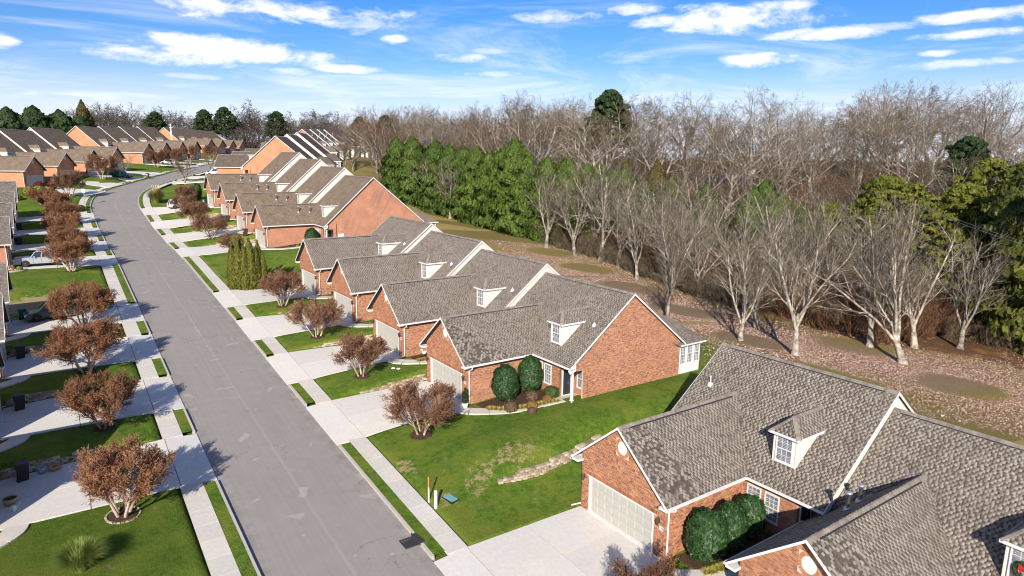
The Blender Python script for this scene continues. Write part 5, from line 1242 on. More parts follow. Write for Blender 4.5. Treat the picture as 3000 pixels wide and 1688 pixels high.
for i, (x, y, h, lab) in enumerate(((64.5, 138, 14, 'leftmost tree of the dense green hedge'), (66.3, 134, 15, 'pointed tree second from the left in the green hedge'), (69, 128.5, 15.5, 'third tree from the left in the dense green hedge'), (70.5, 125, 15, 'fourth tree from the left in the dense green hedge'), (71.5, 121, 15.2, 'green hedge tree just left of its middle'), (72.3, 117, 15.4, 'green hedge tree at the middle of the hedge'), (72.8, 113, 15, 'green hedge tree just right of its middle'), (73.3, 109, 15.8, 'green hedge tree with a fresh green side facing the lawn'), (73.5, 105, 17.8, 'green hedge tree with the tallest pointed tip'), (74, 101, 15.2, 'green hedge tree right of the tallest tip'), (75, 97, 15, 'green hedge tree behind the first pale bare tree'), (76.5, 93, 15.4, 'green hedge tree behind the many-stemmed bare tree'), (79.5, 88, 15, 'green hedge tree half hidden by bare limbs'), (82, 84, 14.6, 'rightmost tree of the dense green hedge'), (80, 92, 14.5, 'hedge tree behind the gap between two bare trees'), (83.5, 87.5, 14, 'green tree partly covered by bare limbs right of the hedge'), (84.5, 82, 13, 'lower green tree right of the hedge'), (90, 73, 13.5, 'green tree between the hedge and the three bright evergreens'), (87, 78, 14, 'single green evergreen in the brush right of the hedge'), (91, 64.5, 14, 'left one of the three bright evergreens in mid wood'), (93.5, 61.5, 13.5, 'middle one of the three bright evergreens in mid wood'), (93.5, 57.5, 12.6, 'right one of the three bright evergreens in mid wood'), (96, 66, 15, 'bright pointed evergreen behind the three in mid wood'))):
    plant('evergreen_tree', LEY[i % 3], x, y, lab, 'evergreen', 'evergreens of the hedge and the wood', h/15, i*1.9, parts=('trunk', 'foliage', 'inner_growth'))
CED = [conifer(21, 14, 3.4, 5000, OLIVE, .26, .4, 2.0, .1, .3)]
for x, y, h, lab in ((16, 363, 24, 'brown-olive conifer on the left skyline'), (90, 92, 15.5, 'olive cedar above the right end of the hedge'), (94, 88, 16, 'dark olive cedar next to the round bare crown')): plant('cedar', CED[0], x, y, lab, 'evergreen', None, h/14, parts=('trunk', 'foliage', 'inner_growth'))
LD = [conifer(31, 16, 6.6, 7000, DARKG, .42, .7, 3., .02, .35)]
for i, (px_, h) in enumerate(((-62, 18), (-52, 19), (-43, 20), (-33, 19), (-24, 20), (-15, 19), (-7, 17))):
    plant('dark_evergreen', LD[0], px_*1.0+22, 330+i*4-px_*.2, ('first', 'second', 'third', 'fourth', 'fifth', 'sixth', 'seventh')[i]+' dark evergreen from the left behind the left roofs', 'evergreen', 'dark evergreens on the left skyline', h/16, i*1.3, parts=('trunk', 'foliage', 'inner_growth'))
# the big dense evergreen at the right border
BIG = conifer(41, 22, 6.2, 16000, leaf_mat('hemlock_sprays', [(0, (.03, .042, .010)), (.45, (.095, .11, .018)), (1, (.22, .21, .04))], patch=.3), .2, .5, 2.6, .02, .35)
for x, y, h, lab in ((95.5, 27, 21, 'huge dense evergreen at the right border'), (92, 20, 17, 'lower part of the evergreen screen cut by the right border'), (103, 33, 21, 'big evergreen just left of the one at the right border')): plant('dense_evergreen', BIG, x, y, lab, 'evergreen', 'big evergreens at the right border', h/22, x, parts=('trunk', 'foliage', 'inner_growth'))
def pine(seed, H, n_cl, m, Rc=5.2, lowf=.45):
    g = np.random.default_rng(seed); rnd = random.Random(seed); segs = [(0, 0, -.3, H*.018, 0, 0, H*.5, H*.012), (0, 0, H*.5, H*.012, .2, .1, H*.9, H*.005)]; Cs = []; Ns = []
    for i in range(n_cl):
        t = lowf+(1-lowf)*(i+.5)/n_cl; a = i*2.4+rnd.uniform(-.4, .4); q = (t-lowf)/(1-lowf); rr = Rc*math.sqrt(max(0, 1-(q*1.02)**2.2))*rnd.uniform(.45, 1); z = H*t
        x, y = rr*math.cos(a), rr*math.sin(a); segs.append((0, 0, z-rr*.35, H*.006, x*.6, y*.6, z-.4, H*.003)); segs.append((x*.6, y*.6, z-.4, H*.003, x, y, z, H*.002))
        k = 95; s = rnd.uniform(.8, 1.35); v = g.normal(0, 1, (k, 3)); v /= np.linalg.norm(v, axis=1, keepdims=True); v[:, 2] = np.abs(v[:, 2])*.9-.25; Cs.append(np.array([x, y, z])+v*np.array([s*1.15, s*1.15, s*.75])*(g.random((k, 1))**.3)); Ns.append(v)
    C = np.concatenate(Cs); N = np.concatenate(Ns); vr = np.repeat(g.random(n_cl), 95)*.6+g.random(len(C))*.4
    return seg_mesh('trunk', segs, BARK_BROWN, 5), leaves('needles', C, N, .17, .34, m, seed, .7, vr)
PN = [pine(51, 18, 95, PINEG), pine(52, 18, 80, PINEG, 6.5, .3)]; PD = pine(53, 20, 75, DARKG, 5, .5)
for i, (x, y, h, k, lab) in enumerate(((104, 51, 17.3, 0, 'round-headed yellow-green pine, leftmost of the pines'), (109, 49, 16, 1, 'yellow-green pine right of the round-headed one'), (103, 44.5, 14.5, 1, 'low broad yellow-green pine in front of the others'), (112, 43, 16.5, 0, 'tall yellow-green pine below the dark one'), (110, 37, 17, 1, 'yellow-green pine near the right border'), (118, 38, 19, 0, 'yellow-green pine reaching the right border'), (101, 58, 12.5, 0, 'small yellow-green pine at the left end of the pines'), (98, 38.5, 12, 1, 'lowest yellow-green pine above the leaning bare tree'), (124, 45, 18, 1, 'farther yellow-green pine behind the right border'))):
    plant('pine_tree', PN[k], x, y, lab, 'pine', 'yellow-green pines at right', h/18, i*1.1, parts=('trunk', 'needles'))
for i, (x, y, h, lab) in enumerate(((136, 53, 19, 'dark green pine above the yellow-green ones'), (126, 136, 29, 'dark pine top poking out of the bare skyline'), (55, 445, 25, 'dark pine left of the pale far roof'), (78, 425, 27, 'dark pine behind the pale far roof'), (88, 420, 29, 'taller dark pine right of the pale far roof'), (112, 400, 27, 'dark pine on the skyline right of the far roofs'), (150, 370, 26, 'dark pine on the skyline above the rear dormers'), (104, 232, 17, 'dark pine above the back gardens of the far row'), (172, 385, 26, 'dark pine at the middle of the skyline'), (74.5, 160, 12, 'small pine by the back lawn left of the hedge'))):
    plant('pine_tree', PD, x, y, lab, 'pine', None, h/20, i*1.4, parts=('trunk', 'needles'))
# yellow-green arborvitae group
ARB = [conifer(s, 5, .62, 2600, YEWG, .055, .12, 3.0, .01, .12, True, .8) for s in (61, 62)]
for i, (x, y, h) in enumerate(((16.9, 82.3, 5.2), (17.5, 81.9, 5.9), (18.0, 82.6, 6.2), (18.1, 81.6, 5.4), (18.8, 81.7, 6.1), (18.9, 82.5, 5.6), (19.5, 81.8, 5.0), (19.9, 82.3, 5.6), (17.2, 82.9, 5.4), (20.3, 81.9, 4.4))):
    plant('arborvitae', ARB[i % 2], x, y, ('leftmost', 'second from the left', 'tallest left', 'front left', 'front middle', 'back middle', 'front right', 'tall right', 'rear left', 'lowest right')[i]+' column in the clump of yellow-green evergreens by the pavement', 'evergreen', 'clump of yellow-green arborvitae', h/5, i*1.7, sz=h/5, parts=('trunk', 'foliage', 'inner_growth'))
# clipped hollies and shrubs
def shrub(seed, rx, rz, n, m, w=.05, h=.08, cone=0., rad=.96, z0=.12):
    g = np.random.default_rng(seed); v = g.normal(0, 1, (n, 3)); v /= np.linalg.norm(v, axis=1, keepdims=True); c = v*rad*(1+.05*np.sin(v[:, :1]*7+seed)+.05*np.sin(v[:, 2:]*9+v[:, 1:2]*4)+.045*np.sin(v[:, 1:2]*13+v[:, :1]*5)+g.normal(0, .02, (n, 1))); zz = np.sign(c[:, 2])*np.abs(c[:, 2])**.8
    k = 1-cone*np.clip(zz, 0, 1); C = np.stack([c[:, 0]*rx*k, c[:, 1]*rx*k, zz*rz+rz+z0], 1)+g.normal(0, .025, (n, 3)); me = leaves('leaves', C, v+np.array([0, 0, .3]), w, h, m, seed, .9)
    b = MB(); b.lathe([(.01, z0+.05)]+[(rx*.9*math.sin(math.pi*q)*(1-cone*max(0, -math.cos(math.pi*q))), rz*(1-math.cos(math.pi*q))*.96+z0+.06) for q in (.15, .3, .45, .6, .75, .88)]+[(.01, rz*2*.95+z0)], 12); b.tube([(0, 0, -.3), (0, 0, rz)], .05, 6)
    return me, b.mesh('inner_growth', m)
HB = shrub(71, 1.02, 1.42, 5200, HOLLY, .055, .085, .12); HB2 = shrub(72, .95, 1.05, 4800, HOLLY, .055, .085, .05)
def bush(ms, x, y, label, s=1., sz=None, group=None, z=None, name='shrub'): return plant(name, ms, x, y, label, 'bush', group, s, None, z, parts=('leaves', 'inner_growth'), sz=sz)
bush(HB, 27.4, 40.2, 'left one of two tall clipped hollies against the brick wall', 1.0, name='holly_bush', group='clipped hollies'); bush(HB, 29.9, 40.4, 'right one of two tall clipped hollies against the brick wall', .94, 1.0, name='holly_bush', group='clipped hollies')
bush(HB2, 26.1, 19.75, 'largest of the three dark bushes right of the garage corner', 1.15, 1.25, name='holly_bush', group='clipped hollies'); bush(HB2, 27.7, 19.5, 'middle one of the three dark bushes beside the near garage', .95, 1.2, name='holly_bush', group='clipped hollies'); bush(HB2, 29.3, 19.5, 'dark bush nearest the two front windows', .88, 1.1, name='holly_bush', group='clipped hollies')
bush(HB, 32.0, 99.2, 'dark round holly at the brick wall of the tan-roofed end house', .98, .85, name='holly_bush'); bush(HB2, 33.0, 100.4, 'small dark holly by the white window of the tan-roofed end house', .8, name='holly_bush')
bush(HB2, 25.2, 150.5, 'green bush beside the farthest tan-roofed garage', .9, 1.5)
SH_O = leaf_mat('orange_leaves', [(0, (.12, .07, .02)), (1, (.36, .20, .06))], patch=2.); SH_G = leaf_mat('green_leaves', [(0, (.03, .05, .012)), (1, (.10, .14, .03))], patch=2.); SH_Y = leaf_mat('yellow_grass_blades', [(0, (.22, .20, .04)), (.5, (.45, .40, .08)), (1, (.62, .56, .18))], patch=2.); SH_R = leaf_mat('red_leaves', [(0, (.06, .01, .012)), (1, (.22, .03, .03))], patch=2.); SH_YG = leaf_mat('yellow_green_leaves', [(0, (.13, .14, .02)), (1, (.36, .32, .06))], patch=2.); SH_P = leaf_mat('dull_leaves', [(0, (.07, .05, .03)), (1, (.20, .13, .07))], patch=2.)
S1 = {k: shrub(80+i, .42, .34, 900, m, .035, .06, 0, .95, .02) for i, (k, m) in enumerate((('o', SH_O), ('g', SH_G), ('r', SH_R), ('y', SH_YG), ('p', SH_P)))}
for x, y, k, s, lab in ((30.4, 38.3, 'g', 1.35, 'green round bush at the right end of the flower bed'), (29.6, 37.7, 'o', .9, 'orange round bush in the flower bed, farther one'), (28.0, 37.5, 'o', 1., 'orange round bush in the flower bed, nearer one'), (26.7, 38.4, 'p', 1.15, 'dull low bush between the two hollies'), (29., 38.9, 'p', 1.1, 'dull low bush behind the orange ones'), (27.5, 36.9, 'p', .75, 'small dull bush in front of the orange one'),
                        (-1.5, 164.6, 'r', 2.2, 'left dark red shrub by the leftmost garage across the bend'), (.6, 166.2, 'r', 2.1, 'right dark red shrub by the leftmost garage across the bend'), (-3.2, 156.5, 'y', 2.4, 'left yellow-green shrub on the lawn at the bend'), (-1.6, 157.2, 'y', 2.6, 'middle yellow-green shrub on the lawn at the bend'), (0, 158.2, 'y', 2.4, 'right yellow-green shrub on the lawn at the bend'), (4.2, 141.5, 'g', 2., 'dark green bush beside the pavement at the bend'), (-4.9, 153.5, 'y', 1.6, 'small yellow-green plant at the wall corner by the bend'),
                        (28.6, 99.3, 'g', .6, 'first small plant along the tan-roofed end house wall'), (29.7, 98.9, 'y', .55, 'second small plant along the tan-roofed end house wall'), (30.8, 98.6, 'g', .7, 'third small plant along the tan-roofed end house wall'), (-3.9, 99.0, 'y', .8, 'small plant beside the driveway of the silver pickup'), (27.2, 51.7, 'y', .9, 'yellow plant at the wall under the second garage'), (27.8, 62.8, 'p', .9, 'dull plants in the small bed of the third house'), (69.6, 158, 'p', 2.2, 'brown brush by the back lawn'), (60, 165, 'p', 2., 'brown shrub at the edge of the back lawn')):
    bush(S1[k], x, y, lab, s, group='small shrubs')
def grass_clump(seed, R_, H, n, m, w=.012):
    g = np.random.default_rng(seed); V = []; a = g.random(n)*6.28; r = g.random(n)**.7*R_*.25; L = H*g.uniform(.6, 1.1, n); sp_ = g.uniform(.1, 1., n)*R_
    x, y = r*np.cos(a), r*np.sin(a); t = np.stack([-np.sin(a), np.cos(a), 0*a], 1)*w; pts = []
    for q in (0, .4, .75, 1.): pts.append(np.stack([x+np.cos(a)*sp_*q**1.6, y+np.sin(a)*sp_*q**1.6, L*(q*1.25-.55*q**3*(sp_/R_))], 1))
    for i, wf in enumerate((1, .9, .6, .05)): V += [pts[i]-t*wf, pts[i]+t*wf]
    V = np.stack(V, 1).reshape(-1, 3); b = np.arange(n)[:, None]*8; Fq = np.concatenate([b+np.array([[2*i, 2*i+1, 2*i+3, 2*i+2]]) for i in range(3)]); return fastmesh('blades', V, Fq, m, np.tile(g.random(n), 3))
PAMP = leaf_mat('pampas_blades', [(0, (.16, .15, .04)), (.5, (.32, .30, .09)), (1, (.52, .45, .2))], patch=1.)
t = plant('pampas_grass', (grass_clump(91, 2.2, 2.6, 2200, PAMP, .03),), 17.2, 147.6, 'tall pale pampas grass clump at the inside of the bend', 'grass clump', parts=('blades',))
b = MB()
for i in range(9): a = i*.7; b.tube([(.2*math.cos(a), .2*math.sin(a), 0), (.5*math.cos(a), .5*math.sin(a), 2.6), (.62*math.cos(a), .62*math.sin(a), 3.5)], [.012, .012, .11 if 0 else .05], 5)
ob('plume', b.mesh('plume', mat('plume_cream', None, (.62, .50, .34), .9)), t, kind='stuff')
t = plant('ornamental_grass', (grass_clump(92, 1.25, 1.3, 1500, leaf_mat('lime_blades', [(0, (.10, .16, .02)), (1, (.36, .40, .10))], patch=1.), .014),), -.6, 35.0, 'arching lime-green grass clump on the bottom left lawn', 'grass clump', parts=('blades',))
LIR = grass_clump(93, .38, .34, 170, SH_Y, .012)
def liriope(pts, label):
    t = thing('border_grass', label, 'border plants', (pts[0][0], pts[0][1], gy(*pts[0])), 0, 'yellow border grasses')
    for x, y in pts: o = ob('tuft', LIR, t, (x-pts[0][0], y-pts[0][1], gy(x, y)-gy(*pts[0]))); o.rotation_euler.z = random.random()*6
liriope([(25.5+i*.27, 39.5-.62*min(i, 5)*.38-.28*max(0, i-5)*.32+.06*random.random(), ) for i in range(18)], 'yellow variegated grass edging the curved walk below the two hollies')
liriope([(25.2+i*.24, 18.85-.05*i+.05*random.random()) for i in range(7)], 'yellow variegated grass in front of the largest near bush')
liriope([(25.3+i*.3, 50.7-.02*i) for i in range(4)], 'yellow grass by the downspout of the second garage')

# brush, litter and lawn texture: nobody could count these
def brush(name, n, region, H, m, seed, label, rmin=.006):
    g = np.random.default_rng(seed); x, y = region(g, n); z = gz(x, y); k = 9
    a = g.random((n, k))*6.28; sp_ = g.uniform(.15, .75, (n, k)); L = H*g.uniform(.4, 1.15, (n, 1))*g.uniform(.5, 1, (n, k))
    P0 = np.stack([np.repeat(x, k)+g.normal(0, .12, n*k), np.repeat(y, k)+g.normal(0, .12, n*k), np.repeat(z, k)-.1], 1); D = np.stack([(np.cos(a)*sp_*L).ravel(), (np.sin(a)*sp_*L).ravel(), L.ravel()], 1)
    M_ = P0+D*.55+g.normal(0, .12, (n*k, 3)); E = P0+D+g.normal(0, .2, (n*k, 3)); o1 = np.full(n*k, rmin*2.6); o2 = np.full(n*k, rmin*1.6); o3 = np.full(n*k, rmin*.7)
    S = [np.column_stack([P0, o1, M_, o2]), np.column_stack([M_, o2, E, o3])]
    for j in range(4):
        t_ = g.uniform(.3, .95, (n*k, 1)); B = P0+(E-P0)*t_; dd = g.normal(0, .32, (n*k, 3))*H*.28; dd[:, 2] = np.abs(dd[:, 2])+.1; S.append(np.column_stack([B, o2, B+dd, o3]))
    return ob(name, seg_mesh(name, np.concatenate(S), m, 3), kind='stuff')
def reg_edge(g, n):
    y = g.uniform(34, 150, n); wx = np.interp(y, [-60, 15, 30, 36, 60, 80, 100, 120, 150, 200, 240], [92, 84, 80, 74, 70, 73, 72, 72, 66, 92, 120]); x = wx+g.uniform(1, 45, n)**1.0; return x, y
def reg_near(g, n):
    y = g.uniform(52, 95, n); wx = np.interp(y, [30, 36, 60, 80, 100], [80, 74, 70, 73, 72]); return wx+g.uniform(0, 22, n)**1., y
brush('undergrowth', 2300, reg_near, 4.4, TWIG_PALE, 5, '', .012)
brush('undergrowth', 2600, reg_edge, 6., TWIG_RED, 6, '', .016)
def reg_deep(g, n):
    y = g.uniform(30, 175, n); return g.uniform(95, 185, n), y
brush('undergrowth', 2600, reg_deep, 7.5, bark_mat('brush_twigs', (.055, .038, .022), (.19, .135, .08)), 7, '', .03)
def reg_right(g, n):
    y = g.uniform(8, 40, n); return 86+(40-y)*.25+g.uniform(0, 30, n), y
brush('undergrowth', 700, reg_right, 3.2, TWIG_BROWN, 8, '', .012)
# rust-coloured oak leaves still hanging low in the wood
g = np.random.default_rng(9); n = 26; cx = g.uniform(78, 170, n); cy = g.uniform(60, 190, n); CC = []
for i in range(n):
    k = 420; v = g.normal(0, 1, (k, 3)); v /= np.linalg.norm(v, axis=1, keepdims=True); zg_ = gy(cx[i], cy[i]); CC.append(np.array([cx[i], cy[i], zg_+3+5*g.random()])+v*np.array([3.2, 3.2, 2.6])*g.random((k, 1))**.4)
C = np.concatenate(CC); ob('russet_leaves', leaves('russet_leaves', C, g.normal(0, 1, (len(C), 3)), .16, .2, leaf_mat('russet', [(0, (.10, .035, .018)), (1, (.34, .13, .05))], patch=.1), 9, .9), kind='stuff')
# fallen leaves
LIT = piece_mat('fallen_leaf', [(0, (.10, .05, .03)), (.3, (.30, .15, .09)), (.6, (.52, .34, .26)), (1, (.72, .60, .52))])
def litter(name, n, fx, fy, seed, s=.055):
    g = np.random.default_rng(seed); x, y = fx(g, n), fy(g, n)
    if name == 'leaf_litter':
        wx = np.interp(y, [-60, 15, 30, 36, 60, 80, 100, 120, 150], [92, 84, 80, 74, 70, 73, 72, 72, 66]); x = wx-9+g.normal(0, 7.5, n); ok = (x > 46)&(x < wx+14); x, y = x[ok], y[ok]
    z = gz(x, y); C = np.stack([x, y, z+.03], 1); N = np.tile([0, 0, 1.], (len(x), 1))+g.normal(0, .45, (len(x), 3)); V, Fq = quads(C, N, g.normal(0, 1, (len(x), 3)), s*g.uniform(.6, 1.3, len(x)), s*g.uniform(.6, 1.3, len(x)))
    return ob(name, fastmesh(name, V, Fq, LIT, g.random(len(x))), kind='stuff')
litter('leaf_litter', 170000, lambda g, n: 0, lambda g, n: 14+80*g.random(n)**1.35, 21, .048)
# short grass blades give the near lawns their nap
def nap(n, x0, x1, y0, y1, seed, h=.06):
    g = np.random.default_rng(seed); x, y = g.uniform(x0, x1, n), g.uniform(y0, y1, n); keep = np.ones(n, bool)
    for rn in ('b1', 'b2', 'm'):
        r = RD[rn]; u, v = row_uv(r, x, y); k = np.floor((v+.5)/r[7]); vv = v-k*r[7]
        keep &= ~((k >= 0)&(k < r[6])&(vv > -.05)&(vv < r[10]['wg']+.05)&(u > -12.5)&(u < 1)); keep &= ~((u > -.1)&(u < 27)&(v > -r[10]['dm']-.2)&(v < r[6]*r[7]-r[10]['dm']+.2))
    d = cdist(x, y); keep &= (d > 5.97)
    x, y = x[keep], y[keep]; n = len(x); z = gz(x, y); a = g.random(n)*6.28; t = np.stack([np.cos(a), np.sin(a), 0*a], 1)*.011; ln = np.stack([g.normal(0, .03, n), g.normal(0, .03, n), h*g.uniform(.5, 1.2, n)], 1); P = np.stack([x, y, z-.01], 1)
    V = np.stack([P-t, P+t, P+ln], 1).reshape(-1, 3); return V, np.arange(len(V)).reshape(-1, 3), g.random(n)
BL = leaf_mat('grass_blades', [(0, (.04, .085, .012)), (.5, (.10, .17, .02)), (.85, (.19, .24, .035)), (1, (.36, .30, .12))], trans=.3, patch=.35)
for args in ((120000, 15, 48, 26, 42, 31), (75000, -6, 5, 33, 41.5, 32), (30000, 15, 31, 47, 78, 33), (26000, -5, 5, 46, 92, 34)):
    V, Fq, v = nap(*args); ob('lawn_grass', fastmesh('lawn_grass', V, Fq, BL, v), kind='stuff')

def reg_far(g, n): return g.uniform(-60, 330, n), g.uniform(430, 640, n)
brush('distant_woods', 1500, reg_far, 17, bark_mat('far_twigs', (.07, .06, .055), (.16, .13, .115)), 17, '', .09)

def reg_back(g, n):
    a = g.uniform(R(26), R(76), n); d = g.uniform(190, 330, n); return np.sin(a)*d, np.cos(a)*d
brush('distant_woods', 1500, reg_back, 11, bark_mat('back_twigs', (.05, .038, .026), (.17, .13, .09)), 18, '', .07)
# ---------------------------------------------------------------- vehicles
TYRE = mat('tyre_rubber', None, (.02, .02, .021), .85); RIM = mat('alloy_rim', None, (.5, .5, .52), .3, metal=.8); CHROME = mat('bright_trim', None, (.7, .7, .72), .2, metal=.9)
LAMPW = mat('headlamp_glass', None, (.75, .77, .8), .1, spec=.9); LAMPR = mat('tail_lamp', None, (.35, .02, .02), .2)
def paint(n, c, metal=.35): return mat(n, None, c, .28, metal=metal, spec=.6)
def loft(sections, m, name, a=.5, smooth=True, close=True):
    """sections: list of rings (same number of points)"""
    b = MB(); n = len(sections[0])
    for s in sections: b.v += [tuple(p) for p in s]
    for i in range(len(sections)-1):
        for j in range(n if close else n-1):
            k = (j+1) % n; b.f.append((i*n+j, i*n+k, (i+1)*n+k, (i+1)*n+j)); b.a.append(a)
    b.f.append(tuple(range(n))[::-1]); b.a.append(a); e = (len(sections)-1)*n; b.f.append(tuple(range(e, e+n))); b.a.append(a)
    me = b.mesh(name, m, smooth); return me
def wheel_meshes(R_, W):
    t = MB(); t.lathe([(R_*.62, -W/2), (R_*.93, -W/2), (R_, -W/2+.03), (R_, W/2-.03), (R_*.93, W/2), (R_*.62, W/2)], 20)
    r = MB(); r.lathe([(R_*.64, -.09), (R_*.6, -W/2+.012), (R_*.55, -.05), (.001, -.04)], 20)
    for i in range(6):
        a = i*math.pi/3; c, s = math.cos(a), math.sin(a); q = R_*.6; w = .035
        r.hexa([(c*.05-s*w, s*.05+c*w, -W/2+.02), (c*.05+s*w, s*.05-c*w, -W/2+.02), (c*q+s*w, s*q-c*w, -W/2+.01), (c*q-s*w, s*q+c*w, -W/2+.01), (c*.05-s*w, s*.05+c*w, -.03), (c*.05+s*w, s*.05-c*w, -.03), (c*q+s*w, s*q-c*w, -.03), (c*q-s*w, s*q+c*w, -.03)])
    r.lathe([(.07, -W/2+.005), (.06, -W/2-.005), (.001, -W/2-.008)], 10)
    return t.mesh('tyre', TYRE, True), r.mesh('rim', RIM)
def car(name, label, cat, x, y, heading, kind, colr, group=None, L=4.6, Wd=1.86, H=1.66, z=None):
    """front looks along local +x; origin on the ground at the middle"""
    if z is None: z = cz(x, y)
    t = thing(name, label, cat, (x, y, z), heading, group); pm = paint(cat+'_paint_%d' % (hash(colr) % 999), colr); h2 = Wd/2
    Rw = .37 if kind != 'truck' else .43; wb = L*.58/2; xf, xr_ = wb+.02, -wb+.02
    pitch_ = 0
    if kind == 'truck':
        lo = [(-L/2, .62), (-L/2, .98), (-L/2+.08, 1.14), (-.55, 1.16), (.0, 1.16), (L*.20, 1.17), (L*.30, 1.18), (L*.44, 1.12), (L/2-.03, 1.0), (L/2, .72), (L/2-.06, .42)]
        gh = ((-.62, .95), (-.50, .62)); top = 1.90; gb = 1.15; gf0, gf1, gr0, gr1 = 1.15, .62, -1.02, -.90
    else:
        lo = [(-L/2+.02, .45), (-L/2, .80), (-L/2+.08, 1.02), (-L*.2, 1.03), (0, 1.0), (L*.16, .99), (L*.24, .98), (L*.40, .88), (L/2-.06, .74), (L/2, .55), (L/2-.05, .34)]
        top = H; gb = .99; gf0, gf1, gr0, gr1 = L*.235, L*.08, -L/2+.14, -L/2+.52
    # lower body: half-width profile narrows slightly at nose, tail and sill
    def arch(xc, r, n=7): return [(xc+r*math.cos(math.pi*i/n), Rw*.95+r*math.sin(math.pi*i/n)-.02) for i in range(n+1)]
    ra = Rw+.07; bottom = [(lo[-1][0], .34)]+arch(xf, ra)+[(0, .30)]+arch(xr_, ra)+[(lo[0][0], .40)]
    outline = [(p[0], p[1]) for p in lo]+bottom[1:-1]
    def ring(yy, inset): 
        cx_, cz_ = 0, .75; out = []
        for (px_, pz_) in outline:
            q = inset; out.append((px_*(1-q*.05), yy*(1-.05*abs(px_/(L/2))**5), cz_+(pz_-cz_)*(1-q*.10 if pz_ > .75 else 1)))
        return out
    body = loft([ring(-h2+.05, 1.), ring(-h2, .25), ring(-h2*.98, .0), ring(h2*.98, .0), ring(h2, .25), ring(h2-.05, 1.)], pm, 'body', smooth=False)
    bo = ob('body', body, t)
    bm = bmesh.new(); bm.from_mesh(body); bmesh.ops.triangulate(bm, faces=[f for f in bm.faces if len(f.verts) > 4]); bm.to_mesh(body); bm.free()
    # dark wheel housings so that nothing shows through
    b = MB()
    for xc in (xf, xr_): b.box(xc-ra+.03, xc+ra-.03, -h2+.16, h2-.16, .22, Rw+ra-.06)
    b.box(-L/2+.2, L/2-.2, -h2+.12, h2-.12, .24, .42); ob('underbody', b.mesh('underbody', BLACK), t)
    # glasshouse
    ww0, ww1 = h2-.09, h2-.26
    def gring(z0, xf_, xr__, w_): return [(xf_, -w_, z0), (xf_, w_, z0), (xr__, w_, z0), (xr__, -w_, z0)]
    b = MB(); q0 = gring(gb-.04, gf0, gr0, ww0); q1 = gring(top-.07, gf1, gr1, ww1); b.hexa([q0[3], q0[0], q0[1], q0[2], q1[3], q1[0], q1[1], q1[2]])
    ob('windows', b.mesh('windows', DGLASS), t)
    b = MB(); q2 = gring(top-.10, gf1+.03, gr1-.04, ww1+.015); q3 = gring(top, gf1-.14, gr1+.1, ww1-.12); b.hexa([q2[3], q2[0], q2[1], q2[2], q3[3], q3[0], q3[1], q3[2]])
    for sgn in (-1, 1):      # pillars and belt line
        for fx_, bx_ in ((gf1, gf0), (gr1, gr0), ((gf1+gr1)/2+.05, (gf0+gr0)/2-.05))+(((gr1+.55, gr0+.62),) if kind != 'truck' else ()):
            w_ = .05; y0_, y1_ = sgn*(ww0+.012), sgn*(ww1+.014)
            b.hexa([(bx_-w_, y0_-.03, gb-.03), (bx_+w_, y0_-.03, gb-.03), (bx_+w_, y0_, gb-.03), (bx_-w_, y0_, gb-.03), (fx_-w_, y1_-.03, top-.06), (fx_+w_, y1_-.03, top-.06), (fx_+w_, y1_, top-.06), (fx_-w_, y1_, top-.06)])
        if kind != 'truck': b.box(gr1+.1, gf1-.25, sgn*(ww1-.1)-.02, sgn*(ww1-.1)+.02, top+.02, top+.06)
    ob('roof', b.mesh('roof', pm), t)
    if kind == 'truck':
        b = MB(); b.box(-L/2+.12, -1.12, -h2+.14, h2-.14, .80, .84); b.box(-L/2+.14, -1.1, -h2+.1, h2-.1, 1.155, 1.185)
        ob('bed', b.mesh('bed', BLACK), t)
    b = MB()
    for sgn in (-1, 1):
        b.box(gf0-.52, gf0-.34, sgn*(h2+.09)-.09, sgn*(h2+.09)+.09, gb+.02, gb+.18)
    ob('mirrors', b.mesh('mirror', pm), t)['kind'] = 'stuff'
    b = MB()
    for xx in ((gf0-.25), (gf0+gr0)/2-.02, gr0+.35 if kind != 'truck' else gr0+.05):
        for sgn in (-1, 1): b.box(xx-.006, xx+.006, sgn*(h2+.002)-.004, sgn*(h2+.002)+.004, .42, gb-.04)
    for sgn in (-1, 1): b.box(-L*.33, L*.33, sgn*(h2+.004)-.012, sgn*(h2+.004)+.012, .33, .40)
    ob('door_gaps', b.mesh('door_gaps', BLACK), t)['kind'] = 'stuff'
    for sgn in (-1, 1):
        b = MB(); zz = .92 if kind == 'truck' else .72; b.box(L/2-.16, L/2-.005, sgn*(h2-.24)-.18, sgn*(h2-.24)+.18, zz-.09, zz+.07); ob('headlight', b.mesh('headlight', LAMPW), t)
        b = MB(); zz = .95 if kind == 'truck' else .86; b.box(-L/2-.012, -L/2+.1, sgn*(h2-.16)-.13, sgn*(h2-.16)+.13, zz-.12, zz+.12); ob('tail_light', b.mesh('tail_light', LAMPR), t)
    b = MB(); b.box(L/2-.05, L/2+.015, -h2+.45, h2-.45, .50, .9 if kind == 'truck' else .7); ob('grille', b.mesh('grille', BLACK), t)
    b = MB(); b.box(-L/2-.02, -L/2+.02, -.26, .26, .60, .74); ob('licence_plate', b.mesh('licence_plate', WHITE), t)
    ty, ri = wheel_meshes(Rw, .25)
    for xc in (xf, xr_):
        for sgn in (-1, 1):
            w = ob('wheel', None, t, (xc, sgn*(h2-.13), Rw)); w.rotation_euler = (R(-90) if sgn > 0 else R(90), 0, 0)
            w.rotation_euler = (R(90)*(-1 if sgn < 0 else 1), 0, 0)
            ob('tyre', ty, w); ob('rim', ri, w)
    return t
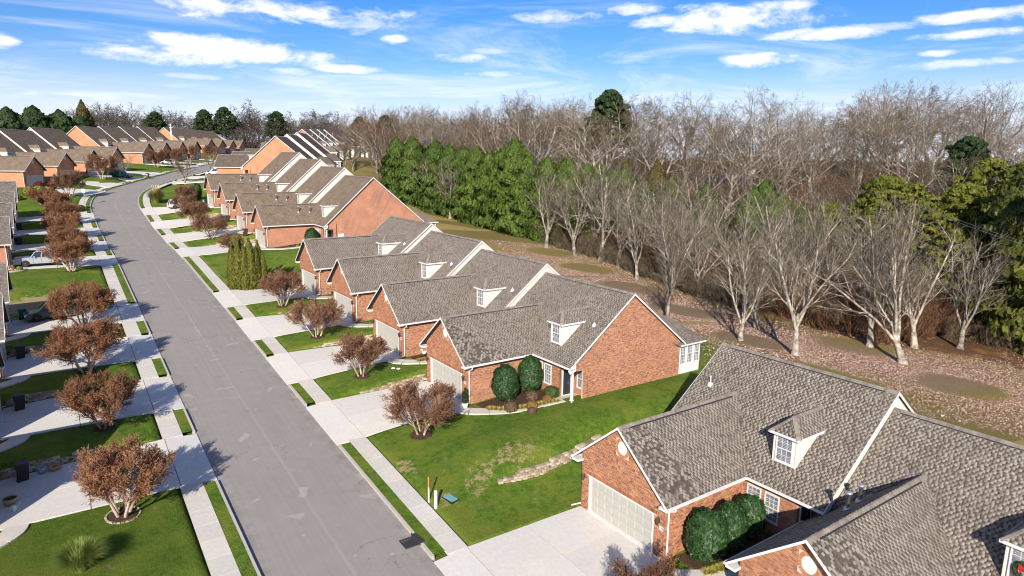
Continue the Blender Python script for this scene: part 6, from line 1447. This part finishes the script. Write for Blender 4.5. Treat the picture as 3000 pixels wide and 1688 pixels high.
def cz(x, y):
    best = None
    for r in ROWS:
        u, v = row_uv(r, x, y); k = math.floor((v+.5)/r[7])
        if 0 <= k < r[6] and -14 < u < 1.5 and -.6 < v-k*r[7] < r[10]['wg']+.6:
            return float(gz_raw(np.array([float(x)]), np.array([float(y)]), True)[0])
    return gy(x, y)
def dz_pitch(t, sx):    # lean the vehicle with its driveway
    x, y = t.location.x, t.location.y; h = t.rotation_euler.z; d = 1.4; a = cz(x+math.cos(h)*d, y+math.sin(h)*d); b_ = cz(x-math.cos(h)*d, y-math.sin(h)*d)
    t.rotation_mode = 'XYZ'; t.rotation_euler = (0, -math.atan2(a-b_, 2*d), h); t.location.z = (a+b_)/2+.02
def park(*a, **k): t = car(*a, **k); dz_pitch(t, 1); return t
park('pickup_truck', 'silver crew-cab pickup parked nose-in on the left driveway', 'pickup truck', -1.6, 102.3, R(180-8+6), 'truck', (.50, .52, .55), L=5.9, Wd=2.02, H=1.92)
park('parked_car', 'dark blue-grey crossover in a shaded driveway at left', 'car', -.9, 78.9, R(180+3), 'suv', (.05, .065, .10), L=4.65, Wd=1.86, H=1.64)
park('parked_car', 'white sport utility vehicle on the driveway of the farthest tan-roofed house', 'car', 20.6, 140.6, R(2), 'suv', (.80, .80, .80), L=4.8, Wd=1.93, H=1.72)
c_, s_ = RD['l1'][5], 0
x, y = row_xy(RD['l1'], -5.5, 2*11.84+3.2); park('parked_car', 'dark green sport utility vehicle across the bend', 'car', x, y, RD['l1'][5]+R(0), 'suv', (.015, .10, .085), L=4.7, Wd=1.85, H=1.72)
x, y = row_xy(RD['l2'], -5.5, 3.6); park('parked_car', 'white wagon parked at the orange-gabled house across the bend', 'car', x, y, RD['l2'][5]+R(180), 'suv', (.78, .78, .78), L=4.7, Wd=1.85, H=1.62)
x, y = row_xy(RD['b4'], -3.5, 3.4+11.4*0); park('parked_car', 'white car partly hidden behind the farthest tan roof', 'car', 36.6, 189.5, RD['b4'][5]+R(180), 'suv', (.80, .80, .80), L=4.7, Wd=1.85, H=1.62)

# ---------------------------------------------------------------- small things
def wheelie_bin(x, y, colm, label, rz=0):
    t = thing('rubbish_bin', label, 'bin', (x, y, cz(x, y)+.02), rz, 'wheeled rubbish bins')
    b = MB(); b.hexa([(-.24, -.26, .06), (.24, -.26, .06), (.24, .2, .06), (-.24, .2, .06), (-.32, -.34, 1.02), (.32, -.34, 1.02), (.32, .34, 1.02), (-.32, .34, 1.02)]); b.box(-.34, .34, -.36, .36, .94, 1.02); ob('body', b.mesh('body', colm), t)
    b = MB(); b.hexa([(-.34, -.37, 1.03), (.34, -.37, 1.03), (.34, .36, 1.03), (-.34, .36, 1.03), (-.28, -.3, 1.12), (.28, -.3, 1.12), (.28, .3, 1.14), (-.28, .3, 1.14)]); b.box(-.25, .25, .36, .42, 1.0, 1.05); ob('lid', b.mesh('lid', colm), t)
    b = MB(); b.box(-.14, .14, -.335, -.325, .62, .86); q = ob('label_sticker', b.mesh('label_sticker', WHITE), t); q.rotation_euler.x = R(0); q.location.y = -.02
    for sgn in (-1, 1):
        b = MB(); b.lathe([(.13, -.03), (.13, .03)], 12); w = ob('wheel', b.mesh('wheel', TYRE, False), t, (sgn*.27, .22, .13)); w.rotation_euler.y = R(90)
    return t
BINB = mat('bin_black', None, (.018, .016, .018), .5); BINN = mat('bin_brown', None, (.06, .03, .025), .5); BING = mat('bin_green', None, (.01, .10, .065), .45)
wheelie_bin(-3.4, 80.2, BING, 'dark green wheeled bin by the garage of the dark car', R(90)); wheelie_bin(-3.4, 68.6, BINB, 'black wheeled bin in shade, second driveway below the dark car', R(90)); wheelie_bin(-3.3, 57.4, BINB, 'black wheeled bin in shade beside the pale capped wall', R(90)); wheelie_bin(-3.0, 46.6, BINB, 'black wheeled bin in shade at the lowest left driveway', R(90))
wheelie_bin(-4.3, 129.1, BINB, 'black bin by the farthest shaded driveway at left', R(90)); wheelie_bin(-4.2, 117.8, BINB, 'black bin by the middle shaded driveway at left', R(90))
wheelie_bin(24.7, 109.1, BINN, 'dark brown bin with a white sticker beside the nearest tan-roofed garage', R(-80)); wheelie_bin(24.6, 120.6, BINN, 'dark brown bin beside the second tan-roofed garage', R(-80))
x, y = row_xy(RD['l1'], -1.0, 7.2); wheelie_bin(x, y, BING, 'green bin beside the leftmost garage across the bend', R(-30)); wheelie_bin(20.3, 186.2, BINN, 'brown bin standing at the kerb across the bend', R(-30)); wheelie_bin(25.3, 143.6, BING, 'green bin beside the farthest tan-roofed garage', R(-60))
# utility markers and lid on the open lawn
def post(x, y, r, h, parts, label, name='marker_post'):
    t = thing(name, label, 'marker post', (x, y, gy(x, y)-.02))
    for z0, z1, m, nm in parts:
        b = MB(); b.lathe([(r, z0), (r, z1-.02), (r*.8, z1), (.001, z1+.005)], 10); ob(nm, b.mesh(nm, m, False), t)
    return t
WHP = mat('white_plastic', None, (.82, .82, .80), .4); ORG = mat('orange_plastic', None, (.75, .20, .06), .5)
post(16.62, 32.35, .045, 1.5, ((0, .95, WHP, 'lower_tube'), (.95, 1.62, ORG, 'orange_top')), 'slim white marker post with an orange top by the pavement')
post(16.66, 31.55, .095, 1.0, ((0, 1.12, WHP, 'tube'),), 'stout white marker post by the pavement')
t = thing('utility_box', 'pale teal utility box lid set in the lawn', 'utility box', (17.75, 31.75, gy(17.75, 31.75)+.0), R(10)); TEAL = mat('teal_plastic', None, (.16, .38, .36), .6)
b = MB(); b.box(-.24, .24, -.42, -.0, 0, .06); ob('lid', b.mesh('lid', TEAL), t); b = MB(); b.box(-.24, .24, .01, .42, 0, .06); ob('lid', b.mesh('lid', TEAL), t); b = MB(); b.box(-.3, .3, -.48, .48, -.1, .03); ob('rim', b.mesh('rim', BLACK), t)
# storm drain
t = thing('storm_drain', 'black iron storm drain at the right kerb near the bottom', 'storm drain', (14.0, 29.6, float(zt(29.6))), 0); IRON = mat('cast_iron', None, (.05, .05, .052), .6, metal=.3)
b = MB(); b.box(-.42, .38, -.45, -.40, -.03, .012); b.box(-.42, .38, .40, .45, -.03, .012); b.box(-.42, -.37, -.4, .4, -.03, .012); b.box(.33, .38, -.4, .4, -.03, .012); b.box(-.40, .36, -.43, .43, -.032, -.028); ob('frame', b.mesh('frame', IRON), t)
for i in range(8): b = MB(); b.box(-.37, .33, -.37+i*.1, -.32+i*.1, -.02, .01); ob('bar', b.mesh('bar', IRON), t)
b = MB(); b.box(.36, .60, -.55, .55, -.03, .16); ob('kerb_inlet', b.mesh('kerb_inlet', IRON), t)
# street name post at the bend
t = thing('street_sign', 'street sign post seen edge-on at the inside grass island of the bend', 'street sign', (5.3, 148.3, gy(5.3, 148.3))); b = MB(); b.tube([(0, 0, 0), (0, 0, 3.3)], .035, 6); ob('post', b.mesh('post', GREYMETAL), t)
b = MB(); b.box(-.30, .30, -.012, .012, 2.45, 3.2); q = ob('sign_plate', b.mesh('sign_plate', mat('sign_back', None, (.55, .58, .62), .4, metal=.5)), t); q.rotation_euler.z = R(-20)
t = thing('mailbox_post', 'small white pedestal on the lawn by the left pavement at the bend', 'pedestal', (3.2, 140.6, gy(3.2, 140.6))); b = MB(); b.lathe([(.16, 0), (.16, .5), (.24, .55), (.24, .95), (.15, 1.1), (.001, 1.15)], 12); ob('post', b.mesh('post', WHP, True), t)
b = MB(); b.box(-.25, .25, -.25, .25, -.05, .06); ob('base', b.mesh('base', CONC), t)
# planters and pots
def pot(x, y, prof, m, label, plantm=None, name='plant_pot', z=None, cat='pot'):
    t = thing(name, label, cat, (x, y, (cz(x, y) if z is None else z)+.01)); b = MB(); b.lathe(prof, 18); ob('bowl', b.mesh('bowl', m, True), t)
    b = MB(); b.lathe([(prof[-2][0]*.92, prof[-2][1]-.06), (.001, prof[-2][1]-.03)], 14); ob('soil', b.mesh('soil', MULCH), t)
    if plantm: ob('foliage', plantm, t, (0, 0, prof[-2][1]-.08))
    return t
pot(-2.1, 46.9, [(.01, 0), (.16, .0), (.26, .2), (.27, .36), (.24, .4), (.22, .36)], mat('grey_blue_glaze', None, (.22, .27, .30), .4), 'grey-blue pot in shade by the lowest left retaining wall'); pot(-1.45, 46.9, [(.01, 0), (.22, .0), (.34, .14), (.36, .25), (.33, .28), (.3, .24)], mat('terracotta_brown', None, (.36, .20, .09), .6), 'wide brown bowl in shade by the lowest left retaining wall')
pot(-3.55, 43.6, [(.01, 0), (.2, .0), (.33, .25), (.37, .42), (.34, .44), (.32, .38)], mat('wicker', None, (.36, .25, .12), .85, bump=.6), 'woven basket planter at the left border of the lowest driveway')
t = thing('watering_can', 'pale mint watering can in front of the basket planter', 'watering can', (-3.35, 42.75, cz(-3.35, 42.75)+.01), R(35)); MINT = mat('mint_plastic', None, (.50, .66, .56), .45)
b = MB(); b.lathe([(.12, 0), (.13, .05), (.12, .26), (.08, .3)], 12); ob('body', b.mesh('body', MINT, True), t); b = MB(); b.tube([(.1, 0, .08), (.26, 0, .22), (.36, 0, .33)], [.03, .02, .03], 6); ob('spout', b.mesh('spout', MINT), t); b = MB(); b.tube([(-.1, 0, .08), (-.22, 0, .2), (-.12, 0, .34), (.03, 0, .33)], .015, 6); ob('handle', b.mesh('handle', MINT), t)
ps = shrub(98, .3, .34, 500, DARKG, .03, .05, .2, .95, 0)[0]
t = pot(24.2, 40.9, [(.01, 0), (.17, 0), (.22, .3), (.25, .42), (.22, .44), (.2, .4)], WHP, 'white pot with a spiral topiary beside the garage of the end house', name='topiary_pot')
sp_m = []; g = np.random.default_rng(4); q = g.random(1600); an = q*6.28*3.2; C = np.stack([np.cos(an)*.13*(1.15-q*.6), np.sin(an)*.13*(1.15-q*.6), .42+q*1.15], 1)+g.normal(0, .045, (1600, 3)); ob('spiral_foliage', leaves('spiral_foliage', C, g.normal(0, 1, (1600, 3)), .022, .035, DARKG, 4, .8), t)
pot(-4.6, 98.9, [(.01, 0), (.16, 0), (.22, .3), (.25, .4), (.22, .42), (.2, .38)], mat('terracotta', None, (.40, .17, .09), .7), 'terracotta pot with yellow-green leaves beside the silver pickup driveway', shrub(99, .26, .2, 500, SH_YG, .04, .06, 0, .95, 0)[0])
# two white bird ornaments by the second garage
def bird2(x, y, s, label, m):
    t = thing('bird_ornament', label, 'garden ornament', (x, y, gy(x, y)), R(200)); b = MB()
    b.tube([(-.34*s, 0, .46*s), (-.2*s, 0, .38*s), (-.05*s, 0, .34*s), (.1*s, 0, .38*s), (.17*s, 0, .46*s), (.19*s, 0, .58*s), (.24*s, 0, .66*s), (.30*s, 0, .66*s), (.40*s, 0, .64*s)], [.02*s, .07*s, .13*s, .12*s, .06*s, .04*s, .055*s, .045*s, .006*s], 8); ob('body', b.mesh('body', m, True), t)
    for sg in (-1, 1): b = MB(); b.tube([(.0, .05*sg*s, .3*s), (.01*s, .06*sg*s, .12*s), (.0, .06*sg*s, 0), (.08*s, .06*sg*s, 0)], .014*s, 5); ob('leg', b.mesh('leg', BLACK), t)
bird2(26.3, 51.6, 1.25, 'white bird ornament in the mulch by the second garage, left one', WHP); bird2(26.9, 51.8, 1.1, 'dark-and-white bird ornament in the mulch by the second garage, right one', mat('goose_grey', None, (.30, .28, .27), .6))
# wreath on the nearest dormer
r = RD['b1']; T = T1; wx, wy, wz = r[2]+T['dx1']+1.2-.09, r[3]+r[7]-1.88, r[4]+ZO+r[8]+T['he']+1.2*(T['hr']-T['he'])/(T['dxr']-T['dx1'])+.78
t = thing('christmas_wreath', 'green wreath with a red bow on the dormer window', 'wreath', (wx, wy, wz)); g = np.random.default_rng(3); a = g.random(1400)*6.28; q = g.random(1400)*6.28; rr_ = .30+.07*np.cos(q); C = np.stack([-.02-.06*np.abs(np.sin(q)), rr_*np.cos(a), rr_*np.sin(a)], 1); ob('ring', leaves('ring', C, np.stack([-np.abs(np.sin(q)), np.cos(a)*np.cos(q), np.sin(a)*np.cos(q)], 1), .025, .045, HOLLY, 3, .9), t)
RED = mat('red_ribbon', None, (.55, .015, .015), .5); b = MB()
for sg in (-1, 1): b.hexa([(-.12, 0, .12), (-.08, 0, .12), (-.06, sg*.16, .04), (-.12, sg*.16, .04), (-.12, 0, .2), (-.08, 0, .2), (-.06, sg*.16, .26), (-.12, sg*.16, .26)]); b.hexa([(-.12, 0, .12), (-.1, 0, .12), (-.1, sg*.1, -.16), (-.12, sg*.1, -.16), (-.12, sg*.04, .14), (-.1, sg*.04, .14), (-.1, sg*.15, -.12), (-.12, sg*.15, -.12)])
b.box(-.14, -.08, -.045, .045, .11, .2); ob('bow', b.mesh('bow', RED), t)
# mulch rings and beds
def bed(pts, label, name='mulch_bed', lift=.035):
    cx_, cy_ = sum(p[0] for p in pts)/len(pts), sum(p[1] for p in pts)/len(pts); b = MB(); n = len(pts); R3 = []
    for f, h in ((1., -.05), (.93, lift), (.5, lift+.05), (.02, lift+.07)):
        R3.append([(cx_+(x-cx_)*f, cy_+(y-cy_)*f, gy(cx_+(x-cx_)*f, cy_+(y-cy_)*f)+h) for x, y in pts])
    for i in range(3):
        for j in range(n): k = (j+1) % n; b.poly([R3[i][j], R3[i][k], R3[i+1][k], R3[i+1][j]])
    return ob(name, b.mesh(name, MULCH), kind='structure')
def circle(x, y, r, n=18, j=.1): return [(x+r*math.cos(2*math.pi*i/n)*(1+random.uniform(-j, j)), y+r*math.sin(2*math.pi*i/n)*(1+random.uniform(-j, j))) for i in range(n)]
for x, y, k, h, lab in MYL+MYR: bed(circle(x, y, .72 if (x, y) != (19.7, 39.3) else .85), '')
t = thing('stone_edging', 'ring of small stones round the bottom left crape myrtle', 'stone edging', (1.52, 39.2, gy(1.52, 39.2)))
eb = MB(); eb.hexa([(-.09, -.05, 0), (.09, -.05, 0), (.08, .05, 0), (-.08, .05, 0), (-.08, -.04, .09), (.08, -.04, .08), (.07, .045, .08), (-.07, .04, .09)]); em = eb.mesh('stone', STONE)
for i in range(26): a = i*2*math.pi/26; x, y = .82*math.cos(a), .82*math.sin(a); o = ob('stone', em, t, (x, y, gy(1.52+x, 39.2+y)-t.location.z-.01)); o.rotation_euler.z = a+math.pi/2+random.uniform(-.2, .2)
bed([(25.2, 41.3), (25.2, 40.1), (26, 38.9), (27.2, 37.7), (28.8, 37.1), (30.6, 37.2), (31, 38.4), (31, 41.3), (28, 41.35)], ''); bed([(24.9, 20.8), (24.9, 18.9), (26.2, 18.3), (28.5, 17.6), (30.6, 17.2), (30.6, 20.85), (27, 20.85)], '')
bed([(26.6, 101.4), (27.5, 99.2), (30, 98.2), (33.3, 98.6), (33.5, 101.3), (30, 101.5)], ''); bed([(25.2, 52.4), (25.2, 51.), (27.3, 50.6), (27.6, 52.4)], ''); bed([(16, 80.9), (18.4, 80.9), (21.2, 80.7), (21.4, 83.3), (18.5, 83.8), (16.2, 83.6)], '')
bed([(-5.0, 165.6), (-2, 164.5), (1.5, 166.2), (1.8, 168.5), (-1, 167.5), (-4, 166)], '')
# utility line on the right and its poles among the trees
POLE = mat('pole_wood', None, (.20, .15, .10), .9)
ends = [(99.5, 44.5, -6.0+ZO), (76., 22.0, -9.0+ZO), (61, 2, -9+ZO)]
for i, (x, y, ztop) in enumerate(ends[:1]+ends[2:]):
    t = thing('utility_pole', ('wooden utility pole hidden in the wood', 'wooden utility pole beyond the right border')[i], 'utility pole', (x, y, gy(x, y))); b = MB(); b.tube([(0, 0, -.5), (0, 0, ztop+.6-gy(x, y))], [.16, .11], 8); ob('pole', b.mesh('pole', POLE), t); b = MB(); b.box(-.9, .9, -.06, .06, ztop-.1-gy(x, y), ztop+.05-gy(x, y)); ob('crossarm', b.mesh('crossarm', POLE), t)
for k, dx_ in enumerate((-.8, .8)):
    a_, b2 = Vector(ends[0]), Vector(ends[2]); mb = MB(); pts = [a_.lerp(b2, q/16)+Vector((dx_, 0, .1-2.2*4*(q/16)*(1-q/16)*.5)) for q in range(17)]; mb.tube(pts, .018, 5); w = ob('power_line', mb.mesh('power_line', mat('wire', None, (.30, .30, .30), .5))); w['label'] = ('left', 'right')[k]+' wire of the overhead line crossing the trees at the right border'; w['category'] = 'wire'
# houses half hidden in the wood and on the far skyline
def ranch(x, y, L, D, H, rz, label, wm, rm, hip=False, z=None, wins=5, name='house', grp=None):
    z = gy(x, y) if z is None else z; t = thing(name, label, 'house', (x, y, z), rz, grp); b = MB(); b.box(-L/2, L/2, -D/2, D/2, -1, H)
    rh = D*.28
    if not hip: b.poly([(-L/2, -D/2, H), (-L/2, D/2, H), (-L/2, 0, H+rh)]); b.poly([(L/2, -D/2, H), (L/2, D/2, H), (L/2, 0, H+rh)])
    ob('wall', b.mesh('wall', wm), t); b = MB(); e = .5; ix = D*.5 if hip else 0
    A, B_, C_, D_ = (-L/2-e, -D/2-e, H-.12), (L/2+e, -D/2-e, H-.12), (L/2+e, D/2+e, H-.12), (-L/2-e, D/2+e, H-.12); P, Q_ = (-L/2-e+ix, 0, H+rh+.1), (L/2+e-ix, 0, H+rh+.1)
    for pp in ([A, B_, Q_, P], [C_, D_, P, Q_], [B_, C_, Q_], [D_, A, P]): b.poly(pp, uv=[(q[0], q[1]) for q in pp])
    if hip is False: pass
    ob('roof', b.mesh('roof', rm), t); M = face_frame('-y', -D/2)
    for i in range(wins): a0 = -L/2+L*(i+.5)/wins-.6; window(t, M, a0, a0+1.2, 1.0, 2.3, 2, 2, 0)
    if wins: b = MB(); b.box(-L/2+L*.12, -L/2+L*.12+.95, -D/2-.06, -D/2, .1, 2.15); ob('door', b.mesh('door', WHITE), t)
    return t
LROOF = far_shingle('pale_roof', (.42, .43, .45), (.30, .31, .33))
ranch(161, 117, 27, 9, 3.2, R(-35), 'long brick house with a pale roof behind the bare trees', far_brick('pink_brick', c1=(.55, .28, .19), c2=(.45, .22, .15), purple=.1), LROOF, z=ZO-10.0)
ranch(168, 132, 16, 8, 3., R(-30), 'pale house roof above the long brick house in the wood', SIDING, LROOF, z=ZO-8.6, wins=3); ranch(188, 58, 12, 7, 3., R(-50), 'small white house far back between the trees at right', SIDING, LROOF, z=ZO-7.0, wins=3); ranch(178, 48, 12, 8, 3., R(-50), 'small grey-roofed brick house at right behind the dark pine', FBR, LROOF, z=ZO-9.0, wins=3)
ranch(70, 405, 32, 14, 5, R(-15), 'long white building with a hipped grey roof on the skyline', WHITE, LROOF, True, z=ZO+2.3, wins=6, name='white_building'); ranch(26, 372, 22, 12, 4, R(-15), 'dark-roofed house behind the far roofs at left', FBR4, FSHD, True, z=ZO+2.5, wins=0)
t = thing('storage_shed', 'small pale shed in the olive clearing', 'shed', (97.5, 43.5, gy(97.5, 43.5)), R(20)); b = MB(); b.box(-1, 1, -.8, .8, 0, 1.3); ob('wall', b.mesh('wall', mat('shed_tan', None, (.40, .38, .26), .8)), t); b = MB(); b.hexa([(-1.15, -.95, 1.3), (1.15, -.95, 1.3), (1.15, .95, 1.3), (-1.15, .95, 1.3), (-1.15, -.05, 1.85), (1.15, -.05, 1.85), (1.15, .05, 1.85), (-1.15, .05, 1.85)]); ob('roof', b.mesh('roof', mat('shed_roof', None, (.45, .46, .40), .8)), t)
t = thing('white_flue', 'slender white flue rising above the far middle roofs', 'flue', (38.5, 272., ZO+4)); b = MB(); b.tube([(0, 0, 0), (0, 0, 6.6)], .22, 8); ob('pipe', b.mesh('pipe', WHP), t); b = MB(); b.lathe([(.5, 5.2), (.5, 5.35), (.3, 5.5)], 10); ob('collar', b.mesh('collar', WHP), t)
# meter box and fixtures on the streaky gable wall
t = thing('meter_box', 'white meter box on the streaky brick gable', 'meter box', (35.6, 101.8-5.1-.06, -13.63+ZO+1.6)); b = MB(); b.box(-.45, .45, -.18, .0, -.4, .45); ob('cover', b.mesh('cover', WHP), t); b = MB(); b.tube([(-.9, -.1, -.35), (-1.3, -.1, -.35)], .12, 8); ob('pipe', b.mesh('pipe', WHP), t)
# white lanterns on the lawn strip
for i, (x, y) in enumerate(((22.8, 50.6), (23.1, 50.2))):
    t = thing('lawn_disc', ('left', 'right')[i]+' small white disc lying on the second lawn strip', 'disc', (x, y, gy(x, y)+.01)); b = MB(); b.lathe([(.17, 0), (.17, .05), (.12, .08), (.001, .09)], 12); ob('disc', b.mesh('disc', WHP, True), t); b = MB(); b.lathe([(.03, .08), (.03, .12), (.001, .12)], 8); ob('knob', b.mesh('knob', BLACK), t)
bpy.context.view_layer.update()
